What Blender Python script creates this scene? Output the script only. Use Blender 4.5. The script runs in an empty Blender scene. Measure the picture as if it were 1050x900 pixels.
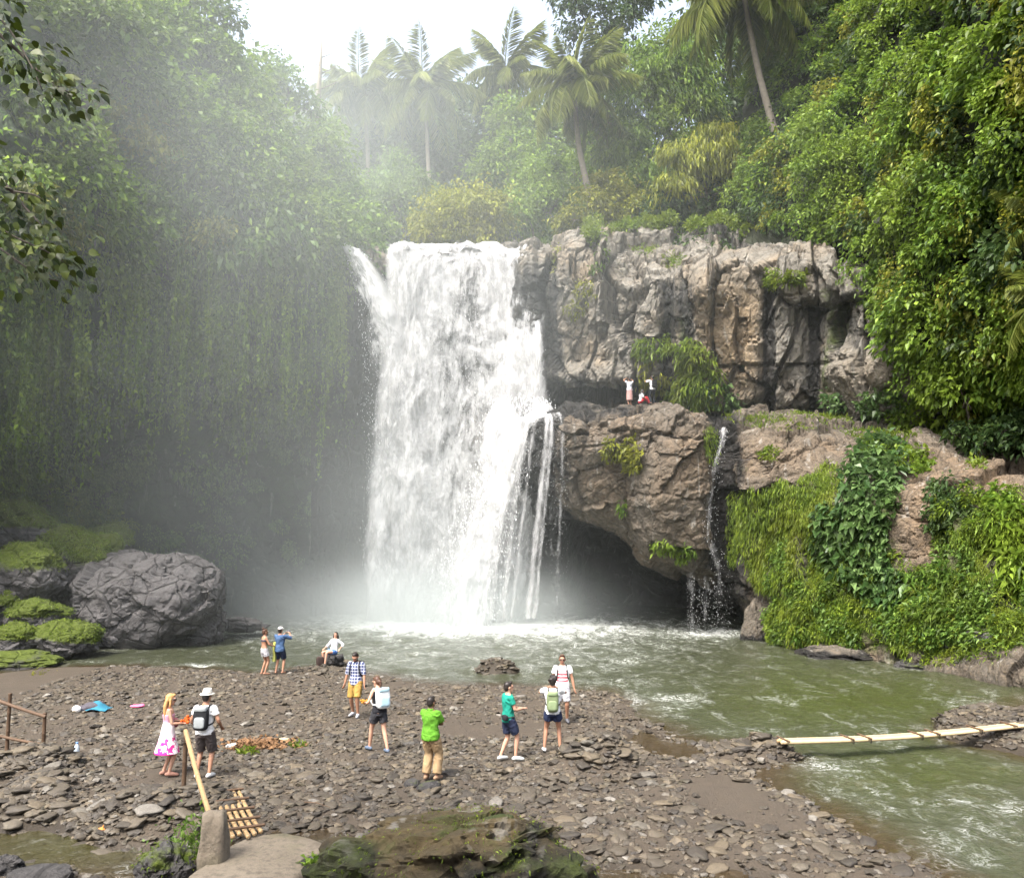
import bpy, bmesh, math, random
import numpy as np
from mathutils import Vector, Matrix, Euler

R = math.radians
rng = np.random.default_rng(7)
random.seed(7)
SC = bpy.context.scene
COL = SC.collection

# ---------------------------------------------------------------- camera model (the photograph is 1050x900)
FPX = 850.0
TH = math.atan(103.0 / FPX)          # the lens looks slightly up
CT, ST = math.cos(TH), math.sin(TH)
CAM = np.array([0.0, 0.0, 5.0])


def P(px, py, t):
    """world point seen at photograph pixel (px, py) at axial distance t"""
    px, py, t = np.broadcast_arrays(np.asarray(px, float), np.asarray(py, float), np.asarray(t, float))
    dx = (px - 525.0) / FPX
    dy = (450.0 - py) / FPX
    return np.stack([t * dx, t * (CT - dy * ST), CAM[2] + t * (ST + dy * CT)], -1)


def G(px, py, z=0.0):
    """world point on the level z at photograph pixel"""
    py = np.asarray(py, float)
    dy = (450.0 - py) / FPX
    t = (z - CAM[2]) / (ST + dy * CT)
    return P(px, py, t)


def proj(W):
    W = np.asarray(W, float) - CAM
    t = W[..., 1] * CT + W[..., 2] * ST
    v = -W[..., 1] * ST + W[..., 2] * CT
    return 525 + FPX * W[..., 0] / t, 450 - FPX * v / t, t


# ---------------------------------------------------------------- noise
def _h(ix, iy, iz, seed):
    n = (ix.astype(np.int64) * 374761393 + iy.astype(np.int64) * 668265263 + iz.astype(np.int64) * 2147483647 + seed * 974711) & 0xFFFFFFFF
    n = ((n ^ (n >> 13)) * 1274126177) & 0xFFFFFFFF
    n = ((n ^ (n >> 16)) * 2246822519) & 0xFFFFFFFF
    n = n ^ (n >> 15)
    return (n & 0xFFFFFF) / float(0x1000000)


def vnoise(p, seed=0):
    p = np.asarray(p, float)
    i = np.floor(p)
    f = p - i
    f = f * f * f * (f * (f * 6 - 15) + 10)
    i = i.astype(np.int64)
    x, y, z = i[..., 0], i[..., 1], i[..., 2]
    fx, fy, fz = f[..., 0], f[..., 1], f[..., 2]
    r = 0
    for a in (0, 1):
        for b in (0, 1):
            for c in (0, 1):
                w = (fx if a else 1 - fx) * (fy if b else 1 - fy) * (fz if c else 1 - fz)
                r = r + w * _h(x + a, y + b, z + c, seed)
    return r * 2 - 1


def fbm(p, octv=4, seed=0, gain=0.5):
    p = np.asarray(p, float)
    r, a, tot = 0, 1.0, 0
    for k in range(octv):
        r = r + a * vnoise(p * (2.03 ** k) + 17.3 * k, seed + k)
        tot += a
        a *= gain
    return r / tot


def ridged(p, octv=4, seed=0):
    p = np.asarray(p, float)
    r, a, tot = 0, 1.0, 0
    for k in range(octv):
        r = r + a * (1 - np.abs(vnoise(p * (2.07 ** k) + 9.1 * k, seed + k)))
        tot += a
        a *= 0.5
    return r / tot


def worley(p, seed=0, tilt=False, boxy=False):
    p = np.asarray(p, float)
    i = np.floor(p).astype(np.int64)
    f1 = np.full(p.shape[:-1], 9.0)
    f2 = np.full(p.shape[:-1], 9.0)
    cid = np.zeros(p.shape[:-1])
    tl = np.zeros(p.shape[:-1])
    for a in (-1, 0, 1):
        for b in (-1, 0, 1):
            for c in (-1, 0, 1):
                x, y, z = i[..., 0] + a, i[..., 1] + b, i[..., 2] + c
                q = np.stack([x + _h(x, y, z, seed), y + _h(x, y, z, seed + 1), z + _h(x, y, z, seed + 2)], -1)
                d = np.abs(q - p).max(-1) if boxy else np.sqrt(((q - p) ** 2).sum(-1))
                k = _h(x, y, z, seed + 3)
                near = d < f1
                f2 = np.where(near, f1, np.minimum(f2, d))
                cid = np.where(near, k, cid)
                if tilt:
                    tl = np.where(near, ((p - q) * (np.stack([_h(x, y, z, seed + 5), _h(x, y, z, seed + 6), _h(x, y, z, seed + 7)], -1) - .5)).sum(-1), tl)
                f1 = np.where(near, d, f1)
    return (f1, f2, cid, tl) if tilt else (f1, f2, cid)


def sst(a, b, x):
    t = np.clip((np.asarray(x, float) - a) / (b - a), 0, 1)
    return t * t * (3 - 2 * t)


# ---------------------------------------------------------------- meshes
def mesh_np(name, V, faces, mat=None, smooth=False, attrs=None):
    """faces: list of (n,k) integer arrays"""
    me = bpy.data.meshes.new(name)
    V = np.asarray(V, np.float32).reshape(-1, 3)
    if not isinstance(faces, (list, tuple)):
        faces = [faces]
    faces = [np.asarray(f, np.int32) for f in faces if len(f)]
    me.vertices.add(len(V))
    me.vertices.foreach_set('co', V.ravel())
    loops = np.concatenate([f.ravel() for f in faces])
    tot = np.concatenate([np.full(len(f), f.shape[1], np.int32) for f in faces])
    st = np.concatenate([[0], np.cumsum(tot)[:-1]]).astype(np.int32)
    me.loops.add(len(loops))
    me.loops.foreach_set('vertex_index', loops)
    me.polygons.add(len(tot))
    me.polygons.foreach_set('loop_start', st)
    me.polygons.foreach_set('loop_total', tot)
    me.polygons.foreach_set('use_smooth', np.full(len(tot), smooth, bool))
    me.update(calc_edges=True)
    for k, a in (attrs or {}).items():
        at = me.attributes.new(k, 'FLOAT', 'POINT')
        at.data.foreach_set('value', np.asarray(a, np.float32).ravel())
    if mat is not None:
        me.materials.append(mat)
    return me


def link(name, me, parent=None, loc=None, world=False):
    o = bpy.data.objects.new(name, me)
    COL.objects.link(o)
    if parent is not None:
        o.parent = parent
    if loc is not None:
        o.location = Vector(loc)
    if world and parent is not None:          # the mesh is in world coordinates, the parent stands elsewhere
        o.location = -parent.location
    return o


def empty(name, loc=(0, 0, 0), rz=0.0):
    o = bpy.data.objects.new(name, None)
    COL.objects.link(o)
    o.location = Vector(loc)
    o.rotation_euler = (0, 0, rz)
    o.empty_display_size = 0.3
    return o


def tag(o, label=None, cat=None, group=None, kind=None):
    if label: o['label'] = label
    if cat: o['category'] = cat
    if group: o['group'] = group
    if kind: o['kind'] = kind
    return o


def grid_faces(nu, nv):
    i = np.arange(nu * nv).reshape(nu, nv)
    return np.stack([i[:-1, :-1], i[1:, :-1], i[1:, 1:], i[:-1, 1:]], -1).reshape(-1, 4)


class MB:
    """collects pieces, then becomes ONE mesh"""
    def __init__(s):
        s.V, s.F3, s.F4, s.n = [], [], [], 0

    def add(s, V, F):
        V = np.asarray(V, float).reshape(-1, 3)
        F = np.asarray(F, int)
        if len(F):
            (s.F3 if F.shape[1] == 3 else s.F4).append(F + s.n)
        s.V.append(V)
        s.n += len(V)
        return s

    def tube(s, pts, rad, n=10, cap=True, round_=False, squash=None):
        pts = np.asarray(pts, float)
        m = len(pts)
        rad = np.broadcast_to(np.asarray(rad, float), (m,)).copy()
        if round_:
            d0 = pts[0] - pts[1]; d0 /= np.linalg.norm(d0) + 1e-9
            d1 = pts[-1] - pts[-2]; d1 /= np.linalg.norm(d1) + 1e-9
            ca = [pts[0] + d0 * rad[0] * k for k in (0.95, 0.7)]
            cb = [pts[-1] + d1 * rad[-1] * k for k in (0.7, 0.95)]
            pts = np.vstack([ca, pts, cb])
            rad = np.concatenate([[rad[0] * .3, rad[0] * .72], rad, [rad[-1] * .72, rad[-1] * .3]])
            m = len(pts)
        tan = np.gradient(pts, axis=0)
        tan /= np.linalg.norm(tan, axis=1)[:, None] + 1e-9
        ref = np.array([0, 0, 1.0]) if abs(tan[0][2]) < 0.9 else np.array([1.0, 0, 0])
        x = np.cross(ref, tan[0]); x /= np.linalg.norm(x)
        rings = []
        for k in range(m):
            x = x - tan[k] * np.dot(x, tan[k]); x /= np.linalg.norm(x) + 1e-9
            y = np.cross(tan[k], x)
            a = np.arange(n) * 2 * math.pi / n
            rings.append(pts[k] + rad[k] * (np.cos(a)[:, None] * x + np.sin(a)[:, None] * y))
        V = np.vstack(rings)
        f = []
        for k in range(m - 1):
            for j in range(n):
                f.append((k * n + j, k * n + (j + 1) % n, (k + 1) * n + (j + 1) % n, (k + 1) * n + j))
        base = s.n
        s.add(V, f)
        if cap:
            V2 = np.vstack([pts[0], pts[-1]])
            c0, c1 = s.n, s.n + 1
            s.V.append(V2); s.n += 2
            s.F3.append(np.array([(c0, base + (j + 1) % n, base + j) for j in range(n)]))
            e = base + (m - 1) * n
            s.F3.append(np.array([(c1, e + j, e + (j + 1) % n) for j in range(n)]))
        return s

    def rings(s, secs, n=20):
        """secs: (x,y,z, rx, ry) elliptic sections from bottom to top, closed"""
        a = np.arange(n) * 2 * math.pi / n
        V = np.vstack([np.stack([q[0] + q[3] * np.cos(a), q[1] + q[4] * np.sin(a), np.full(n, q[2])], -1) for q in secs])
        m = len(secs)
        f = [(k * n + j, k * n + (j + 1) % n, (k + 1) * n + (j + 1) % n, (k + 1) * n + j) for k in range(m - 1) for j in range(n)]
        b = s.n
        s.add(V, f)
        s.V.append(np.array([secs[0][:3], secs[-1][:3]], float)); s.n += 2
        c0, c1, e = s.n - 2, s.n - 1, b + (m - 1) * n
        s.F3.append(np.array([(c0, b + (j + 1) % n, b + j) for j in range(n)]))
        s.F3.append(np.array([(c1, e + j, e + (j + 1) % n) for j in range(n)]))
        return s

    def ball(s, c, r, n=12, m=8, rot=None):
        r = np.broadcast_to(np.asarray(r, float), (3,))
        th = np.linspace(0.12, math.pi - 0.12, m)
        a = np.arange(n) * 2 * math.pi / n
        V = np.stack([np.sin(th)[:, None] * np.cos(a), np.sin(th)[:, None] * np.sin(a), -np.cos(th)[:, None] * np.ones(n)], -1).reshape(-1, 3) * r
        V = np.vstack([V, [[0, 0, -r[2]], [0, 0, r[2]]]])
        if rot is not None:
            V = V @ np.asarray(rot).T
        V = V + np.asarray(c, float)
        b = s.n
        f = [(k * n + j, k * n + (j + 1) % n, (k + 1) * n + (j + 1) % n, (k + 1) * n + j) for k in range(m - 1) for j in range(n)]
        s.add(V, f)
        c0, c1, e = s.n - 2, s.n - 1, b + (m - 1) * n
        s.F3.append(np.array([(c0, b + (j + 1) % n, b + j) for j in range(n)]))
        s.F3.append(np.array([(c1, e + j, e + (j + 1) % n) for j in range(n)]))
        return s

    def box(s, c, h, rot=None):
        V = np.array([(x, y, z) for x in (-1, 1) for y in (-1, 1) for z in (-1, 1)], float) * np.asarray(h, float)
        if rot is not None:
            V = V @ np.asarray(rot).T
        return s.add(V + np.asarray(c, float), [(0, 1, 3, 2), (4, 6, 7, 5), (0, 4, 5, 1), (2, 3, 7, 6), (0, 2, 6, 4), (1, 5, 7, 3)])

    def mesh(s, name, mat=None, smooth=True, M=None):
        V = np.vstack(s.V)
        if M is not None:
            V = V @ np.asarray(M)[:3, :3].T + np.asarray(M)[:3, 3]
        fs = []
        if s.F3: fs.append(np.vstack(s.F3))
        if s.F4: fs.append(np.vstack(s.F4))
        return mesh_np(name, V, fs, mat, smooth)

    def build(s, name, mat=None, parent=None, smooth=True, loc=None, world=False):
        return link(name, s.mesh(name, mat, smooth), parent, loc, world)


def remesh(mb, name, mat, voxel, smooth_it=2, crease=0.0):
    """one continuous skin over the overlapping pieces"""
    me = mb.mesh(name, None)
    o = link(name, me)
    m = o.modifiers.new('r', 'REMESH'); m.mode = 'VOXEL'; m.voxel_size = voxel; m.use_smooth_shade = True
    if smooth_it:
        k = o.modifiers.new('s', 'SMOOTH'); k.iterations = smooth_it; k.factor = 0.5
    dg = bpy.context.evaluated_depsgraph_get()
    ev = o.evaluated_get(dg)
    out = bpy.data.meshes.new_from_object(ev)
    bpy.data.objects.remove(o)
    bpy.data.meshes.remove(me)
    out.name = name
    if crease:
        n = len(out.vertices)
        co_ = np.zeros(n * 3); out.vertices.foreach_get('co', co_); co_ = co_.reshape(-1, 3)
        no_ = np.zeros(n * 3); out.vertices.foreach_get('normal', no_); no_ = no_.reshape(-1, 3)
        w = ridged(co_ * np.array([9, 9, 6]) + 1.5 * fbm(co_ * 5, 2, 3)[:, None], 2, 4) - .7
        out.vertices.foreach_set('co', (co_ + no_ * (crease * w)[:, None]).ravel()); out.update()
    out.materials.clear()
    out.materials.append(mat)
    return out


# ---------------------------------------------------------------- node materials
class NM:
    def __init__(s, name):
        s.m = bpy.data.materials.new(name)
        s.m.use_nodes = True
        s.t = s.m.node_tree
        s.t.nodes.clear()
        s.out = s.t.nodes.new('ShaderNodeOutputMaterial')

    def n(s, typ, inputs=None, **props):
        nd = s.t.nodes.new(typ)
        for k, v in props.items():
            setattr(nd, k, v)
        for k, v in (inputs or {}).items():
            sock = nd.inputs[k]
            if isinstance(v, bpy.types.NodeSocket):
                s.t.links.new(v, sock)
            else:
                sock.default_value = v
        return nd

    def math(s, op, a, b=0.0, c=None, clamp=False):
        nd = s.n('ShaderNodeMath', operation=op, use_clamp=clamp)
        for i, v in enumerate((a, b) if c is None else (a, b, c)):
            if isinstance(v, bpy.types.NodeSocket): s.t.links.new(v, nd.inputs[i])
            else: nd.inputs[i].default_value = v
        return nd.outputs[0]

    def mix(s, fac, a, b, blend='MIX'):
        nd = s.n('ShaderNodeMix', data_type='RGBA', blend_type=blend)
        for i, v in ((0, fac), (6, a), (7, b)):
            if isinstance(v, bpy.types.NodeSocket): s.t.links.new(v, nd.inputs[i])
            else: nd.inputs[i].default_value = v if i == 0 else (*v[:3], 1)
        return nd.outputs[2]

    def ramp(s, fac, stops, interp='LINEAR'):
        nd = s.n('ShaderNodeValToRGB', {'Fac': fac})
        nd.color_ramp.interpolation = interp
        el = nd.color_ramp.elements
        while len(el) < len(stops): el.new(0.5)
        for e, (p, c) in zip(el, stops):
            e.position = p
            e.color = (*c[:3], 1) if hasattr(c, '__len__') else (c, c, c, 1)
        return nd.outputs[0]

    def coord(s, scale=(1, 1, 1), which='Object', rot=(0, 0, 0)):
        tc = s.n('ShaderNodeTexCoord').outputs[which]
        return s.n('ShaderNodeMapping', {'Vector': tc, 'Scale': scale, 'Rotation': rot}).outputs[0]

    def noise(s, vec, scale=1.0, detail=4.0, rough=0.55, dist=0.0):
        return s.n('ShaderNodeTexNoise', {'Vector': vec, 'Scale': scale, 'Detail': detail, 'Roughness': rough, 'Distortion': dist}).outputs[0]

    def attr(s, name):
        return s.n('ShaderNodeAttribute', attribute_name=name).outputs['Fac']

    def bump(s, h, strength=0.5, dist=0.05):
        return s.n('ShaderNodeBump', {'Height': h, 'Strength': strength, 'Distance': dist}).outputs[0]

    def bsdf(s, color, rough=0.8, normal=None, spec=0.3, **kw):
        i = {'Base Color': color if isinstance(color, bpy.types.NodeSocket) else (*color[:3], 1), 'Roughness': rough, 'Specular IOR Level': spec}
        if normal is not None: i['Normal'] = normal
        i.update(kw)
        return s.n('ShaderNodeBsdfPrincipled', i).outputs[0]

    def done(s, shader=None, volume=None):
        if shader is not None: s.t.links.new(shader, s.out.inputs[0])
        if volume is not None: s.t.links.new(volume, s.out.inputs[1])
        return s.m


def plain(name, col, rough=0.7, var=0.25, scale=20.0, spec=0.3, bump=0.0):
    q = NM(name)
    v = q.coord()
    nz = q.noise(v, scale, 4)
    c = q.mix(nz, tuple(np.array(col) * (1 - var)), tuple(np.minimum(np.array(col) * (1 + var), 1)))
    nr = q.bump(q.noise(v, scale * 2, 4), bump, 0.02) if bump else None
    return q.done(q.bsdf(c, rough, nr, spec))
# ================================================================ SETTING
def pchip(x, y, xi):
    """shape-preserving cubic along axis 0"""
    x = np.asarray(x, float); y = np.asarray(y, float)
    h = np.diff(x)
    sh = (slice(None),) + (None,) * (y.ndim - 1)
    d = np.diff(y, axis=0) / h[sh]
    m = np.zeros_like(y)
    a, b = d[:-1], d[1:]
    with np.errstate(divide='ignore', invalid='ignore'):
        hm = 2 * a * b / (a + b)
    m[1:-1] = np.where(a * b > 0, hm, 0)
    m[0], m[-1] = d[0], d[-1]
    k = np.clip(np.searchsorted(x, xi, side='right') - 1, 0, len(x) - 2)
    t = ((xi - x[k]) / h[k])[sh]
    hh = h[k][sh]
    return (2*t**3 - 3*t**2 + 1) * y[k] + (t**3 - 2*t**2 + t) * hh * m[k] + (-2*t**3 + 3*t**2) * y[k+1] + (t**3 - t**2) * hh * m[k+1]


def lattice(cols, nu, nv, warp=None):
    """cols: [(px, [(py, t), ...]) ...] -> world points (nu,nv,3), pixel coords, normals towards the viewer"""
    x = np.array([c[0] for c in cols], float)
    A = np.array([[q[:2] for q in c[1]] for c in cols], float)
    ui = np.linspace(x[0], x[-1], nu)
    B = pchip(x, A, ui)                                   # nu, rows, 2
    # spread the rows by their mean length so that quads stay even
    px = np.broadcast_to(ui[:, None], B.shape[:2])
    W = P(px, B[..., 0], B[..., 1])
    ln = np.linalg.norm(np.diff(W, axis=1), axis=2).mean(0) + 0.3
    cum = np.concatenate([[0], np.cumsum(ln)])
    vi = np.linspace(0, cum[-1], nv)
    C = pchip(cum, np.swapaxes(B, 0, 1), vi)              # nv, nu, 2
    C = np.swapaxes(C, 0, 1)
    px = np.broadcast_to(ui[:, None], C.shape[:2])
    W = P(px, C[..., 0], C[..., 1])
    return W, normals(W)


def normals(W):
    du = np.gradient(W, axis=0)
    dv = np.gradient(W, axis=1)
    n = np.cross(du, dv)
    n /= np.linalg.norm(n, axis=-1, keepdims=True) + 1e-9
    return -n if (n[..., 1].mean() > 0) else n


def poly_sdf(x, y, poly):
    """signed distance, positive inside"""
    poly = np.asarray(poly, float)
    d = np.full(x.shape, 1e9)
    ins = np.zeros(x.shape, bool)
    for (ax, ay), (bx, by) in zip(poly, np.roll(poly, -1, 0)):
        ex, ey = bx - ax, by - ay
        wx, wy = x - ax, y - ay
        t = np.clip((wx * ex + wy * ey) / (ex * ex + ey * ey + 1e-12), 0, 1)
        d = np.minimum(d, (wx - ex * t) ** 2 + (wy - ey * t) ** 2)
        c = (ay > y) != (by > y)
        xi = ax + (y - ay) * ex / (ey + 1e-12)
        ins ^= c & (x < xi)
    return np.where(ins, 1, -1) * np.sqrt(d)


def line_dist(x, y, pts):
    d = np.full(x.shape, 1e9)
    for (ax, ay), (bx, by) in zip(pts[:-1], pts[1:]):
        ex, ey = bx - ax, by - ay
        wx, wy = x - ax, y - ay
        t = np.clip((wx * ex + wy * ey) / (ex * ex + ey * ey + 1e-12), 0, 1)
        d = np.minimum(d, np.hypot(wx - ex * t, wy - ey * t))
    return d


def gp(pts):
    return [tuple(G(a, b)[:2]) for a, b in pts]


BAR = gp([(-300, 704), (-60, 697), (0, 689), (60, 682), (130, 681), (185, 683), (230, 685), (262, 688), (300, 684), (345, 680), (385, 690), (430, 697),
          (500, 701), (560, 702), (620, 707), (652, 718), (664, 735), (690, 750), (740, 758), (775, 764), (800, 770), (806, 780), (790, 790), (815, 808),
          (850, 830), (884, 850), (930, 878), (975, 903)]) + [(7.2, 12.5), (6.5, 10.5), (9.0, 8.0), (30, 7.0), (44, 6.0), (44, -8), (-44, -8), (-44, 25)]
PIER = gp([(975, 745), (992, 730), (1030, 718), (1100, 712), (1300, 705), (1300, 790), (1100, 778), (1040, 768), (990, 760)])
POND = gp([(-200, 838), (0, 836), (40, 838), (80, 846), (112, 858), (125, 872), (95, 886), (60, 884), (0, 880), (-200, 880)])
CHANNEL = gp([(60, 862), (130, 884), (215, 872), (330, 862), (400, 880), (520, 890), (640, 893), (760, 906), (900, 925)])
BROWN = [gp([(655, 742), (690, 757), (742, 768), (700, 775), (665, 768), (645, 755)]), gp([(765, 782), (800, 785), (800, 800), (768, 796)])]
WATER_Z = -0.10


def land_sdf(x, y):
    s = np.maximum(poly_sdf(x, y, BAR), poly_sdf(x, y, PIER))
    w = fbm(np.stack([x, y, x * 0], -1) * 0.9, 3, 5) * 0.45
    s = s + w
    s = np.minimum(s, -(poly_sdf(x, y, POND) + w * .5))
    s = np.minimum(s, line_dist(x, y, CHANNEL) - 0.38 - w * .5)
    for b in BROWN:
        s = np.minimum(s, -(poly_sdf(x, y, b)) + 0.1 - w * .3)
    return s


HEAPS = [(612, 786, .85, .60), (510, 685, 1.2, 1.25), (343, 676, .95, .45), (798, 771, .62, .36), (755, 770, .7, .18), (1025, 752, 1.5, .34), (1000, 738, 1.2, .3),
         (25, 798, .95, .55), (60, 812, .8, .25), (175, 832, 1.1, .28), (120, 842, .9, .22), (210, 838, .7, .2), (20, 835, .9, .3)]


def ground_z(x, y):
    x = np.asarray(x, float); y = np.asarray(y, float)
    s = land_sdf(x, y)
    p = np.stack([x, y, x * 0], -1)
    z = np.where(s > 0, 0.02 * np.minimum(s, 3), s * 0.35) - 0.10 + 0.10 * sst(0, 0.7, s)
    z = np.maximum(z, -0.9)
    z = z + 0.05 * fbm(p * 0.6, 3, 11) * sst(0, 1, s) + 0.018 * fbm(p * 4.0, 3, 12)
    for hx, hy, hr, hh in HEAPS:
        c = G(hx, hy)
        z = z + hh * np.exp(-(((x - c[0]) ** 2 + (y - c[1]) ** 2) / hr ** 2) ** 1.4)
    z = z + 3.1 * (1 - sst(2.5, 9.8, y)) + 0.15 * fbm(p * 1.3, 3, 13) * (1 - sst(7, 10.5, y))
    return z


# ---- ground of the river bank
gx, gy = np.linspace(-44, 44, 500), np.linspace(-8, 36, 290)
X, Y = np.meshgrid(gx, gy, indexing='ij')
Z = ground_z(X, Y)
S = land_sdf(X, Y)
q = NM('wet_silt')
v = q.coord()
big, mid_, fine = q.noise(v, .5, 4), q.noise(v, 3, 5), q.noise(v, 22, 5, .7)
c = q.mix(big, (.046, .035, .024), (.080, .061, .041))
c = q.mix(q.math('MULTIPLY', mid_, .6), c, (.030, .025, .021))
c = q.mix(q.math('MULTIPLY', q.math('GREATER_THAN', fine, .56), .5), c, (.075, .063, .050))
wet = q.attr('wet')
c = q.mix(q.math('MULTIPLY', wet, .75), c, (.020, .015, .009))
silt = q.done(q.bsdf(c, q.math('SUBTRACT', .85, q.math('MULTIPLY', wet, .5)), q.bump(q.math('ADD', mid_, fine), .8, .06)))
o = link('gravel_bank', mesh_np('gravel_bank', np.stack([X, Y, Z], -1), grid_faces(*X.shape), silt, True, {'wet': 1 - sst(-.1, .45, S)}))
tag(o, kind='structure')

# ---- water: pool, river, little stream
gx, gy = np.linspace(-46, 46, 420), np.linspace(-6, 66, 420)
X, Y = np.meshgrid(gx, gy, indexing='ij')
S = land_sdf(X, Y)
px, py, _ = proj(np.stack([X, Y, X * 0], -1))
nz1 = fbm(np.stack([X * .5, Y * .35, X * 0], -1), 4, 31)


def blob(cx, cy, rx, ry):
    return np.exp(-((px - cx) / rx) ** 2 - ((py - cy) / ry) ** 2)


front = Y > 9
foam = 1.5 * blob(445, 630, 95, 13) + 1.0 * blob(520, 640, 190, 13) + .42 * blob(600, 668, 120, 25) + .30 * blob(410, 670, 90, 22) + .75 * blob(735, 648, 42, 5) \
    + .30 * blob(270, 648, 60, 14) + 1.2 * blob(205, 680, 20, 1.6) + .42 * blob(660, 720, 70, 22) + .20 * blob(880, 815, 60, 22) + .18 * blob(960, 860, 70, 30) + .15 * blob(1040, 810, 30, 30) + .30 * blob(1000, 720, 60, 8) + .08 * blob(1000, 870, 110, 60) + .45 * blob(840, 785, 50, 10) \
    + .24 + .35 * blob(150, 868, 40, 14)
foam = np.where(front & (np.abs(px - 525) < 900), foam, .1)
still = sst(-.05, .3, np.maximum(poly_sdf(X, Y, POND), -9)) 
for b in BROWN: still = np.maximum(still, sst(-.3, .2, poly_sdf(X, Y, b)))
foam = foam * (1 - still)
amp = .035 + .07 * np.clip(foam, 0, 1) * (1 - still)
Zw = WATER_Z + amp * (1.6 * fbm(np.stack([X * 1.5 + Y * .2, Y * .8, X * 0], -1), 4, 41) + .8 * ridged(np.stack([X * 1.1, Y * .7, X * 0], -1), 3, 43))
shallow = np.maximum(sst(-1.3, .1, S), still)
q = NM('river_water')
v = q.coord((1.0, .55, 1.0), rot=(0, 0, R(12)))
foamA = q.attr('foam')
n1 = q.noise(v, .9, 6, .68, 1.2)
n2 = q.noise(v, 5.0, 5, .65, .9)
n3 = q.noise(q.coord((1, .6, 1)), 18, 4, .6, .5)
deep = q.mix(n1, (.032, .036, .020), (.050, .054, .031))
col = q.mix(q.attr('shallow'), deep, (.036, .024, .011))
col = q.mix(q.attr('green'), col, (.036, .043, .012))
mask = q.math('ADD', q.math('MULTIPLY', n1, .55), q.math('MULTIPLY', n2, .45))
lim = q.math('SUBTRACT', .715, q.math('MULTIPLY', foamA, .27))
fm = q.math('MULTIPLY', q.math('SUBTRACT', mask, lim), 5.0, clamp=True)
n4 = q.noise(q.coord((1.0, 1.0, 1.0), rot=(0, 0, R(20))), 3.2, 6, .7, .6)
crest = q.math('SUBTRACT', 1, q.math('MULTIPLY', q.math('ABSOLUTE', q.math('SUBTRACT', n4, .5)), 26), clamp=True)
gate = q.math('MULTIPLY', q.math('ADD', q.math('SUBTRACT', n1, .60), q.math('MULTIPLY', foamA, .32)), 5, clamp=True)
crest = q.math('MULTIPLY', crest, gate)
fm = q.math('MULTIPLY', fm, q.math('ADD', .15, q.math('MULTIPLY', n3, 1.1)), clamp=True)
fm = q.math('MAXIMUM', fm, q.math('MULTIPLY', crest, .42))
milk = q.math('MULTIPLY', q.math('SUBTRACT', foamA, .40), .40, clamp=True)
col = q.mix(milk, col, (.22, .245, .205))
col = q.mix(fm, col, (.78, .80, .78))
h = q.math('ADD', q.math('MULTIPLY', n1, .6), q.math('ADD', q.math('MULTIPLY', n2, .5), q.math('MULTIPLY', n3, .16)))
sh = q.bsdf(col, q.math('ADD', .10, q.math('MULTIPLY', fm, .55)), q.bump(h, .75, .30), .5)
water_mat = q.done(sh)
green = np.clip(blob(870, 715, 170, 30) + .8 * blob(960, 790, 100, 25) + .5 * blob(60, 860, 120, 30), 0, 1)
o = link('water', mesh_np('water', np.stack([X, Y, Zw], -1), grid_faces(*X.shape), water_mat, True, {'foam': foam, 'shallow': shallow, 'green': green}))
tag(o, kind='structure')


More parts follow.
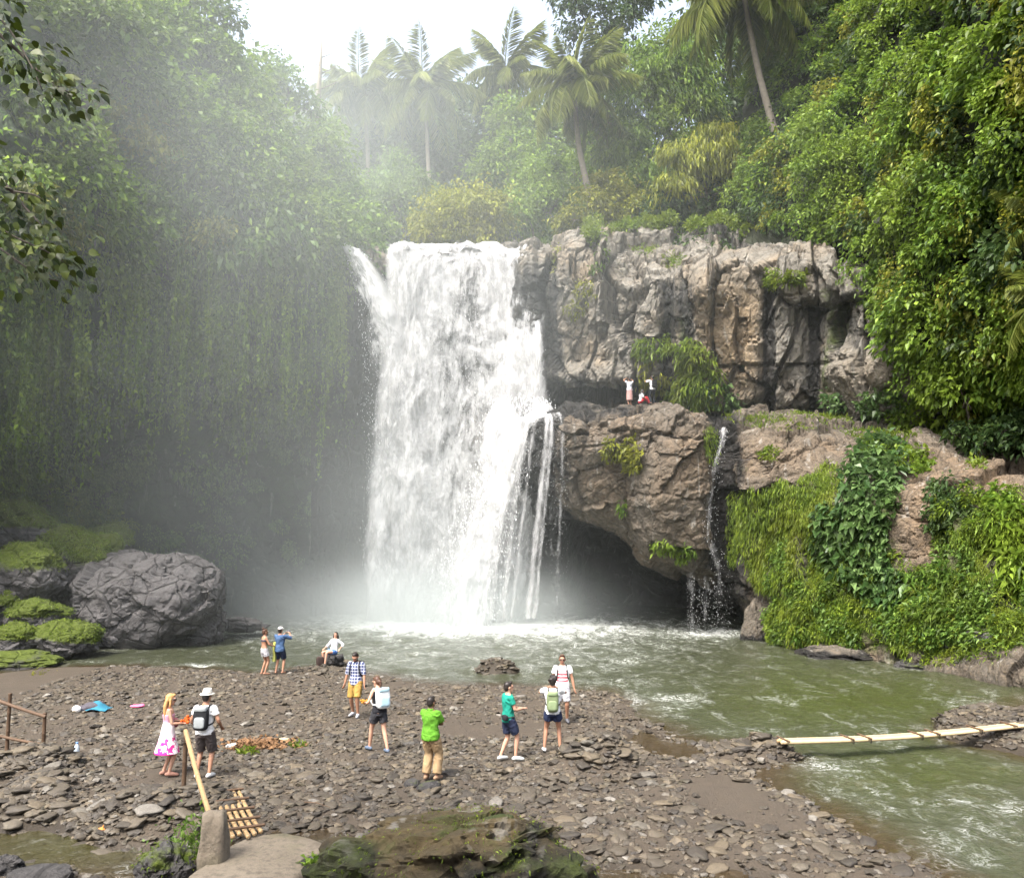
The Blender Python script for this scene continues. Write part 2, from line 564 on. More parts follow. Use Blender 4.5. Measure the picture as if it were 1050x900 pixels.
# ---- rock material, with stains and painted cave shade held in vertex attributes
def rock_material(name, tan, grey, dark, mossc=(.045, .062, .012), rough=.82, contrast=1.0, scale=1.0):
    q = NM(name)
    v = q.coord((scale,) * 3)
    a, b, f = q.noise(v, .35, 5, .6, .4), q.noise(v, 1.5, 12, .72, .2), q.noise(v, 9, 8, .78)
    col = q.mix(q.ramp(a, [(.50, 0), (.72, .8)]), grey, tan)
    col = q.mix(q.attr('tan'), col, tan)
    dk = tuple(np.array(grey) * .42)
    col = q.mix(q.math('MULTIPLY', q.ramp(b, [(.40, 1), (.60, 0)]), .55 * contrast), col, dk)
    col = q.mix(q.math('MULTIPLY', q.ramp(f, [(.52, 0), (.72, 1)]), .45), col, tuple(np.minimum(np.array(tan) * 1.5, .6)))
    vor = q.n('ShaderNodeTexVoronoi', {'Vector': q.mix(.12, v, q.n('ShaderNodeTexNoise', {'Vector': v, 'Scale': 2.0, 'Detail': 3.0}).outputs[1]), 'Scale': 1.3}, feature='DISTANCE_TO_EDGE').outputs[0]
    crack = q.math('SUBTRACT', 1, q.math('MULTIPLY', vor, 14, clamp=True), clamp=True)
    col = q.mix(q.math('MULTIPLY', q.math('MULTIPLY', crack, q.ramp(a, [(.45, 0), (.6, 1)])), .55), col, tuple(np.array(dark) * .9))
    vs = q.coord((1.1 * scale, 1.1 * scale, .10 * scale))
    st = q.noise(vs, 1.5, 5, .65)
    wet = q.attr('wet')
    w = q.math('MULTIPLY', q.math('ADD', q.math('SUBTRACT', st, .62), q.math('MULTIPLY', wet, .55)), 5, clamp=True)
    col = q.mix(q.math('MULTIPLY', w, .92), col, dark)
    pale = q.math('MULTIPLY', q.ramp(q.noise(vs, 2.6, 4), [(.60, 0), (.68, 1)]), q.math('SUBTRACT', 1, wet, clamp=True))
    col = q.mix(q.math('MULTIPLY', pale, .5), col, (.30, .285, .255))
    moss = q.attr('moss')
    mk = q.math('MULTIPLY', q.math('ADD', q.math('SUBTRACT', q.math('ADD', q.math('MULTIPLY', b, .6), q.math('MULTIPLY', f, .4)), .72), q.math('MULTIPLY', moss, .55)), 6, clamp=True)
    mc = q.mix(f, tuple(np.array(mossc) * .6), tuple(np.array(mossc) * 1.7))
    col = q.mix(mk, col, mc)
    hh = q.math('ADD', q.math('MULTIPLY', b, .7), q.math('ADD', q.math('MULTIPLY', f, .35), q.math('MULTIPLY', q.math('MULTIPLY', vor, 6, clamp=True), .25)))
    return q.done(q.bsdf(col, q.math('SUBTRACT', rough, q.math('MULTIPLY', w, .25)), q.bump(hh, 1.0, .30 / scale), .3))


def sheet(name, W, N, D, mat, attrs, kind='structure', smooth=False):
    V = W + N * D[..., None]
    o = link(name, mesh_np(name, V, grid_faces(W.shape[0], W.shape[1]), mat, smooth, attrs))
    tag(o, kind=kind)
    return V, normals(V)


# ---- lower rock shelf with the cave under it
LEDGE = [
    (470, [(672, 57), (600, 57), (560, 57), (540, 57), (505, 57), (470, 56.5), (436, 56), (428, 57), (420, 60)]),
    (508, [(670, 56), (600, 56), (560, 56), (540, 55.5), (505, 55), (470, 53.5), (436, 52.5), (430, 53), (420, 60)]),
    (532, [(668, 57), (600, 58), (560, 57), (528, 52.5), (500, 51), (465, 50), (434, 50.2), (429, 51), (420, 58)]),
    (562, [(668, 57), (600, 58), (530, 56), (508, 48.6), (480, 47.4), (450, 46.8), (430, 47.6), (424, 49), (414, 57)]),
    (605, [(668, 65), (600, 66), (538, 63), (527, 46.8), (490, 45.6), (452, 45.2), (425, 46), (419, 47.5), (412, 55)]),
    (640, [(668, 65), (600, 65), (552, 62.5), (536, 46.1), (500, 45), (455, 44.5), (425, 45.5), (419, 47.5), (412, 55)]),
    (665, [(668, 64), (610, 64), (575, 62), (560, 45.6), (515, 44.4), (462, 43.8), (428, 45), (423, 47), (414, 54)]),
    (700, [(668, 63), (620, 63), (592, 61), (578, 44.9), (530, 43.9), (465, 43.6), (434, 44.6), (428, 47), (416, 54)]),
    (738, [(666, 62), (640, 62), (612, 60.5), (600, 44.6), (540, 44), (475, 44), (441, 45), (434, 47), (418, 53)]),
    (768, [(664, 51), (645, 50), (628, 48), (612, 43.6), (540, 42.2), (475, 42.2), (441, 44.5), (434, 46), (420, 52)]),
    (792, [(668, 41.6), (655, 41.5), (645, 41.4), (620, 41.4), (545, 41.2), (480, 41.2), (442, 43.5), (434, 46), (424, 51)]),
    (830, [(682, 38.6), (672, 38.2), (655, 38.6), (620, 39.0), (550, 38.8), (490, 40), (446, 42.5), (438, 45), (428, 50)]),
    (880, [(688, 36.2), (678, 35.8), (655, 36.2), (620, 36.8), (555, 37), (500, 38), (452, 41), (444, 43), (432, 48)]),
    (935, [(692, 34.2), (682, 33.6), (662, 34), (625, 34.6), (560, 35), (510, 35.8), (462, 39), (452, 41), (440, 46)]),
    (990, [(700, 31.8), (690, 31.2), (668, 31.8), (630, 32.4), (570, 33), (515, 33.6), (468, 36.8), (458, 39), (446, 44)]),
    (1050, [(706, 29.6), (697, 29.2), (675, 29.8), (635, 30.6), (575, 31), (520, 31.8), (478, 35), (466, 37), (452, 42)]),
    (1140, [(712, 27.6), (704, 27.4), (680, 28), (640, 28.6), (580, 29), (525, 30), (486, 33), (472, 35), (458, 40)]),
    (1300, [(725, 24.8), (712, 24.6), (690, 25), (650, 25.6), (590, 26), (535, 27), (496, 30), (480, 32), (460, 37)]),
]
W, N = lattice(LEDGE, 620, 320)
px, py, tt = proj(W)
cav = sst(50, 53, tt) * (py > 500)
pw = W + .35 * np.stack([fbm(W * .8, 3, 57), fbm(W * .8, 3, 58), fbm(W * .8, 3, 59)], -1)
f1, f2, cid, tl = worley(pw * np.array([.30, .30, .42]), 61, True)
g1, g2, gid, gl = worley(pw * np.array([.9, .6, 1.3]), 66, True, True)
lay = W[..., 2] + .35 * fbm(W * .3, 3, 60)
st = np.abs((lay * .55) % 1 - .5) * 2
top = sst(480, 440, py)
D = .8 * fbm(W * .2, 3, 62) + 1.2 * tl + .45 * (cid - .5) - .14 * (1 - sst(0, .06, f2 - f1)) + (.16 + .3 * top) * gl + (.10 + .3 * top) * (gid - .5) - .10 * (1 - sst(0, .07, g2 - g1)) * (.4 + top) \
    - .18 * top * (1 - sst(0, .16, st)) + .16 * fbm(W * 1.3, 5, 64, .65) + .09 * fbm(W * 4, 5, 65, .75)
D = D * (1 - .5 * cav)
D -= .9 * np.exp(-((px - 742) / 16) ** 2) * sst(615, 560, py) * sst(425, 450, py)          # gully of the trickle
D += .9 * np.exp(-((px - 690) / 30) ** 2 - ((py - 500) / 50) ** 2)
wet = 1.3 * cav + .95 * np.exp(-((px - 545) / 36) ** 2) * (py < 560) + .9 * np.exp(-((px - 742) / 17) ** 2) + .5 * np.exp(-((py - 690) / 22) ** 2) * (px < 830) + .25 * np.exp(-((px - 765) / 20) ** 2) * (py > 470) + .5 * sst(430, 421, py)*(px<760)  # the cave term paints shade into this mask; the other terms are wet rock
mossm = sst(465, 520, py) * sst(775, 830, px) * .62 + .35 * np.exp(-((px - 760) / 25) ** 2) * (py > 450) + .25 * np.exp(-((px - 640) / 30) ** 2 - ((py - 465) / 22) ** 2) + .65 * sst(436, 424, py) * sst(760, 800, px)
mossm -= .75 * np.exp(-((px - 940) / 22) ** 2 - ((py - 550) / 45) ** 2) + .6 * np.exp(-((px - 1015) / 40) ** 2 - ((py - 490) / 20) ** 2) + .3 * sst(655, 690, py)
tan = (.35 + .5 * fbm(W * .6, 3, 67)) * np.exp(-((px - 660) / 90) ** 2 - ((py - 480) / 60) ** 2) + .6 * np.exp(-((px - 800) / 60) ** 2 - ((py - 470) / 25) ** 2) + np.exp(-((px - 945) / 30) ** 2 - ((py - 540) / 60) ** 2) + .9 * np.exp(-((px - 1015) / 50) ** 2 - ((py - 490) / 25) ** 2)
ledge_rock = rock_material('shelf_rock', (.180, .126, .078), (.112, .096, .076), (.0065, .0065, .007))  # the near-black tone also paints the shade inside the cave
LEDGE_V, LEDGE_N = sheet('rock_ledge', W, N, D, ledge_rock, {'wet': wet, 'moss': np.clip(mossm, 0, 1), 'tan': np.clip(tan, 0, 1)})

# ---- upper cliff: behind the falls and to the right of them
CLIFF = [
    (318, [(672, 55), (560, 56), (440, 56.5), (400, 56), (360, 55.5), (300, 55.5), (275, 55.5), (258, 55.8), (250, 57), (242, 62)]),
    (352, [(672, 56), (560, 57), (440, 57.5), (400, 57), (360, 56.5), (300, 56), (275, 55.6), (258, 55.6), (250, 56.6), (242, 62)]),
    (385, [(672, 57.5), (560, 58), (440, 58), (400, 57.6), (360, 57), (300, 56), (275, 55.4), (266, 55.4), (256, 56.4), (250, 62)]),
    (410, [(672, 58), (560, 58), (440, 58), (400, 57.8), (360, 57.4), (300, 56.6), (276, 56), (271, 56), (265, 57), (258, 62)]),
    (500, [(672, 58), (560, 58), (440, 57.6), (400, 57), (360, 56.6), (300, 56), (276, 55.6), (271, 55.6), (265, 56.6), (258, 62)]),
    (528, [(672, 57), (560, 57), (450, 56.5), (415, 56), (380, 55), (310, 54), (276, 53.6), (266, 53.6), (256, 55), (251, 60)]),
    (555, [(672, 57), (560, 57), (450, 56), (422, 55.6), (392, 53), (320, 52), (280, 52), (258, 52.4), (248, 54), (244, 60)]),
    (600, [(672, 80), (560, 74), (450, 56), (424, 55), (396, 52), (330, 51.4), (290, 51.4), (258, 51.8), (244, 53.4), (239, 60)]),
    (650, [(672, 80), (560, 74), (450, 55), (424, 54), (394, 51), (330, 49.8), (288, 49.6), (270, 51.2), (246, 53), (241, 60)]),
    (700, [(672, 80), (560, 74), (450, 54), (428, 52.4), (392, 50), (330, 48.6), (285, 48.4), (270, 49.6), (248, 53), (243, 60)]),
    (745, [(672, 80), (560, 74), (450, 52), (428, 50.4), (396, 48.4), (330, 47.6), (280, 47.4), (266, 48.2), (248, 53), (242, 60)]),
    (790, [(672, 66), (560, 62), (450, 50), (430, 48.8), (400, 47.2), (330, 46.6), (285, 46.4), (266, 47.2), (248, 51), (236, 58)]),
    (840, [(672, 51), (560, 51), (450, 48), (432, 47), (402, 46), (330, 45.6), (290, 45.4), (270, 46), (256, 49), (244, 56)]),
    (890, [(672, 49), (560, 49), (455, 45.5), (436, 44), (405, 43), (345, 43.2), (318, 43.4), (280, 43.8), (270, 46), (254, 54)]),
    (940, [(672, 47), (560, 47), (460, 43.5), (442, 42), (410, 41.3), (380, 41.8), (350, 44), (325, 44.6), (300, 47), (280, 52)]),
    (1010, [(672, 45), (560, 45), (466, 42), (450, 41), (420, 41), (395, 42), (370, 43), (345, 44), (320, 47), (300, 52)]),
]
W, N = lattice(CLIFF, 560, 360)
px, py, tt = proj(W)
pw = W + .5 * np.stack([vnoise(W * .4, 71), vnoise(W * .4, 72), vnoise(W * .4, 73)], -1)
pw = W + .30 * np.stack([vnoise(W * .5, 71), vnoise(W * .5, 72), vnoise(W * .5, 73)], -1)
f1, f2, cid, tl = worley(pw * np.array([.33, .2, .075]), 74, True, True)
g1, g2, gid, gl = worley(pw * np.array([.75, .4, .36]), 78, True, True)
k1, k2, kid, kl = worley(pw * np.array([1.9, 1.2, 1.3]), 86, True, True)
tier = np.abs(((W[..., 2] + .5 * fbm(W * .15, 2, 70)) * .24) % 1 - .5) * 2
D = 1.5 * (cid - .5) + 1.5 * tl - .40 * (1 - sst(0, .05, f2 - f1)) + .55 * (gid - .5) + .50 * gl - .20 * (1 - sst(0, .06, g2 - g1)) + .16 * (kid - .5) + .22 * kl \
    + .35 * fbm(W * .2, 2, 75) - .22 * (1 - sst(0, .10, tier)) * sst(-.1, .25, fbm(W * .22, 2, 87)) + .10 * fbm(W * 1.5, 5, 77, .65) + .07 * fbm(W * 5, 4, 79, .7)
# overhanging brow of the pale block, its groove and the deep undercut behind the ledge
D += .9 * np.exp(-((px - 730) / 22) ** 2 - ((py - 300) / 16) ** 2)
D -= .8 * np.exp(-((px - 683) / 7) ** 2) * sst(380, 340, py) * sst(262, 285, py)
D -= .8 * np.exp(-((px - 787) / 6) ** 2) * sst(280, 300, py)
D -= .5 * np.exp(-((px - 835) / 8) ** 2) * sst(300, 320, py)
D -= 1.6 * np.exp(-((py - 409) / 9) ** 2) * sst(690, 640, px) * (px > 500)
D += .5 * np.exp(-((py - 384) / 9) ** 2) * sst(690, 640, px) * (px > 545)
D += 1.0 * np.exp(-((px - 890) / 45) ** 2 - ((py - 380) / 20) ** 2)
behind = sst(560, 525, px)
D = D * (1 - .4 * behind)
wet = .9 * sst(590, 545, px) * sst(255, 300, py) + .75 * np.exp(-((px - 683) / 9) ** 2) * sst(275, 295, py) + .7 * np.exp(-((px - 705) / 10) ** 2) * sst(280, 300, py) + .95 * np.exp(-((px - 788) / 7) ** 2) * sst(285, 300, py) + .7 * np.exp(-((px - 833) / 9) ** 2) * sst(300, 330, py) \
    + .9 * np.exp(-((py - 410) / 14) ** 2) * sst(700, 650, px) + .55 * np.exp(-((px - 735) / 70) ** 2 - ((py - 247) / 8) ** 2) + .35 * np.exp(-((px - 870) / 20) ** 2 - ((py - 340) / 40) ** 2)
wet += .35 * (1 - sst(0, .10, f2 - f1)) * (py > 262)
wet += 1.5 * sst(455, 490, py)  # paints the cave's shade onto its back wall through the wet mask
mossm = .55 * np.exp(-((px - 850) / 10) ** 2) * sst(280, 300, py) + .5 * np.exp(-((px - 700) / 14) ** 2) * sst(300, 330, py) + .4 * np.exp(-((px - 590) / 22) ** 2 - ((py - 300) / 40) ** 2) + .4 * np.exp(-((px - 640) / 14) ** 2 - ((py - 262) / 20) ** 2) + .25 * np.exp(-((px - 815) / 14) ** 2 - ((py - 370) / 40) ** 2) + .7 * sst(246, 236, py) * sst(600, 700, px)
mossm += .5 * sst(380, 330, px)
tan = 1.1 * np.exp(-(((px - 748) / 36) ** 4) - ((py - 345) / 62) ** 4) + .35 * np.exp(-((px - 900) / 50) ** 2 - ((py - 380) / 25) ** 2) + .25 * np.exp(-((px - 600) / 30) ** 2 - ((py - 345) / 40) ** 2)
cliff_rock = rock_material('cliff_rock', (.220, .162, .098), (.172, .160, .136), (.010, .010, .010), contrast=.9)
CLIFF_V, CLIFF_N = sheet('cliff_right', W, N, D, cliff_rock, {'wet': np.clip(wet, 0, 1.4), 'moss': np.clip(mossm, 0, 1) * (py < 460), 'tan': np.clip(tan, 0, 1) * (py < 460)})

# ---- cliff of the shaded left side, recessed at its foot
LEFT = [
    (-420, [(760, 24), (690, 26), (640, 27), (600, 26.5), (560, 26), (520, 26), (480, 27), (440, 30), (420, 36)]),
    (-150, [(720, 33), (650, 36), (590, 38), (530, 36), (470, 34.5), (410, 34.5), (350, 35), (300, 38), (270, 46)]),
    (-60, [(710, 38), (640, 42), (570, 44), (480, 42.5), (390, 39), (300, 38), (200, 38.5), (110, 41), (50, 49)]),
    (0, [(700, 41), (620, 46), (540, 48), (430, 46.5), (320, 42), (200, 40), (90, 40), (-30, 42), (-90, 50)]),
    (90, [(690, 46), (620, 51), (540, 53), (430, 52), (320, 46.5), (210, 44), (110, 44), (25, 46), (-15, 55)]),
    (180, [(680, 53), (620, 56), (540, 58), (440, 57), (330, 51.5), (230, 48.5), (140, 48.5), (85, 50.5), (50, 60)]),
    (260, [(676, 57), (620, 59), (550, 60), (450, 59.5), (345, 55), (255, 52), (170, 52), (140, 54.5), (110, 64)]),
    (320, [(674, 58), (620, 59.5), (550, 60), (460, 59.5), (365, 56.6), (290, 54.8), (245, 55), (208, 57.5), (190, 67)]),
    (352, [(674, 58.5), (620, 59.5), (550, 59.5), (460, 59.2), (380, 57.4), (320, 56.2), (270, 56), (245, 58), (235, 67)]),
    (385, [(674, 60), (620, 60.5), (550, 60.5), (460, 60.2), (390, 59), (330, 58.6), (290, 58.4), (268, 60), (255, 68)]),
]
W, N = lattice(LEFT, 300, 280)
px, py, tt = proj(W)
D = 3.4 * fbm(W * .14, 4, 81) + .6 * (ridged(np.stack([W[..., 0] * .1, W[..., 1] * .1, W[..., 2] * .3], -1), 3, 82) - .6) + .35 * fbm(W * .9, 4, 83)
D = D * (.12 + .88 * sst(345, 270, px)) * sst(395, 355, px)
mossm = .25 + .35 * sst(600, 420, py) + .2 * fbm(W * .3, 3, 84)
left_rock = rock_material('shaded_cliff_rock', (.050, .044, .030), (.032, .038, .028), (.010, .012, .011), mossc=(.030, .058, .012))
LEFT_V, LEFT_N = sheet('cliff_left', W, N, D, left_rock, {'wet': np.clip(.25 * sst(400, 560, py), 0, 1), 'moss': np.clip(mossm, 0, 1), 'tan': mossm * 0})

# ---- steep overgrown slope on the right
SLOPE = [
    (765, [(250, 52), (225, 54), (200, 56), (170, 58), (130, 61), (60, 64), (0, 68)]),
    (800, [(300, 49), (255, 49), (215, 51), (170, 53), (120, 56), (50, 60), (-20, 65)]),
    (850, [(268, 48.5), (245, 47.5), (205, 47), (145, 49), (90, 52), (30, 56), (-50, 63)]),
    (885, [(300, 47), (275, 45.5), (215, 45), (140, 46.5), (60, 49.5), (-10, 54), (-100, 62)]),
    (920, [(350, 46), (320, 44), (250, 42.5), (155, 42.8), (50, 45), (-50, 49), (-150, 57)]),
    (950, [(420, 44), (370, 41.8), (265, 39.8), (152, 39.8), (35, 41.5), (-70, 45), (-175, 53)]),
    (985, [(470, 42), (390, 39.5), (270, 37.5), (150, 37), (20, 38.5), (-90, 42), (-200, 50)]),
    (1060, [(480, 39), (390, 36.5), (270, 34), (140, 33), (0, 34), (-130, 37), (-260, 46)]),
    (1180, [(490, 35), (390, 32.5), (260, 30), (120, 29), (-40, 30), (-180, 33), (-330, 42)]),
    (1350, [(500, 30), (390, 27.5), (240, 25), (90, 24), (-80, 25), (-240, 28), (-400, 36)]),
]
W, N = lattice(SLOPE, 150, 130)
px, py, tt = proj(W)
D = 1.3 * fbm(W * .2, 4, 91) + .4 * fbm(W * .8, 3, 92)
soil = plain('forest_soil', (.013, .016, .007), .95, .5, 1.5)
SLOPE_V, SLOPE_N = sheet('hillside', W, N, D, soil, {})

# ---- ground above the falls, rising away; the river runs over its lip
gx, gy = np.linspace(-75, 90, 150), np.linspace(60.5, 190, 120)
X, Y = np.meshgrid(gx, gy, indexing='ij')
rise = 30 * np.clip((Y - 62) / 50, 0, 1.6) ** .8 + 14 * sst(8, 40, X) + 16 * sst(-14, -40, X)
Z = 23.2 + rise + 1.2 * fbm(np.stack([X * .1, Y * .1, X * 0], -1), 4, 95)
Z -= 2.4 * np.exp(-((X + 4.5) / 7.5) ** 2) * sst(90, 62, Y)
Z -= 6 * sst(62.5, 60.5, Y)
o = link('hills', mesh_np('hills', np.stack([X, Y, Z], -1), grid_faces(*X.shape), soil, True)); tag(o, kind='structure')


def hills_z(x, y):
    x = np.asarray(x, float); y = np.asarray(y, float)
    z = 23.2 + 30 * np.clip((y - 62) / 50, 0, 1.6) ** .8 + 14 * sst(8, 40, x) + 16 * sst(-14, -40, x) + 1.2 * fbm(np.stack([x * .1, y * .1, x * 0], -1), 4, 95)
    return z - 2.4 * np.exp(-((x + 4.5) / 7.5) ** 2) * sst(90, 62, y)
# ================================================================ FALLING WATER
def lattice3(cols, nu, nv):
    """cols: lists of (px, py, t), same number of rows -> world points"""
    A = np.array(cols, float)
    u = np.arange(A.shape[0])
    B = pchip(u, A, np.linspace(0, A.shape[0] - 1, nu))
    cum = np.concatenate([[0], np.cumsum(np.linalg.norm(np.diff(P(A[..., 0], A[..., 1], A[..., 2]), axis=1), axis=2).mean(0) + .1)])
    C = np.swapaxes(pchip(cum, np.swapaxes(B, 0, 1), np.linspace(0, cum[-1], nv)), 0, 1)
    W = P(C[..., 0], C[..., 1], C[..., 2])
    return W, normals(W)


def water_mat_fall(name, fine=1.0, soft=3.0, milk=.60):
    q = NM(name)
    uv = q.n('ShaderNodeCombineXYZ', {'X': q.attr('fu'), 'Y': q.attr('fv'), 'Z': q.attr('fw')}).outputs[0]

    def nz(sx, sy, det, rough, dist):
        m = q.n('ShaderNodeMapping', {'Vector': uv, 'Scale': (sx, sy, 1)}).outputs[0]
        return q.noise(m, 1.0, det, rough, dist)
    a = nz(.55 * fine, .30, 6, .66, 1.6)
    b = nz(2.0 * fine, .50, 6, .7, 1.0)
    c = nz(9.0 * fine, 1.1, 4, .7, .4)
    d = nz(16 * fine, 6.0, 3, .7, .2)
    m = q.math('ADD', q.math('ADD', q.math('MULTIPLY', a, .46), q.math('MULTIPLY', b, .34)), q.math('ADD', q.math('MULTIPLY', c, .15), q.math('MULTIPLY', d, .05)))
    al = q.math('MULTIPLY', q.math('ADD', q.math('SUBTRACT', m, .86), q.math('MULTIPLY', q.attr('dens'), .72)), soft * 2.4, clamp=True)
    al = q.math('MULTIPLY', q.math('POWER', al, 1.25), q.attr('edge'), clamp=True)
    nr = q.bump(q.math('ADD', b, q.math('MULTIPLY', c, .5)), .6, .25)
    df = q.n('ShaderNodeBsdfDiffuse', {'Color': (milk, milk, milk, 1), 'Normal': nr}).outputs[0]
    tr = q.n('ShaderNodeBsdfTranslucent', {'Color': (milk, milk, milk, 1)}).outputs[0]
    sh = q.n('ShaderNodeMixShader', {0: .38, 1: df, 2: tr}).outputs[0]
    fin = q.n('ShaderNodeMixShader', {0: al, 1: q.n('ShaderNodeBsdfTransparent').outputs[0], 2: sh}).outputs[0]
    return q.done(fin)


FALL_M = water_mat_fall('white_water')
VEIL_M = water_mat_fall('thin_water', fine=1.6, soft=1.6)
drop_m = plain('water_drops', (.85, .86, .86), .4, .04)


def fall_sheet(cols, parent, seed, dens, back=0.0, nu=110, nv=220, lump=.35, mat=None, edge=.08, top_dense=.35, name='water_curtain'):
    W, N = lattice3(cols, nu, nv)
    u = np.linspace(0, 1, nu)[:, None] * np.ones((1, nv))
    v = np.ones((nu, 1)) * np.linspace(0, 1, nv)[None]          # 0 = first row
    wid = np.linalg.norm(np.diff(W, axis=0), axis=2).sum(0).mean()
    hgt = np.linalg.norm(np.diff(W, axis=1), axis=2).sum(1).mean()
    W = W + N * (lump * fbm(W * np.array([.7, .7, .28]), 4, seed)[..., None] * sst(0, .12, v)[..., None])
    W = W + np.array([0, back, 0]) * sst(0, .1, v)[..., None]
    dn = dens(u, v) if callable(dens) else dens + 0 * u
    dn = dn + top_dense * (1 - sst(.02, .16, v))
    jag = .5 * vnoise(np.stack([v * hgt * .5, u * 0 + seed, u * 0], -1), seed)
    ed = sst(0, edge, u + .5 * edge * jag) * sst(0, edge, 1 - u + .5 * edge * jag)
    me = mesh_np(name, W, grid_faces(nu, nv), mat or FALL_M, True,
                 {'fu': u * wid, 'fv': v * hgt, 'fw': u * 0 + seed * 3.7, 'dens': dn, 'edge': ed})
    return link(name, me, parent, world=True), W


def droplets(parent, W, n, seed, spread=.5, size=(.02, .06), vlo=0.05, vhi=1.0):
    r = np.random.default_rng(seed)
    nu, nv = W.shape[:2]
    iu = r.integers(0, nu, n); iv = (r.uniform(vlo, vhi, n) * (nv - 1)).astype(int)
    C = W[iu, iv] + r.normal(0, 1, (n, 3)) * spread * (.25 + iv / nv)[:, None]
    s = r.uniform(*size, n) ; l = s * r.uniform(1.2, 4.5, n)
    T = np.array([(0, 0, 1), (1, 0, 0), (-.5, .87, 0), (-.5, -.87, 0), (0, 0, -1)], float)
    V = C[:, None] + T[None] * np.stack([s, s, l], -1)[:, None]
    f = np.array([(0, 1, 2), (0, 2, 3), (0, 3, 1), (4, 2, 1), (4, 3, 2), (4, 1, 3)])
    F = (np.arange(n) * 5)[:, None, None] + f[None]
    o = link('droplets', mesh_np('droplets', V, F.reshape(-1, 3), drop_m, True), parent, world=True)
    o['kind'] = 'stuff'
    return o


# ---- the broad main fall
fall = empty('waterfall', P(455, 636, 52))
tag(fall, 'broad white main waterfall pouring over the middle of the cliff into the pool', 'waterfall')
MAIN = [
    [(397, 253, 60), (398, 257, 56.2), (397, 262, 55.0), (394, 320, 54.4), (384, 420, 53.8), (376, 520, 53.4), (374, 650, 53)],
    [(430, 252, 60), (430, 256, 56.2), (428, 262, 54.8), (425, 320, 54), (420, 420, 53.2), (416, 520, 52.6), (414, 650, 52)],
    [(480, 253, 60), (480, 257, 56.0), (480, 262, 54.4), (478, 320, 53.6), (474, 420, 52.6), (468, 520, 52), (462, 650, 51.4)],
    [(522, 255, 59), (522, 259, 55.6), (527, 268, 54.0), (530, 320, 53.2), (530, 420, 52.2), (520, 520, 51.8), (505, 650, 51.4)],
    [(540, 259, 57), (541, 262, 54.4), (548, 285, 53.4), (557, 330, 52.6), (562, 412, 51.6), (552, 520, 52.4), (530, 650, 52.4)],
]
bell = lambda u, v: .675 + .16 * np.abs(u - .5) * 2 - .10 * np.exp(-((u - .48) / .25) ** 2 - ((v - .42) / .28) ** 2) + .08 * sst(.75, 1, v)
o, WM = fall_sheet(MAIN, fall, 3, bell, back=.9, nu=140, nv=260)
fall_sheet(MAIN, fall, 9, lambda u, v: bell(u, v) - .06, back=.3, nu=140, nv=260, lump=.5)
fall_sheet(MAIN, fall, 15, lambda u, v: bell(u, v) - .13, back=-.4, nu=140, nv=260, lump=.7)
fall_sheet(MAIN, fall, 21, lambda u, v: bell(u, v) - .20, back=-1.0, nu=140, nv=260, lump=.9)
droplets(fall, WM, 8000, 5, .35, (.008, .022))

# ---- narrow arm at the left of the lip
arm = empty('waterfall', P(385, 636, 53))
tag(arm, 'narrow slanting arm of white water at the left end of the lip', 'waterfall')
ARM = [
    [(348, 252, 57), (351, 257, 54.8), (357, 275, 54.2), (364, 320, 54), (371, 400, 53.8), (375, 520, 53.4), (370, 640, 53)],
    [(358, 253, 57), (362, 259, 54.4), (373, 280, 53.8), (382, 325, 53.5), (386, 400, 53.2), (388, 520, 52.8), (386, 640, 52.4)],
    [(367, 256, 57), (376, 262, 54.0), (398, 290, 53.4), (416, 340, 53.5), (422, 400, 53.3), (416, 520, 53), (412, 640, 52.6)],
]
armd = lambda u, v: .66 + .16 * sst(.35, .8, u) * (1 - sst(.2, .5, v)) - .30 * sst(.12, .35, v) * (1 - u)
o, WA = fall_sheet(ARM, arm, 27, armd, nu=60, nv=200, top_dense=.4, edge=.3)
fall_sheet(ARM, arm, 33, lambda u, v: armd(u, v) - .05, back=-.5, nu=60, nv=200, lump=.6, top_dense=.4, edge=.3)
droplets(arm, WA, 1500, 7, .22, (.010, .024))

# ---- the part that strikes the shelf and bounds down to the pool
cas = empty('waterfall', P(470, 638, 50))
tag(cas, 'bright diagonal cascade bounding off the rock shelf at the right foot of the main fall', 'waterfall')
CAS = [
    [(498, 402, 52), (500, 418, 51.4), (496, 440, 51), (486, 490, 50.6), (464, 545, 50.4), (446, 600, 50.2), (436, 648, 50)],
    [(525, 400, 51.6), (526, 416, 50.6), (520, 436, 50), (508, 490, 49.8), (490, 545, 49.8), (472, 600, 49.8), (462, 648, 49.6)],
    [(548, 400, 51.6), (548, 415, 50.2), (542, 432, 49.4), (528, 480, 49.4), (512, 540, 49.4), (500, 600, 49.4), (494, 648, 49.4)],
    [(566, 404, 51.4), (568, 420, 50.6), (558, 432, 49.4), (540, 474, 49.2), (524, 535, 49.2), (512, 600, 49.2), (508, 648, 49.2)],
]
casd = lambda u, v: .88 - .42 * np.abs(u - .5) * 2 * sst(.1, .4, v) - 1.1 * (1 - sst(.0, .17, v + .05 * np.sin(u * 9)))
o, WC = fall_sheet(CAS, cas, 39, casd, nu=90, nv=200, lump=.5, top_dense=0)
fall_sheet(CAS, cas, 45, lambda u, v: casd(u, v) - .08, back=-.5, nu=90, nv=200, lump=.7, top_dense=0)
droplets(cas, WC, 6000, 9, .45, (.010, .032))

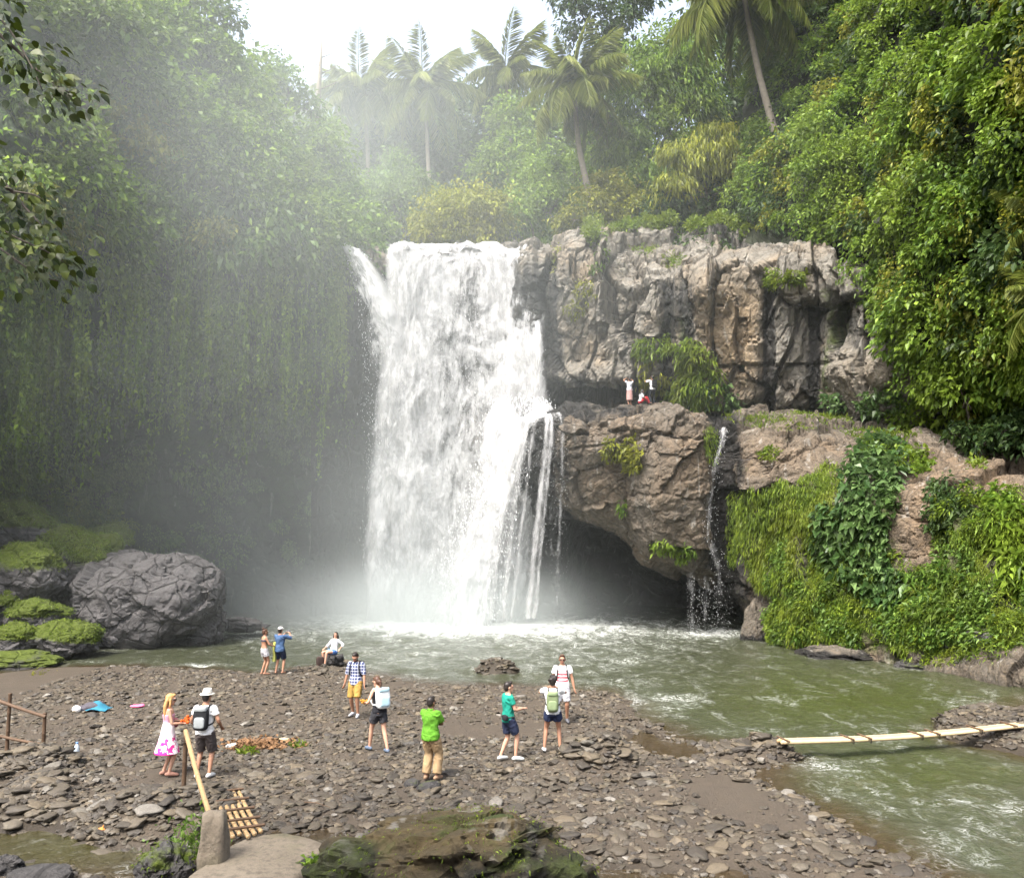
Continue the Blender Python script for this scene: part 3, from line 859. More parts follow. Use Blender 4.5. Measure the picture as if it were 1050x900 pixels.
# ---- thin veil over the left nose of the shelf
veil = empty('waterfall', P(545, 630, 46.5))
tag(veil, 'thin veil of separate streams hanging over the dark left end of the rock shelf', 'waterfall')
VEIL = [
    [(528, 428, 49.4), (527, 434, 48.6), (520, 450, 48), (512, 500, 47.7), (505, 560, 47.5), (498, 634, 47.2)],
    [(545, 426, 48.6), (546, 431, 47.6), (542, 446, 46.8), (535, 500, 46.5), (528, 560, 46.3), (522, 634, 46)],
    [(562, 424, 47.8), (564, 429, 46.8), (564, 446, 46.0), (560, 500, 45.8), (555, 560, 45.7), (550, 634, 45.5)],
    [(576, 422, 47.2), (579, 428, 46.2), (582, 446, 45.5), (582, 500, 45.3), (582, 560, 45.2), (582, 634, 45.0)],
]


def veild(u, v):
    streams = 0
    for c, wd, a in ((.10, .05, .25), (.27, .05, .30), (.40, .035, .24), (.60, .045, .38), (.68, .03, .30), (.90, .03, .18)):
        streams = streams + .62 * a * np.exp(-((u - c + .05 * (v - .3)) / wd) ** 2)
    return .475 + streams - .06 * v


o, WV = fall_sheet(VEIL, veil, 51, veild, nu=120, nv=180, lump=.15, mat=VEIL_M, top_dense=.12)
fall_sheet(VEIL, veil, 57, lambda u, v: veild(u, v) - .03, back=-.3, nu=120, nv=180, lump=.25, mat=VEIL_M, top_dense=.1)
droplets(veil, WV, 1200, 11, .15, (.005, .012))

# ---- trickle down the gully in the middle of the shelf
tri = empty('waterfall', P(742, 648, 42.6))
tag(tri, 'slender trickle running down the gully in the rock shelf left of the mossy curtain', 'waterfall')
TRI = [
    [(738, 438, 45.2), (737, 446, 43.9), (724, 490, 43.3), (720, 540, 43.1), (730, 590, 43.0), (736, 650, 42.9)],
    [(743, 438, 45.2), (742, 446, 43.9), (732, 490, 43.3), (727, 540, 43.1), (738, 590, 43.0), (744, 650, 42.9)],
    [(748, 438, 45.2), (747, 446, 43.9), (741, 490, 43.3), (736, 540, 43.1), (748, 590, 43.0), (752, 650, 42.9)],
]
o, WT = fall_sheet(TRI, tri, 63, lambda u, v: .62 - .5 * np.abs(u - .45) - .08 * v, nu=40, nv=180, lump=.08, mat=VEIL_M, edge=.3, top_dense=.15)
DRIP = [
    [(704, 586, 43.9), (705, 615, 43.7), (706, 652, 43.6)],
    [(722, 590, 43.8), (722, 615, 43.7), (722, 652, 43.6)],
    [(738, 596, 43.7), (739, 615, 43.6), (740, 652, 43.5)],
]
o, WD = fall_sheet(DRIP, tri, 69, lambda u, v: .43 + .1 * np.sin(u * 14), nu=40, nv=60, lump=.05, mat=VEIL_M, edge=.2, top_dense=0)
droplets(tri, WT, 350, 13, .08, (.005, .011))
droplets(tri, WD, 350, 14, .08, (.005, .011))
# ================================================================ PLANTS
def unit(a):
    return a / (np.linalg.norm(a, axis=-1, keepdims=True) + 1e-9)


def leaf_arrays(C, D, S, width=.28, fold=.10, droop=.15, r=None, up=1.0):
    """one folded leaf blade per row: base C, direction D, length S"""
    r = r or np.random.default_rng(1)
    n = len(C)
    U = unit(np.array([0, 0, 1.0]) * up + r.normal(0, .75, (n, 3)))
    side = unit(np.cross(D, U))
    U = np.cross(side, D)
    S = np.asarray(S)[:, None] * np.ones((1, 1))
    w = width * r.uniform(.75, 1.25, (n, 1))
    tip = C + D * S - np.array([0, 0, 1.0]) * droop * S
    m = C + D * S * .45
    L = m + side * w * S + U * fold * S
    Rr = m - side * w * S + U * fold * S
    V = np.stack([C, Rr, tip, L], 1).reshape(-1, 3)
    b = (np.arange(n) * 4)[:, None]
    F = np.concatenate([b + np.array([[0, 1, 2]]), b + np.array([[0, 2, 3]])])
    return V, F


def leaf_mat(name, dark, mid, light, warm=(.11, .10, .015), warm_amt=.35, trans=.34, nscale=.25, rough=.5):
    q = NM(name)
    rnd = q.n('ShaderNodeNewGeometry').outputs['Random Per Island']
    v = q.coord()
    col = q.ramp(rnd, [(0, dark), (.5, mid), (.9, light), (1, tuple(np.array(light) * 1.25))])
    nz = q.noise(v, nscale, 4, .6)
    col = q.mix(q.math('MULTIPLY', q.ramp(nz, [(.45, 0), (.68, 1)]), warm_amt), col, warm)
    nz2 = q.noise(v, nscale * 2.7, 3)
    col = q.mix(q.math('MULTIPLY', q.ramp(nz2, [(.35, 1), (.55, 0)]), .45), col, dark)
    # spotted and veined, and a little browned
    nz3 = q.noise(v, 7.0, 2)
    col = q.mix(q.math('MULTIPLY', q.ramp(nz3, [(.62, 0), (.75, 1)]), .12), col, (.10, .075, .03))
    d = q.bsdf(col, rough, None, .22)
    t = q.n('ShaderNodeBsdfTranslucent', {'Color': q.mix(.5, col, tuple(np.minimum(np.array(light) * 1.5, 1)))}).outputs[0]
    return q.done(q.n('ShaderNodeMixShader', {0: trans, 1: d, 2: t}).outputs[0])


LM = {
    'fresh': leaf_mat('leaf_fresh_green', (.026, .056, .007), (.090, .165, .018), (.20, .29, .038), (.19, .215, .020), .45),
    'yellow': leaf_mat('leaf_yellow_green', (.045, .058, .008), (.135, .155, .018), (.25, .26, .032), (.22, .20, .022), .4),
    'golden': leaf_mat('leaf_golden_green', (.060, .080, .010), (.17, .195, .018), (.29, .31, .035), (.27, .23, .024), .4),
    'mid': leaf_mat('leaf_mid_green', (.022, .050, .008), (.070, .130, .020), (.15, .23, .040), (.12, .12, .022), .4),
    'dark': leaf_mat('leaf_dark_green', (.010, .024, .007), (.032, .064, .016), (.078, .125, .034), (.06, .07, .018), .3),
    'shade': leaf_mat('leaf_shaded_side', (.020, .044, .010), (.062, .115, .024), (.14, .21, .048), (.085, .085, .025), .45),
    'ivy': leaf_mat('leaf_ivy', (.018, .044, .012), (.055, .110, .030), (.13, .20, .07), (.10, .13, .02), .2, rough=.38),
    'moss': leaf_mat('leaf_moss', (.036, .062, .007), (.090, .140, .014), (.175, .24, .025), (.17, .155, .018), .35, trans=.25, nscale=.6),
    'grass': leaf_mat('leaf_grass', (.050, .085, .010), (.105, .165, .016), (.175, .235, .030), (.18, .16, .022), .4, nscale=.5),
    'palm': leaf_mat('leaf_palm', (.050, .080, .014), (.13, .17, .028), (.24, .27, .060), (.26, .22, .05), .35, trans=.36),
    'near': leaf_mat('leaf_near', (.008, .017, .003), (.018, .034, .005), (.055, .075, .009), (.10, .09, .010), .2, trans=.22, nscale=1.2),
}
bark = plain('bark', (.13, .11, .085), .9, .5, 6, bump=.6)
bark_dark = plain('dark_bark', (.05, .042, .032), .9, .5, 6, bump=.6)
palm_bark = plain('palm_bark', (.21, .18, .145), .9, .4, 5, bump=.6)


def clump_pts(c, r, n, seed, sub=14, subr=.30, squash=.85, inner=.5, bottom=-.75):
    """leaf roots in sub-clumps spread over an uneven lobe"""
    g = np.random.default_rng(seed)
    k = max(5, int(sub))
    d = unit(g.normal(0, 1, (k, 3)))
    d[:, 2] = np.where(d[:, 2] < bottom, -d[:, 2], d[:, 2])
    rad = g.uniform(inner, 1.0, (k, 1)) * r
    sc = d * rad * np.array([1, 1, squash])
    w = g.integers(0, k, n)
    off = g.normal(0, 1, (n, 3)) * subr * r * np.array([1, 1, .7]) * g.uniform(.5, 1.3, k)[w][:, None]
    p = sc[w] + off
    out = unit(p + 1e-3)
    return np.asarray(c) + p, out, g


def crown_mesh(name, lobes, mat, leaf=.38, dens=1.0, droop=.35, width=.28, seed=0, sub=16, hang=.25):
    Vs, Fs, nb = [], [], 0
    for i, (c, r) in enumerate(lobes):
        n = int(dens * 13 * r * r / (leaf * leaf * width))
        n = int(np.clip(n, 150, 9000))
        p, out, g = clump_pts(c, r, n, seed * 131 + i, sub)
        D = unit(out * .8 + g.normal(0, .6, (n, 3)) - np.array([0, 0, droop]))
        S = leaf * g.uniform(.6, 1.35, n)
        V, F = leaf_arrays(p, D, S, width, .08, hang, g)
        Vs.append(V); Fs.append(F + nb); nb += len(V)
    return mesh_np(name, np.vstack(Vs), np.vstack(Fs), mat)


def tree(name, label, cat, base, lobes, mat, leaf=.38, dens=1.0, trunk_r=.22, bark_m=None, seed=0, group=None, droop=.35, width=.28, hang=.25, limbs=True):
    """base: world point; lobes: (px, py, t, r_px)"""
    L = [(P(a, b, t), r / FPX * t) for a, b, t, r in lobes]
    base = np.asarray(base, float)
    root = empty(name, base)
    tag(root, label, cat, group)
    g = np.random.default_rng(seed + 5)
    mb = MB()
    cen = np.mean([l[0] for l in L], 0)
    fork = base * .45 + cen * .55
    fork[:2] = base[:2] * .7 + cen[:2] * .3
    pts = [base - np.array([0, 0, .6]), base * .6 + fork * .4 + g.normal(0, .15, 3), fork]
    mb.tube(pchip([0, 1, 2], np.array(pts), np.linspace(0, 2, 8)), np.linspace(trunk_r, trunk_r * .6, 8), 9)
    if limbs:
        for c, r in L:
            mid = (fork + c) / 2 + g.normal(0, .25, 3) + np.array([0, 0, -.1 * r])
            mb.tube(pchip([0, 1, 2], np.array([fork, mid, c]), np.linspace(0, 2, 6)), np.linspace(trunk_r * .5, .03, 6), 6)
            for k in range(5):
                e = c + unit(g.normal(0, 1, 3)) * r * .8
                mb.tube(np.array([c * .6 + mid * .4, (c + e) / 2 + g.normal(0, .1, 3), e]), [trunk_r * .18 + .015, .02, .01], 5)
    mb.build('trunk', bark_m or bark, root, world=True)
    link('crown', crown_mesh('crown', L, mat, leaf, dens, droop, width, seed, hang=hang), root, world=True)
    return root


# ---------------------------------------------------------------- palms
def frond_mesh(name, length, mat, seed, arch=.55, dry=False):
    g = np.random.default_rng(seed)
    m = 46
    s = np.linspace(0, 1, m)
    x = length * (s - .10 * s ** 3)
    z = length * (.16 * s - arch * s ** 2.2)
    rib = np.stack([x, .04 * length * np.sin(s * 2.4 + seed), z], -1)
    tan = unit(np.gradient(rib, axis=0))
    mb = MB()
    mb.tube(rib[::3], np.linspace(.055, .012, len(rib[::3])), 5)
    C, D, S = [], [], []
    for sd in (-1, 1):
        for k in range(3, m):
            for _ in range(2):
                if g.random() < .06: continue
                ll = length * .27 * math.sin(math.pi * min(1, .12 + s[k] * .93)) ** .6 * g.uniform(.8, 1.1)
                d = tan[k] * .55 + np.array([0, sd * .78, -.50 - .50 * s[k]]) + g.normal(0, .09, 3)
                C.append(rib[k] + tan[k] * g.uniform(0, .5) * length / m); D.append(d); S.append(ll)
    V, F = leaf_arrays(np.array(C), unit(np.array(D)), np.array(S), .040, .02, .30, g)
    mb.add(V, F)
    return mb.mesh(name, mat, False)


def palm(label, bpx, tpx, flen, nf, seed, mat=None, group='coconut palms above the falls', rad=.20, meshes=None, bend=.3, up=.75):
    B, T = P(*bpx), P(*tpx)
    if 60 < B[1] < 150: B[2] = min(B[2], float(hills_z(B[0], B[1])))
    root = empty('palm_tree', B)
    tag(root, label, 'palm tree', group)
    g = np.random.default_rng(seed)
    mid = (B + T) / 2 + np.array([bend, 0, 0])
    s = np.linspace(0, 1, 60)
    c = pchip([0, .5, 1], np.array([B - [0, 0, 1.0], mid, T]), s)
    rr = rad * (1.25 - .5 * s + .5 * np.exp(-s * 14)) * (1 + .035 * np.cos(np.arange(60) * math.pi))
    MB().tube(c, rr, 10).build('trunk', palm_bark, root, world=True)
    ms = meshes or [frond_mesh('frond', flen, mat or LM['palm'], seed * 7 + k, (.34, .52, .72)[k]) for k in range(3)]
    for k in range(nf):
        a = k * 2.39996 + g.uniform(-.2, .2)
        f = k / (nf - 1)
        el = R(66 - 102 * f ** up + g.uniform(-13, 11))
        o = bpy.data.objects.new('frond', ms[min(2, int(f * 2.99))])
        COL.objects.link(o); o.parent = root
        o.location = Vector(T - B) + Vector((0, 0, .05))
        o.rotation_euler = (g.uniform(-.35, .35), -el, a)
        sc = g.uniform(.80, 1.12); o.scale = (sc, sc, sc)
    for k in range(5):
        a = k * 1.3 + seed
        MB().ball((.26 * math.cos(a), .26 * math.sin(a), -.25 - .06 * (k % 2)), (.13, .13, .16), 10, 7).build('coconut', plain('coconut_husk', (.16, .13, .04), .6) if 'coconut_husk' not in bpy.data.materials else bpy.data.materials['coconut_husk'], root, loc=T - B)
    return root


# ---------------------------------------------------------------- cover rooted on rock
def pick(V, N, px0, py0, rx, ry, n, seed, face=True):
    """n surface points of a sheet inside a pixel ellipse, with normals"""
    g = np.random.default_rng(seed)
    px, py, t = proj(V)
    inside = ((px - px0) / rx) ** 2 + ((py - py0) / ry) ** 2 + .35 * fbm(V * .8, 3, seed) < 1
    idx = np.argwhere(inside)
    if not len(idx): return np.zeros((0, 3)), np.zeros((0, 3)), g
    k = idx[g.integers(0, len(idx), n)]
    return V[k[:, 0], k[:, 1]] + g.normal(0, .05, (n, 3)), N[k[:, 0], k[:, 1]], g


def patch(name, label, cat, V, N, ells, n, mat, leaf, width=.28, dirw=(.5, -.6), rand=.5, seed=0, puff=.25, droop=.2, group=None, kind=None, hangers=0):
    """a plant rooted on rock; dirw: weights of the surface normal and of the vertical in a leaf's direction"""
    Vs, Fs, nb, cen = [], [], 0, []
    area = sum(e[2] * e[3] for e in ells)
    for i, e in enumerate(ells):
        k = max(20, int(n * e[2] * e[3] / area))
        p, nn, g = pick(V, N, *e, k, seed * 97 + i)
        if not len(p): continue
        # clumping: leaves stand off the rock in tufts
        h = (.5 + .5 * fbm(p * 1.6, 3, seed + 3)) * puff
        p = p + nn * (h * g.uniform(.1, 1.3, len(p)))[:, None]
        D = unit(nn * dirw[0] + np.array([0, 0, dirw[1]]) + g.normal(0, rand, (len(p), 3)))
        Vv, F = leaf_arrays(p, D, leaf * g.uniform(.55, 1.4, len(p)), width, .08, droop, g)
        Vs.append(Vv); Fs.append(F + nb); nb += len(Vv); cen.append(p.mean(0))
    Vs = np.vstack(Vs)
    b = np.mean(cen, 0)
    o = link(name, mesh_np(name, Vs - b, np.vstack(Fs), mat), None, b)
    tag(o, label, cat, group, kind)
    return o


def cover(name, V, N, weight, n_cl, rr, per, leaf, mat, seed, dirw=(.6, -.35), rand=.6, width=.28, out=.35, stretch=1.0, top=1.0):
    """many leaf clumps rooted over a whole slope: uncountable cover, one object"""
    g = np.random.default_rng(seed)
    w = np.clip(weight, 0, None).ravel()
    w = w * w.size / (w.sum() + 1e-9)
    idx = g.choice(w.size, n_cl, p=w / w.sum())
    c = V.reshape(-1, 3)[idx]; nn = N.reshape(-1, 3)[idx]
    r = g.uniform(*rr, n_cl)
    c = c + nn * (r * out)[:, None]
    own = np.repeat(np.arange(n_cl), per)
    m = len(own)
    d = unit(g.normal(0, 1, (m, 3)))
    s = np.where((d * nn[own]).sum(-1) < -.2, -1, 1)[:, None]
    d = d * s
    p = c[own] + d * (r[own] * g.uniform(.45, 1.0, m) ** .7)[:, None] * np.array([1, 1, stretch])
    p = p + .25 * r[own][:, None] * np.stack([vnoise(p * 1.1, seed + 1), vnoise(p * 1.1, seed + 2), vnoise(p * 1.1, seed + 4)], -1)
    D = unit(d * .5 + nn[own] * dirw[0] + np.array([0, 0, dirw[1]]) + g.normal(0, rand, (m, 3)))
    Vv, F = leaf_arrays(p, D, leaf * g.uniform(.55, 1.4, m) * g.uniform(.7, 1.25, n_cl)[own], width, .08, .25, g)
    o = link(name, mesh_np(name, Vv, F, mat), None)
    tag(o, kind='stuff')
    return o


def hangers(name, V, N, weight, n, length, mat, seed, leaf=.16, per_m=7):
    """aerial roots and creepers hanging free from an overhang"""
    g = np.random.default_rng(seed)
    w = np.clip(weight, 0, None).ravel()
    idx = g.choice(w.size, n, p=w / w.sum())
    c = V.reshape(-1, 3)[idx] + N.reshape(-1, 3)[idx] * g.uniform(.9, 2.0, (n, 1))
    Cs, Ds, Ss = [], [], []
    mb = MB()
    for k in range(n):
        L = g.uniform(*length)
        m = max(6, int(L * per_m))
        s = np.linspace(0, 1, m)
        pts = c[k] + np.stack([.25 * np.sin(s * 2.2 + k) * s, .1 * s, -L * s], -1)
        mb.tube(pts[::max(1, m // 6)], .014, 3, cap=False)
        Cs.append(pts + g.normal(0, .05, (m, 3))); Ds.append(unit(g.normal(0, .7, (m, 3)) + np.array([0, 0, -.9]))); Ss.append(np.full(m, leaf) * g.uniform(.6, 1.5, m))
    Vv, F = leaf_arrays(np.vstack(Cs), np.vstack(Ds), np.concatenate(Ss), .3, .08, .2, g)
    mb.add(Vv, F)
    o = mb.build(name, mat, None, False)
    tag(o, kind='stuff')
    return o
# ================================================================ JUNGLE LAYOUT
# ---- creepers over the left cliff
px, py, tt = proj(LEFT_V)
wgt = sst(470, 330, py) * (.4 + .6 * (fbm(LEFT_V * .2, 3, 201) > -.15)) + .10 * sst(620, 470, py) * (px < 330)
wgt = wgt * (px > -260) * (1 - .95 * np.exp(-((px - 185) / 70) ** 2 - ((py - 262) / 12) ** 2) - .7 * np.exp(-((px - 150) / 25) ** 2 - ((py - 290) / 40) ** 2))
wgt = wgt * (1 - sst(356, 366, px)) * sst(-.32, .12, fbm(LEFT_V * .16, 3, 202))
cover('cliff_creepers', LEFT_V, LEFT_N, wgt, 560, (.7, 2.1), 200, .34, LM['mid'], 301, (.55, -.55))
cover('cliff_foliage', LEFT_V, LEFT_N, wgt * sst(330, 180, py), 260, (1.0, 2.6), 280, .38, LM['fresh'], 303, (.5, -.3))
cover('cliff_moss', LEFT_V, LEFT_N, sst(620, 480, py) * sst(250, 380, py) * (px < 350) * (px > -200) * (fbm(LEFT_V * .25, 3, 207) > -.05), 520, (.4, 1.3), 150, .20, LM['shade'], 305, (.5, -.7))
patch('bank_grass', None, None, LEFT_V, LEFT_N, [(30, 520, 60, 40), (100, 545, 40, 22), (20, 580, 40, 40)], 9000, LM['grass'], .30, .09, (.4, .5), .6, 320, .5, .4, None, 'stuff')
hangers('hanging_vines', LEFT_V, LEFT_N, np.exp(-((py - 290) / 45) ** 2) * (px > -80) * (px < 345), 460, (2.0, 8.0), LM['fresh'], 307, .24)

# ---- cover of the right slope
px, py, tt = proj(SLOPE_V)
low = np.interp(px, [760, 800, 850, 885, 918, 940, 965, 1000], [232, 246, 254, 268, 302, 362, 425, 455])
edge = sst(0, 22, low - py)
cover('hillside_foliage', SLOPE_V, SLOPE_N, edge * (.6 + (fbm(SLOPE_V * .25, 3, 211) > -.1)), 520, (.6, 1.7), 430, .25, LM['fresh'], 311, (.5, -.5))
cover('hillside_creepers', SLOPE_V, SLOPE_N, edge * (px > 850), 140, (.5, 1.4), 380, .22, LM['yellow'], 313, (.5, -.75), stretch=1.3)
cover('hillside_undergrowth', SLOPE_V, SLOPE_N, edge, 300, (.7, 1.7), 200, .32, LM['dark'], 315, (.5, -.4), out=.1)

# ---- undergrowth on the ground above the falls
gx, gy = np.meshgrid(np.linspace(-34, 44, 160), np.linspace(61, 110, 90), indexing='ij')
HV = np.stack([gx, gy, hills_z(gx, gy)], -1)
HN = np.zeros_like(HV); HN[..., 2] = 1
px, py, tt = proj(HV)
wh = (px > 250) * (px < 900) * (1 - .9 * np.exp(-((gx + 4.0) / 5.0) ** 2) * sst(72, 62, gy))
cover('plateau_undergrowth', HV, HN, wh, 300, (1.0, 2.4), 220, .42, LM['mid'], 317, (.5, .1), out=.5)
# the rim right of the falls
px, py, tt = proj(CLIFF_V)
rim = (py < 250) * (px > 600) * (px < 830) * sst(252, 240, py)
cover('rim_undergrowth', CLIFF_V, CLIFF_N, rim * 1.0, 70, (.3, .8), 150, .26, LM['grass'], 319, (.3, .5), out=.4)

# ---- trees, each a thing
T = tree
def B_(px, py, t): return P(px, py, t)
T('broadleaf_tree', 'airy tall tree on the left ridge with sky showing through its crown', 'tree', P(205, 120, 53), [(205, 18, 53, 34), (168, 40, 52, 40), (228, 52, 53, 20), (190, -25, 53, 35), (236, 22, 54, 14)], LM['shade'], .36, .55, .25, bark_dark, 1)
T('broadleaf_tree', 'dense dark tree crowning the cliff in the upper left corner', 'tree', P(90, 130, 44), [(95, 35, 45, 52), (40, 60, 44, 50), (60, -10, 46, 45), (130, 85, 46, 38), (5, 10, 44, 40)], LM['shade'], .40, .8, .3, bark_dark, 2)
T('broadleaf_tree', 'rounded tree at the end of the left ridge beside the pale sky', 'tree', P(280, 150, 58), [(270, 78, 58, 26), (295, 88, 58, 22), (255, 100, 57, 24), (318, 108, 59, 16)], LM['mid'], .36, .75, .2, bark_dark, 3)
T('broadleaf_tree', 'pale misty tree at the top of the cliff left of the waterfall lip', 'tree', P(322, 230, 60), [(320, 165, 60, 34), (300, 150, 60, 26), (340, 190, 60, 26), (335, 140, 62, 22)], LM['fresh'], .38, .75, .2, bark, 4)
T('leafy_bush', 'dark bush hanging over the cliff beside the left arm of the falls', 'bush', P(322, 268, 56.4), [(318, 240, 56, 26), (335, 262, 56, 17), (300, 262, 55, 24), (326, 292, 55.5, 17)], LM['mid'], .32, .9, .1, bark_dark, 5)
T('leafy_bush', 'light green bush behind the dark rock at the left end of the lip', 'bush', P(368, 246, 63), [(368, 226, 63, 26), (392, 234, 63, 17), (346, 222, 63, 22), (352, 195, 64, 24)], LM['fresh'], .34, .9, .1, bark, 6)
T('broadleaf_tree', 'dark misty tree between the two hazy palms above the falls', 'tree', P(410, 205, 82), [(412, 150, 82, 30), (430, 178, 82, 28), (398, 185, 82, 24), (455, 160, 84, 26)], LM['dark'], .50, .8, .25, bark_dark, 7)
T('broadleaf_tree', 'broad dark tree in haze behind the yellow dome bush', 'tree', P(490, 205, 84), [(490, 135, 84, 36), (520, 150, 84, 32), (470, 168, 84, 30), (510, 105, 86, 24), (545, 165, 84, 24)], LM['dark'], .50, .85, .25, bark_dark, 8)
T('dome_bush', 'yellow green dome shaped bush above the left part of the lip', 'bush', P(472, 244, 61), [(475, 212, 61, 32), (448, 222, 61, 25), (505, 220, 61, 24), (468, 235, 60.4, 24), (500, 240, 60.4, 20), (440, 240, 60.4, 16)], LM['golden'], .30, 1.0, .1, bark, 9, droop=.6)
T('leafy_bush', 'soft green bush between the yellow dome bush and the leaning palm', 'bush', P(548, 240, 64), [(545, 196, 64, 28), (568, 212, 63, 26), (530, 220, 63, 22), (560, 180, 66, 22)], LM['fresh'], .34, .9, .1, bark, 10)
T('leafy_bush', 'yellowish bush at the foot of the leaning palm on the rim', 'bush', P(612, 236, 61), [(605, 216, 61, 24), (632, 210, 61, 26), (650, 222, 60, 18), (585, 226, 61, 17), (620, 192, 62, 18)], LM['yellow'], .30, .9, .1, bark, 11)
T('bamboo_clump', 'tall light green bamboo clump right of the leaning palm', 'bamboo', P(665, 225, 64), [(652, 105, 65, 34), (690, 88, 65, 38), (640, 150, 64, 30), (680, 145, 64, 34), (668, 62, 66, 30), (705, 55, 66, 30), (655, 188, 63, 26), (716, 112, 65, 26)], LM['fresh'], .42, 1.0, .15, bark, 12, droop=.75, width=.17, hang=.4)
T('broadleaf_tree', 'dark crowned tree at the top edge behind the leaning palm', 'tree', P(625, 130, 78), [(605, 22, 78, 28), (640, 18, 78, 26), (585, -12, 78, 26), (622, 50, 78, 18), (655, -10, 78, 26)], LM['dark'], .46, .75, .25, bark_dark, 13)
T('weeping_bush', 'large weeping bush with yellow tips and a dark hollow below, on the cliff rim', 'bush', P(724, 232, 58), [(700, 165, 57.5, 24), (730, 152, 57.5, 27), (757, 165, 57.5, 22), (690, 192, 57, 18), (768, 190, 57.5, 16), (728, 178, 58, 24)], LM['golden'], .34, .95, .12, bark, 14, droop=1.5, width=.16, hang=.5)
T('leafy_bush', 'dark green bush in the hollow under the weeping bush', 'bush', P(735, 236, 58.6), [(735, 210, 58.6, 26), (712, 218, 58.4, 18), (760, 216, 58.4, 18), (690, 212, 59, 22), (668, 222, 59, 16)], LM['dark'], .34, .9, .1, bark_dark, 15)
T('broadleaf_tree', 'tall dark forest tree behind the leaning trunk of the near palm', 'tree', P(760, 190, 74), [(745, 70, 74, 44), (770, 115, 74, 38), (735, 20, 75, 36), (790, 40, 74, 40), (740, 120, 73, 26)], LM['dark'], .48, .9, .3, bark_dark, 16)
T('broadleaf_tree', 'tall dark forest tree right of the leaning trunk, with bright gaps', 'tree', P(835, 190, 72), [(830, 70, 72, 32), (822, 120, 72, 30), (812, 20, 73, 32), (848, 20, 74, 20), (900, 10, 72, 24)], LM['dark'], .48, .8, .3, bark_dark, 17)
T('leafy_bush', 'yellow green bush on top of the pale cliff at the foot of the near palm', 'bush', P(806, 236, 52), [(800, 162, 53, 22), (822, 182, 52, 25), (806, 206, 51.5, 20), (795, 188, 52, 14), (790, 228, 51, 12)], LM['yellow'], .30, 1.0, .1, bark, 18, droop=.7)
T('broadleaf_tree', 'bright green tree bulging over the right end of the upper cliff', 'tree', P(868, 262, 48), [(850, 130, 49, 34), (885, 120, 49, 38), (840, 175, 48, 32), (878, 175, 47, 38), (905, 160, 47, 34), (848, 215, 47.4, 26), (890, 222, 46, 28)], LM['fresh'], .24, .95, .2, bark_dark, 19)
T('broadleaf_tree', 'tall tree with a bare pale trunk standing above the bright bulging tree', 'tree', P(878, 110, 56), [(905, 40, 55, 32), (930, 20, 55, 34), (870, -15, 56, 32), (948, 60, 54, 28), (915, 78, 54, 24)], LM['fresh'], .28, .8, .36, bark, 20)
T('broadleaf_tree', 'huge leafy tree filling the upper right corner', 'tree', P(985, 200, 42), [(965, 60, 43, 48), (1010, 40, 42, 50), (1045, 90, 41, 48), (960, 120, 42, 44), (1005, 130, 41, 50), (1030, -10, 42, 50), (975, -10, 43, 40), (1070, 20, 40, 50)], LM['fresh'], .24, .9, .35, bark_dark, 21)
T('leafy_bush', 'mass of dark leaves high on the right slope below the corner tree', 'bush', P(1030, 270, 36), [(1030, 190, 36.5, 44), (1000, 215, 37, 36), (1050, 240, 35.5, 40), (975, 180, 38, 34)], LM['mid'], .23, .9, .15, bark_dark, 22)
T('leafy_bush', 'trailing green bush in the middle of the right slope', 'bush', P(965, 320, 40), [(950, 200, 41.5, 36), (946, 250, 41.5, 36), (960, 295, 40.5, 36), (966, 345, 41, 28), (985, 330, 39, 30)], LM['fresh'], .20, .9, .12, bark_dark, 23, droop=1.0)
T('leafy_bush', 'fresh green bush low on the right slope above the small leafy tree', 'bush', P(1020, 350, 36), [(1010, 300, 37, 36), (1040, 330, 35.5, 34), (1000, 345, 37.5, 28), (1045, 270, 35.5, 30)], LM['fresh'], .21, .9, .12, bark_dark, 24, droop=.7)
T('small_tree', 'small light leaved tree with thin stems at the right end of the shelf', 'tree', P(990, 440, 38.5), [(985, 378, 38.5, 28), (962, 398, 38.7, 19), (1012, 392, 38, 24), (1030, 410, 37.4, 18), (990, 405, 38, 22)], LM['fresh'], .30, .85, .09, bark, 25)
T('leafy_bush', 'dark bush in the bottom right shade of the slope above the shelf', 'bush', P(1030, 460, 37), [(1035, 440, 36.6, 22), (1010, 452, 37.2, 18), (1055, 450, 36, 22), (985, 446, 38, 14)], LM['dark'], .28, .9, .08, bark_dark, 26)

# ---- bushes hanging on the shaded cliff
_lpx, _lpy, _lt = proj(LEFT_V)


def on_left(px, py, r, out=1.3):
    k = np.argmin((_lpx - px) ** 2 + (_lpy - py) ** 2)
    return (px, py, float(_lt.ravel()[k]) - out, r)


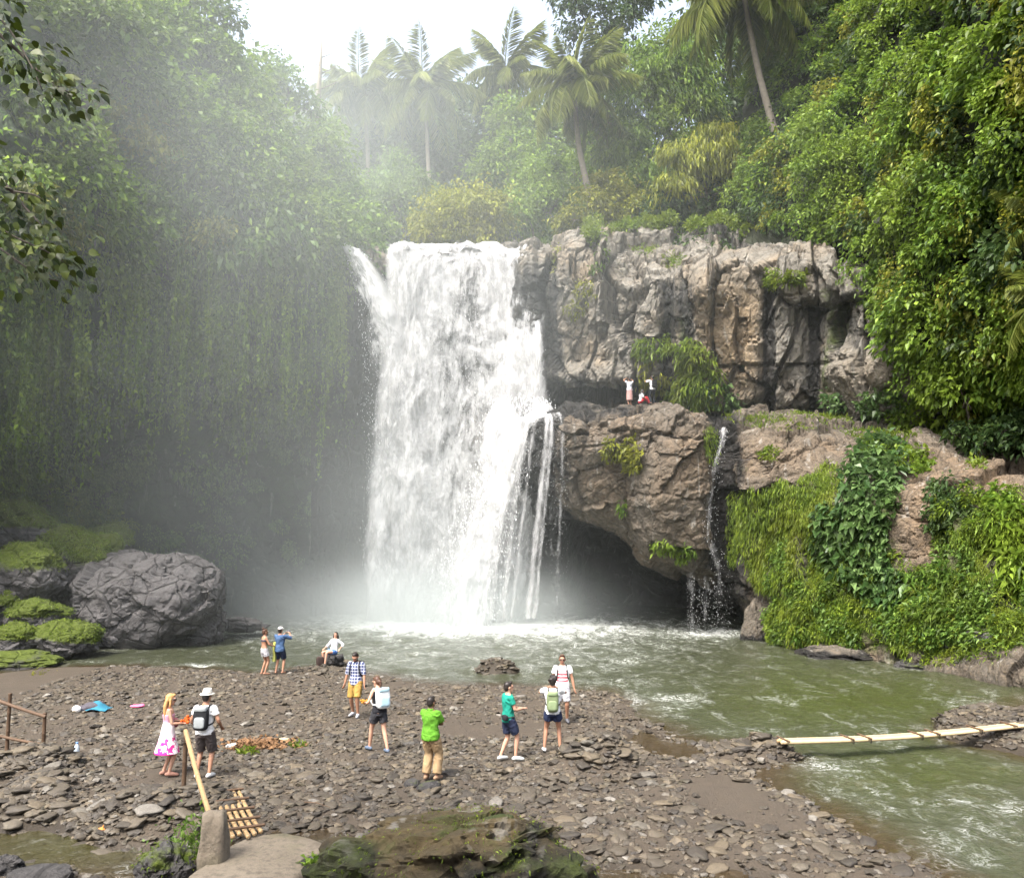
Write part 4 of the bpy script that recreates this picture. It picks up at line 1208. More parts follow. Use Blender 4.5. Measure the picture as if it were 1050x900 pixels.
for i, (lab, mat, lf, lobes) in enumerate([
    ('yellow green leafy mass high on the shaded cliff below the corner tree', 'yellow', .42, [(120, 120, 30), (150, 150, 26), (95, 150, 22)]),
    ('dark bush jutting from the middle of the shaded cliff', 'dark', .48, [(215, 185, 30), (190, 210, 26), (240, 215, 26)]),
    ('fresh green bush jutting from the shaded cliff under its ridge', 'fresh', .40, [(270, 150, 28), (250, 180, 26), (295, 185, 24)]),
    ('broad bush drooping over the hollow of the shaded cliff', 'mid', .50, [(255, 255, 28), (285, 235, 28), (228, 265, 22), (300, 265, 22)]),
    ('brownish creeper mass over the dark hollow of the shaded cliff', 'yellow', .26, [(205, 245, 18), (225, 232, 15)]),
    ('bright creeper mass at the left edge above the mossy rocks', 'fresh', .30, [(20, 330, 30), (45, 370, 26), (5, 395, 28)]),
    ('leafy mass at the left edge behind the lower overhanging branch', 'yellow', .36, [(20, 210, 34), (60, 240, 28), (10, 270, 30)]),
    ('dull green creeper mass in the middle of the dark hollow', 'dark', .34, [(150, 340, 26), (175, 365, 22), (120, 360, 22)]),
    ('green ledge of weeds low in the dark hollow of the cliff', 'fresh', .24, [(245, 370, 22), (275, 385, 18), (305, 380, 16)]),
]):
    L_ = [on_left(*l) for l in lobes]
    b0 = P(L_[0][0], L_[0][1] + L_[0][3] * .5, L_[0][2] + 1.2)
    tree('hanging_bush', lab, 'bush', b0, L_, LM[mat], lf, .8, .10, bark_dark, 60 + i, droop=.9, limbs=False)

T('leafy_bush', 'dark misty bush between the light green bush and the yellow dome bush', 'bush', P(415, 238, 68), [(405, 212, 68, 26), (425, 192, 69, 26), (388, 200, 70, 24), (408, 176, 72, 22)], LM['mid'], .36, 1.0, .1, bark_dark, 91)
T('leafy_bush', 'dark misty bush rising between the hazy palms', 'bush', P(378, 210, 78), [(365, 180, 78, 28), (385, 160, 79, 26), (350, 158, 80, 26), (440, 165, 78, 26), (425, 150, 79, 22)], LM['dark'], .44, 1.0, .1, bark_dark, 92)
T('broadleaf_tree', 'soft green tree behind the upright palm', 'tree', P(520, 215, 74), [(515, 175, 74, 30), (535, 150, 75, 28), (500, 188, 73, 24), (520, 120, 76, 22), (548, 172, 73, 22)], LM['fresh'], .42, 1.0, .2, bark, 93)
T('broadleaf_tree', 'soft green tree between the leaning palm and the bamboo', 'tree', P(620, 215, 70), [(618, 165, 70, 28), (605, 140, 71, 22), (636, 185, 69, 24), (590, 178, 69, 22)], LM['fresh'], .40, 1.0, .2, bark, 94)
# ---- hazy trees far behind the palms
for i, (lab, lobes) in enumerate([
    ('hazy far tree between the bare trunk and the leftmost palm', [(345, 140, 96, 30), (362, 165, 96, 30), (340, 175, 94, 26)]),
    ('hazy far tree between the two leftmost palms', [(405, 128, 98, 28), (392, 150, 98, 26), (418, 160, 96, 26), (408, 185, 95, 28)]),
    ('hazy far tree right of the second palm from the left', [(470, 118, 98, 24), (462, 150, 98, 30), (488, 165, 96, 30), (450, 180, 95, 26)]),
    ('hazy far tree left of the leaning palm', [(548, 118, 98, 28), (556, 150, 97, 30), (535, 140, 96, 26), (570, 175, 95, 26)]),
    ('hazy far tree right of the leaning palm', [(618, 118, 98, 24), (610, 150, 98, 26), (630, 165, 96, 26), (596, 140, 96, 20)]),
]):
    x_, y_, t_, _r = lobes[-1]
    tree('broadleaf_tree', lab, 'tree', P(x_, 215, t_), lobes, LM['mid'], .62, 1.0, .3, bark_dark, 80 + i)

# dead pale trunk on the left ridge
d = empty('bare_trunk', P(326, 118, 61)); tag(d, 'bare pale trunk rising from the left ridge into the white sky', 'tree')
MB().tube(P([326, 327, 329, 330], [125, 90, 60, 36], [61, 61, 61, 61]), [.22, .18, .12, .05], 8).build('trunk', palm_bark, d, world=True)
mb = MB()
for k in range(6):
    a = P(328, 60 + k * 8, 61)
    mb.tube(np.array([a, a + np.array([(-1) ** k * .8, .2, .5]), a + np.array([(-1) ** k * (1.2 + .2 * k), .3, 1.2])]), [.05, .03, .012], 5)
mb.build('limb', palm_bark, d, world=True)

# ---- palms
palm('hazy coconut palm standing farthest left above the falls', (375, 205, 76), (372, 94, 76), 5.8, 26, 41, bend=.4)
palm('hazy coconut palm with feathery crown between the leftmost palm and the dark tree', (452, 196, 74), (436, 90, 74), 5.8, 28, 42, bend=-.3)
palm('upright palm half hidden behind the left fronds of the leaning palm', (520, 180, 80), (519, 72, 80), 5.8, 20, 43, up=1.1)
palm('coconut palm with a full crown and a curved leaning trunk in the middle', (607, 200, 62), (588, 86, 62), 5.6, 30, 44, bend=-.35)
palm('small distant palm seen between the leaning palm and the bamboo', (622, 120, 96), (622, 70, 96), 5.0, 14, 45)
palm('tall near palm whose crown is cut by the top edge of the picture', (799, 140, 55), (761, -14, 55), 6.8, 26, 46, bend=-.3, up=.6)
palm('low feathery palm at the right edge of the picture', (1092, 250, 33), (1078, 218, 33), 2.6, 13, 47, group=None, rad=.16)
palm('low palm with dark fronds at the right edge below the other', (1096, 340, 32), (1080, 306, 32), 2.8, 12, 48, group=None, rad=.16)

# ---- plants rooted on the upper cliff
CL, CN, LV, LN = CLIFF_V, CLIFF_N, LEDGE_V, LEDGE_N
patch('hanging_bush', 'yellow green bush trailing down the cliff above the standing tourists', 'bush', CL, CN, [(672, 356, 26, 9), (712, 372, 16, 24), (722, 395, 20, 20), (700, 400, 16, 12)], 2600, LM['grass'], .34, .16, (.6, -.3), .5, 1, .8, .5)
patch('hanging_bush', 'thin trailing bush left of the yellow green one under the cliff step', 'bush', CL, CN, [(662, 378, 9, 18), (680, 392, 10, 10)], 500, LM['yellow'], .30, .16, (.5, -.7), .45, 2, .5, .4)
patch('leafy_plant', 'small plant with pale leaves at the cliff foot right of the trailing bush', 'plant', CL, CN, [(736, 404, 14, 13), (752, 412, 8, 8)], 420, LM['ivy'], .36, .3, (.7, .1), .6, 3, .6)
patch('leafy_plant', 'bright green tuft on the shoulder of the pale cliff block', 'plant', CL, CN, [(806, 284, 20, 8), (792, 290, 8, 6)], 650, LM['grass'], .26, .2, (.5, .1), .6, 4, .5)
patch('grass_tuft', 'yellow grass on the step between the two tiers of the cliff', 'grass', CL, CN, [(690, 268, 12, 8), (662, 258, 14, 6)], 420, LM['grass'], .26, .1, (.5, .3), .5, 5, .4)
patch('climbing_plant', 'narrow green creeper climbing the cliff right of the falls', 'plant', CL, CN, [(617, 258, 5, 22), (612, 274, 8, 6)], 260, LM['mid'], .24, .28, (.5, -.5), .5, 6, .3)
patch('climbing_plant', 'yellowish tuft of plants on the cliff nearest the main fall', 'plant', CL, CN, [(588, 318, 10, 10), (600, 298, 12, 12), (569, 268, 5, 14)], 420, LM['yellow'], .24, .2, (.5, -.4), .5, 7, .35)
patch('climbing_plant', 'dark creeper hanging from the rim at the back of the upper tier', 'plant', CL, CN, [(742, 246, 18, 12), (700, 246, 20, 6)], 500, LM['dark'], .26, .28, (.5, -.6), .5, 8, .4)
patch('climbing_plant', 'green creeper at the top right of the cliff beside the slope', 'plant', CL, CN, [(868, 270, 9, 24), (884, 300, 9, 14)], 480, LM['fresh'], .26, .28, (.5, -.5), .5, 9, .4)
patch('leafy_bush', 'broad leaved bush on the shelf at the foot of the white boulder outcrop', 'bush', CL, CN, [(895, 412, 16, 12), (915, 408, 12, 10), (858, 412, 10, 9)], 620, LM['ivy'], .34, .3, (.7, .2), .6, 10, .7)
patch('leafy_bush', 'low bush among the rocks left of the small leafy tree', 'bush', CL, CN, [(935, 424, 18, 14), (955, 436, 16, 10)], 620, LM['fresh'], .32, .28, (.7, .2), .6, 11, .8)
patch('shelf_grass', None, None, LV, LN, [(820, 434, 60, 9), (905, 446, 40, 7), (770, 430, 30, 5)], 6500, LM['grass'], .26, .07, (.4, .9), .45, 12, .1, .25, None, 'stuff')

px, py, tt = proj(LEDGE_V)
ws = (px > 792) * (px < 1100) * sst(500, 540, py) * sst(666, 648, py) * (.15 + sst(-.15, .1, fbm(LEDGE_V * .5, 3, 330)))
ws = ws * (1 - .75 * (px > 925) * (py > 618)) * (1 - sst(0, .3, np.exp(-((px - 942) / 22) ** 2 - ((py - 540) / 48) ** 2) - .25)) * (tt < 42)
cover('shelf_moss', LEDGE_V, LEDGE_N, ws, 420, (.15, .5), 110, .17, LM['moss'], 331, (.5, -.6), .6, .14, .2)
cover('shelf_weeds', LEDGE_V, LEDGE_N, ws * (py > 560), 260, (.2, .5), 80, .19, LM['mid'], 333, (.6, -.2), .6, .24, .3)
# ---- plants of the lower shelf
MOSS = dict(width=.10, dirw=(.35, -1.1), rand=.38)
patch('moss_curtain', 'yellow green moss curtain hanging right of the cave mouth', 'moss', LV, LN, [(776, 540, 18, 42), (800, 525, 20, 34), (790, 580, 20, 26)], 8000, LM['moss'], .24, seed=21, puff=.55, **MOSS)
patch('moss_curtain', 'brighter moss slope rising to the left edge of the ivy', 'moss', LV, LN, [(836, 515, 22, 34), (850, 490, 14, 18), (822, 560, 20, 30)], 7500, LM['grass'], .20, seed=22, puff=.4, **MOSS)
patch('moss_curtain', 'lowest mossy bulge standing above the flat rock at the water', 'moss', LV, LN, [(832, 612, 24, 36), (850, 640, 30, 18), (818, 645, 12, 14)], 8500, LM['moss'], .22, seed=23, puff=.5, **MOSS)
patch('moss_curtain', 'narrow strip of moss between the trickle and the hanging curtain', 'moss', LV, LN, [(752, 540, 8, 40), (728, 455, 9, 20)], 1800, LM['moss'], .20, seed=24, puff=.3, **MOSS)
patch('ivy', 'dark glossy ivy cascading down the middle of the mossy shelf', 'ivy', LV, LN, [(895, 500, 30, 40), (905, 470, 28, 20), (880, 560, 34, 36), (850, 545, 14, 30), (905, 600, 26, 20)], 3400, LM['ivy'], .40, .32, (.8, -.45), .5, 25, .75, .3)
patch('leafy_plant', 'light green plants along the brow above the ivy', 'plant', LV, LN, [(915, 462, 36, 9), (940, 478, 16, 12)], 900, LM['fresh'], .30, .24, (.5, .4), .6, 26, .5)
patch('fern', 'spreading ferns below the bare rock patch right of the ivy', 'fern', LV, LN, [(960, 605, 30, 30), (930, 620, 26, 18), (985, 630, 20, 20)], 2300, LM['mid'], .36, .16, (.7, -.35), .6, 27, .6, .4)
patch('fern', 'bright fern leaves at the right edge of the picture on the shelf', 'fern', LV, LN, [(1035, 540, 24, 30), (1045, 580, 20, 30), (1025, 510, 14, 12)], 1700, LM['fresh'], .42, .15, (.7, -.3), .6, 28, .6, .4)
patch('moss_cushion', 'bright green moss cushion right of the bare rock patch', 'moss', LV, LN, [(1004, 555, 26, 20), (998, 590, 20, 18)], 3800, LM['grass'], .16, seed=29, puff=.3, **MOSS)
patch('climbing_plant', 'brownish trailing plants above the bright moss cushion', 'plant', LV, LN, [(975, 505, 22, 16), (965, 535, 14, 18), (990, 525, 14, 10)], 1100, LM['dark'], .26, .22, (.6, -.6), .5, 30, .4)
patch('moss_cushion', 'moss and weeds low on the rocks at the right waterline', 'moss', LV, LN, [(960, 668, 40, 14), (1010, 665, 30, 12), (920, 655, 26, 10), (1040, 640, 20, 24)], 4200, LM['moss'], .18, seed=31, puff=.3, width=.14, dirw=(.6, -.4), rand=.6)
patch('leafy_plant', 'tuft of yellow green plants on the bare rock face over the cave', 'plant', LV, LN, [(645, 464, 16, 10), (650, 476, 11, 8), (626, 460, 5, 10)], 700, LM['yellow'], .28, .2, (.7, -.2), .6, 32, .5)
patch('fern', 'small fern hanging from the tip of the rock over the cave', 'fern', LV, LN, [(682, 558, 11, 7), (702, 566, 12, 8), (640, 518, 5, 6)], 420, LM['fresh'], .30, .2, (.7, -.4), .6, 33, .4)
patch('leafy_plant', 'small tuft on the pale rock right of the trickle top', 'plant', LV, LN, [(788, 466, 9, 6)], 220, LM['grass'], .22, .2, (.6, .3), .6, 34, .25)
patch('leafy_plant', 'little green tuft on the reddish rock near the right edge', 'plant', LV, LN, [(1002, 478, 9, 5)], 160, LM['grass'], .24, .2, (.6, .4), .6, 35, .3)
# ================================================================ ROCKS, STONES, THINGS MADE OF BAMBOO
def ico(sub):
    bm = bmesh.new()
    bmesh.ops.create_icosphere(bm, subdivisions=sub, radius=1)
    V = np.array([v.co[:] for v in bm.verts]); F = np.array([[v.index for v in f.verts] for f in bm.faces])
    bm.free()
    return V, F


def gpos(px, py, dz=0.0):
    p = G(px, py, 0)
    for _ in range(4):
        p = G(px, py, float(ground_z(p[0], p[1])))
    return p + np.array([0, 0, dz])


def on_sheet(V, px0, py0):
    px, py, _ = proj(V)
    k = np.argmin((px - px0) ** 2 + (py - py0) ** 2)
    return V.reshape(-1, 3)[k]


q = NM('boulder_stone')
v = q.coord()
a, b, f = q.noise(v, .5, 5), q.noise(v, 2.2, 9, .72), q.noise(v, 11, 5, .7)
col = q.mix(a, (.060, .056, .056), (.100, .094, .093))
col = q.mix(q.math('MULTIPLY', q.ramp(b, [(.38, 1), (.55, 0)]), .6), col, (.035, .032, .031))
col = q.mix(q.math('MULTIPLY', q.ramp(f, [(.55, 0), (.7, 1)]), .4), col, (.135, .128, .126))
vw = q.mix(.10, v, q.n('ShaderNodeTexNoise', {'Vector': v, 'Scale': 1.6, 'Detail': 4.0}).outputs[1])
vor = q.n('ShaderNodeTexVoronoi', {'Vector': vw, 'Scale': .85}, feature='DISTANCE_TO_EDGE').outputs[0]
crk = q.math('SUBTRACT', 1, q.math('MULTIPLY', vor, 22, clamp=True), clamp=True)
vor2 = q.n('ShaderNodeTexVoronoi', {'Vector': vw, 'Scale': 2.6}, feature='DISTANCE_TO_EDGE').outputs[0]
crk = q.math('MAXIMUM', crk, q.math('MULTIPLY', q.math('SUBTRACT', 1, q.math('MULTIPLY', vor2, 26, clamp=True), clamp=True), q.ramp(a, [(.48, 0), (.6, .8)])))
col = q.mix(q.math('MULTIPLY', crk, .8), col, (.022, .020, .019))
col = q.mix(q.attr('wet'), col, (.030, .028, .026))
mk = q.math('MULTIPLY', q.math('ADD', q.math('SUBTRACT', q.math('ADD', q.math('MULTIPLY', b, .6), q.math('MULTIPLY', f, .4)), .78), q.attr('moss')), 5, clamp=True)
col = q.mix(mk, col, q.mix(f, (.026, .042, .005), (.095, .120, .012)))
boulder_m = q.done(q.bsdf(col, .85, q.bump(q.math('ADD', q.math('SUBTRACT', b, q.math('MULTIPLY', crk, .5)), q.math('MULTIPLY', f, .45)), 1.0, .16), .3))


def boulder(name, label, px, py, t, rx, rz, ry=None, seed=0, moss=0.0, cat='boulder', group=None, lump=.30, sub=5, rot=0, flat=.0, mat=None, face=0.0, fuzz=0, fleaf=.16, fmat=None):
    """rx, rz: half width and half height in pixels"""
    V, F = ico(sub)
    k = t / FPX
    d = 1 + lump * fbm(V * 1.1 + seed, 4, seed) + lump * .45 * (ridged(V * 1.9 + seed, 3, seed + 1) - .6)
    f1, f2, cid, tl = worley(V * 1.35 + seed + .2 * fbm(V * 3, 2, seed)[:, None], seed + 2, True)
    g1, g2, gid, gl = worley(V * 4 + seed, seed + 7, True)
    d += lump * (.35 * (cid - .5) + 1.0 * tl - .16 * (1 - sst(0, .06, f2 - f1)) + .10 * (gid - .5) + .32 * gl)
    d += .035 * fbm(V * 6, 5, seed + 4, .65)
    W = V * d[:, None]
    if flat: W[:, 2] = np.where(W[:, 2] > flat, flat + (W[:, 2] - flat) * .25, W[:, 2])
    W = W * np.array([rx * k, (ry or rx * .85) * k, rz * k])
    c, s = math.cos(rot), math.sin(rot)
    W[:, [0, 2]] = np.stack([W[:, 0] * c - W[:, 2] * s, W[:, 0] * s + W[:, 2] * c], -1)
    cen = P(px, py, t)
    low = W[:, 2].min()
    n = unit(V / np.array([rx, ry or rx * .85, rz]))
    mo = np.clip(moss * (.25 + 1.0 * sst(-.05, .6, n[:, 2])) * (.8 + .5 * fbm(V * 2, 2, seed + 5)) - .25 * face * (n[:, 1] < -.3), 0, 1)
    zz = W[:, 2] + cen[2]
    wt = .8 * sst(.45, .0, zz + .12 * fbm(V * 3, 2, seed)) * (abs(low + cen[2]) < 3)
    W[:, 2] -= low
    if fuzz:
        gg = np.random.default_rng(seed + 900)
        top_ = np.argwhere((n[:, 2] > .15) & (V[:, 2] > -.1) & (fbm(V * 2.2 + seed, 3, seed) > -.30)).ravel()
        kk = top_[gg.integers(0, len(top_), fuzz)]
        pp_ = W[kk] + gg.normal(0, .03, (fuzz, 3))
        lv, lf = leaf_arrays(pp_, unit(n[kk] * .6 + gg.normal(0, .5, (fuzz, 3)) + np.array([0, 0, -.25])), fleaf * .7 * gg.uniform(.5, 1.4, fuzz), .16, .05, .4, gg)
        fz = (lv, lf)
    me = mesh_np(name, W, F, mat or boulder_m, sub < 5, {'moss': mo, 'wet': wt})
    o = link(name, me, None, cen + np.array([0, 0, low]))
    tag(o, label, cat, group)
    if fuzz:
        link('moss', mesh_np('moss', fz[0], fz[1], LM['moss'] if fmat is None else fmat), o)['kind'] = 'stuff'
    return o


boulder('boulder', 'huge rounded grey boulder at the edge of the pool on the left', 150, 616, 41, 72, 54, None, 1, .0, lump=.20, sub=6)
boulder('boulder', 'dark wet rock leaning against the right foot of the huge grey boulder', 207, 645, 41, 24, 24, None, 2, .05, lump=.35)
boulder('boulder', 'dark rock with a grassy green top, left of the huge grey boulder', 78, 578, 42, 40, 38, None, 3, .9, rot=-.15, fuzz=5000, fmat=LM['grass' if 3 in (3, 4, 10, 11) else 'moss'])
boulder('boulder', 'grey split rock under a green brow near the left edge', 30, 590, 39, 36, 33, None, 4, .7, fuzz=1200, fmat=LM['grass' if 4 in (3, 4, 10, 11) else 'moss'])
boulder('boulder', 'round boulder with a bright yellow green moss cap beside the water', 68, 656, 36, 36, 21, None, 5, .95, rot=-.12, fuzz=1500, fmat=LM['grass' if 5 in (3, 4, 10, 11) else 'moss'])
boulder('boulder', 'small mossy boulder above the flat rock at the left edge', 16, 656, 35, 24, 15, None, 6, .95, fuzz=700, fmat=LM['grass' if 6 in (3, 4, 10, 11) else 'moss'])
boulder('boulder', 'mossy boulder wedged behind the boulder with the bright moss cap', 38, 632, 37, 30, 17, None, 7, .9, fuzz=700, fmat=LM['grass' if 7 in (3, 4, 10, 11) else 'moss'])
boulder('boulder', 'shaded mossy rock at the left edge under the grey split rock', 2, 622, 38, 26, 18, None, 8, .8, fuzz=600, fmat=LM['grass' if 8 in (3, 4, 10, 11) else 'moss'])
boulder('boulder', 'low flat rock with thin moss running into the pool at the left edge', 8, 682, 33.5, 52, 14, 34, 9, .6, lump=.2)
boulder('boulder', 'mossy rock high on the bank in front of the shaded cliff', 5, 545, 44, 50, 34, None, 10, .85, fuzz=3500, fmat=LM['grass' if 10 in (3, 4, 10, 11) else 'moss'])
boulder('boulder', 'upper mossy slab of the bank nearest the mist', 110, 560, 47, 26, 20, None, 11, .9, fuzz=1800, fmat=LM['grass' if 11 in (3, 4, 10, 11) else 'moss'])
boulder('boulder', 'small dark stone in the water below the huge grey boulder', 112, 658, 37, 9, 6, None, 12, .0, sub=4)
boulder('boulder', 'low dark rocks awash beside the rapids right of the huge grey boulder', 245, 641, 44, 20, 8, None, 13, .0, sub=4, lump=.5)
boulder('boulder', 'tall tilted stone slab standing in the water at the right side of the cave', 776, 640, 42.2, 15, 30, None, 14, .25, rot=-.35, mat=ledge_rock)
boulder('boulder', 'long flat tan rock at the waterline below the moss curtains', 868, 672, 36.6, 52, 11, 40, 15, .25, lump=.25, mat=ledge_rock)
boulder('boulder', 'grey rock at the waterline right of the long flat tan rock', 948, 684, 33.4, 28, 10, None, 16, .25)
boulder('boulder', 'cracked dark rock at the water near the right edge', 1010, 682, 31.5, 30, 14, None, 17, .35)
boulder('boulder', 'pale boulder half covered in weeds above the waterline at the right', 1024, 652, 31, 30, 16, None, 18, .45, fuzz=700, fmat=LM['grass' if 18 in (3, 4, 10, 11) else 'moss'])
boulder('boulder', 'low boulder among the weeds left of the pale one at the right', 985, 660, 32.3, 22, 12, None, 19, .5)

# ---- loose stones
sv = []
for k in range(9):
    V, F2 = ico(3 if k < 6 else 2)
    d = 1 + .28 * fbm(V * 1.2 + k * 7, 3, 400 + k) + .08 * fbm(V * 3 + k, 2, 420 + k)
    f1, f2, cid, tl = worley(V * 1.1 + k * 3, 430 + k, True)
    d += .10 * (cid - .5) + .55 * tl
    sv.append((V * d[:, None] * np.array([1, .66 + .06 * (k % 4), .25 + .05 * (k % 3)]), F2))
V1, F1 = ico(1)
small = []
for k in range(10):
    d = 1 + .45 * fbm(V1 * 1.1 + k * 5, 2, 450 + k)
    small.append(V1 * d[:, None] * np.array([1, .62 + .06 * (k % 5), .27 + .05 * (k % 4)]))

q = NM('river_stone')
oi = q.n('ShaderNodeObjectInfo').outputs['Random']
ri = q.n('ShaderNodeNewGeometry').outputs['Random Per Island']
r_ = q.math('FRACT', q.math('ADD', q.math('MULTIPLY', oi, 7.31), ri))
v = q.coord()
col = q.ramp(r_, [(0, (.026, .021, .016)), (.35, (.046, .037, .026)), (.68, (.070, .056, .038)), (.88, (.098, .076, .048)), (.96, (.098, .088, .072)), (1, (.16, .146, .125))])
nz = q.noise(v, 9, 5, .65)
col = q.mix(q.math('MULTIPLY', q.ramp(nz, [(.38, 1), (.58, 0)]), .5), col, (.024, .020, .016))
col = q.mix(q.math('MULTIPLY', q.ramp(q.noise(v, 3.0, 3), [(.55, 0), (.72, 1)]), .35), col, (.055, .048, .020))
stone_m = q.done(q.bsdf(col, .62, q.bump(q.noise(v, 26, 4, .7), .5, .02), .4))

SANDY = [gp([(95, 800), (130, 785), (175, 783), (190, 798), (150, 812), (110, 812)]), gp([(690, 800), (740, 790), (800, 812), (850, 850), (790, 860), (720, 830)]),
         gp([(560, 740), (470, 735), (420, 745), (470, 760), (550, 757)]), gp([(360, 700), (420, 703), (400, 712), (360, 710)])]
g = np.random.default_rng(99)


def scatter(n, x0, x1, y0, y1):
    x = g.uniform(x0, x1, n); y = g.uniform(y0, y1, n)
    s = land_sdf(x, y)
    pr = .80 + .50 * fbm(np.stack([x * .55, y * .55, x * 0], -1), 3, 480)
    for sp in SANDY: pr = pr - .75 * sst(-.2, .3, poly_sdf(x, y, sp))
    hp = 0
    for hx, hy, hr, hh in HEAPS:
        c = G(hx, hy)
        hp = np.maximum(hp, np.exp(-((x - c[0]) ** 2 + (y - c[1]) ** 2) / hr ** 2))
    pr = pr + 1.2 * hp
    pr = pr * sst(-.35, -.02, s) * (y > 11.0)
    pr = np.where((s < 0) & (s > -.5), pr * .6, pr)
    ok = g.random(n) < pr
    return x[ok], y[ok], hp[ok] if np.ndim(hp) else 0 * x[ok]


xa, ya, ha = scatter(28000, -16, 10, 11, 34)
xb, yb, hb = scatter(11000, -10, 10, 11, 22)
xp, yp, hp_ = scatter(1500, 9, 20, 17, 26)
xs = np.concatenate([xa, xb, xp]); ys = np.concatenate([ya, yb, yp]); hs_ = np.concatenate([ha, hb, hp_])
for hx, hy, hr, hh in HEAPS:                         # heaps: denser
    c = G(hx, hy)
    n = int(190 * hr * hr)
    a = g.uniform(0, 6.283, n); r = hr * 1.05 * np.sqrt(g.random(n))
    xs = np.concatenate([xs, c[0] + r * np.cos(a)]); ys = np.concatenate([ys, c[1] + r * np.sin(a)]); hs_ = np.concatenate([hs_, np.ones(n)])
sz = np.exp(g.normal(-2.80, .50, len(xs)))
sz = np.clip(sz, .03, .19) * (1 + .25 * (hs_ > .4))
sz = np.where(ys > 24, np.maximum(sz, .045), sz)
zs = ground_z(xs, ys) + sz * .10
yaw = g.uniform(0, 6.283, len(xs)); ta = g.normal(0, .16, len(xs)); tb = g.normal(0, .16, len(xs))
ppx, ppy, ppt = proj(np.stack([xs, ys, zs], -1))
inside = (ppx > -15) & (ppx < 1065) & (ppy < 905)
area = np.where(inside, sz / ppt, 0)
# the wood and concrete things stand clear of stones
KEEP = [G(a_, b_)[:2] for a_, b_ in ((170, 796), (208, 798), (270, 692), (286, 691), (364, 735), (388, 771), (441, 800), (521, 780), (567, 771), (577, 741))]
for kx, ky in KEEP:
    area = np.where((np.abs(xs - kx) < .34) & (np.abs(ys - ky) < .45) & (sz > .05), -1, area)
order = np.argsort(-area)
TOP = 268
heap_names = {0: ('river stone in the heap behind the man in the lime green shirt', 'stones heaped in the middle of the bank'), 1: ('wet river stone of the low islet in the shallows near the striped shirt man', 'stones of the islet at the pool edge'),
              2: ('river stone of the heap under the seated woman', 'stones heaped under the seated woman'), 3: ('river stone piled at the left end of the bamboo bridge', 'stones piled at the left end of the bridge'), 4: ('river stone piled at the left end of the bamboo bridge', 'stones piled at the left end of the bridge'),
              5: ('river stone piled at the right end of the bamboo bridge', 'stones piled at the right end of the bridge'), 6: ('river stone piled at the right end of the bamboo bridge', 'stones piled at the right end of the bridge')}
sm = [mesh_np('river_stone', V, F, stone_m, True) for V, F in sv[:6]]
hc = [G(h[0], h[1]) for h in HEAPS]
for k in order[:TOP]:
    o = link('river_stone', sm[int(g.integers(0, 6))], None, (xs[k], ys[k], zs[k]))
    o.rotation_euler = (ta[k], tb[k], yaw[k])
    o.scale = (sz[k],) * 3
    dd = [math.hypot(xs[k] - c[0], ys[k] - c[1]) / h[2] for c, h in zip(hc, HEAPS)]
    i = int(np.argmin(dd))
    if dd[i] < 1.05 and i in heap_names:
        tag(o, heap_names[i][0], 'stone', heap_names[i][1])
    elif dd[i] < 1.1:
        tag(o, 'river stone of the stone banks beside the little stream', 'stone', 'stones banked along the little stream')
    else:
        tag(o, 'flat grey brown river stone lying loose on the gravel bank', 'stone', 'loose stones on the gravel bank')
rest = order[TOP:]
rest = rest[(ppt[rest] > 8) & (area[rest] >= 0)]
Vs, Fs = [], []
nv = len(V1)
for j in range(10):
    k = rest[j::10]
    c, s = np.cos(yaw[k])[:, None], np.sin(yaw[k])[:, None]
    B = small[j][None] * sz[k][:, None, None]
    B = np.stack([B[..., 0], B[..., 1] * 1 - B[..., 2] * ta[k][:, None], B[..., 2] + B[..., 1] * ta[k][:, None] + B[..., 0] * tb[k][:, None]], -1)
    B = np.stack([B[..., 0] * c - B[..., 1] * s, B[..., 0] * s + B[..., 1] * c, B[..., 2]], -1) + np.stack([xs[k], ys[k], zs[k]], -1)[:, None]
    Fs.append((np.arange(len(k)) * nv + sum(len(q_) for q_ in Vs))[:, None, None] + F1[None])
    Vs.append(B.reshape(-1, 3))
o = link('gravel_stones', mesh_np('gravel_stones', np.vstack(Vs), np.vstack([f.reshape(-1, 3) for f in Fs]), stone_m, False))
tag(o, kind='stuff')

# ---- bamboo
q = NM('bamboo')
v = q.coord()
ri = q.n('ShaderNodeNewGeometry').outputs['Random Per Island']
col = q.mix(q.noise(v, 3, 4), (.24, .155, .075), (.37, .26, .135))
col = q.mix(q.math('MULTIPLY', ri, .5), col, (.30, .19, .09))
col = q.mix(q.math('MULTIPLY', q.ramp(q.noise(v, 14, 4), [(.55, 0), (.7, 1)]), .5), col, (.14, .09, .045))
bamboo = q.done(q.bsdf(col, .45, q.bump(q.noise(v, 30, 3), .25, .01), .4))
bamboo_pale = plain('pale_bamboo', (.36, .28, .165), .5, .25, 8)
bamboo_old = plain('old_bamboo', (.075, .045, .026), .7, .4, 9)
lash = plain('black_lashing', (.035, .028, .022), .8, .3, 30)


def culm(mb, a, b, r0, r1=None, step=.38):
    """a bamboo pole with swollen nodes"""
    a = np.asarray(a, float); b = np.asarray(b, float)
    L = np.linalg.norm(b - a); r1 = r1 or r0
    s, rr = [], []
    n = max(1, int(L / step))
    for k in range(n):
        for e, m in ((.0, 1.0), (.02, 1.0), (.90, 1.0), (.95, 1.16), (.99, 1.0)):
            s.append((k + e) / n); rr.append((r0 + (r1 - r0) * (k + e) / n) * m)
    s.append(1); rr.append(r1)
    s = np.array(s)
    sag = np.zeros((len(s), 3)); sag[:, 2] = -.012 * L * np.sin(s * math.pi) * (L > 2)
    mb.tube(a + (b - a) * s[:, None] + sag, np.array(rr), 9)


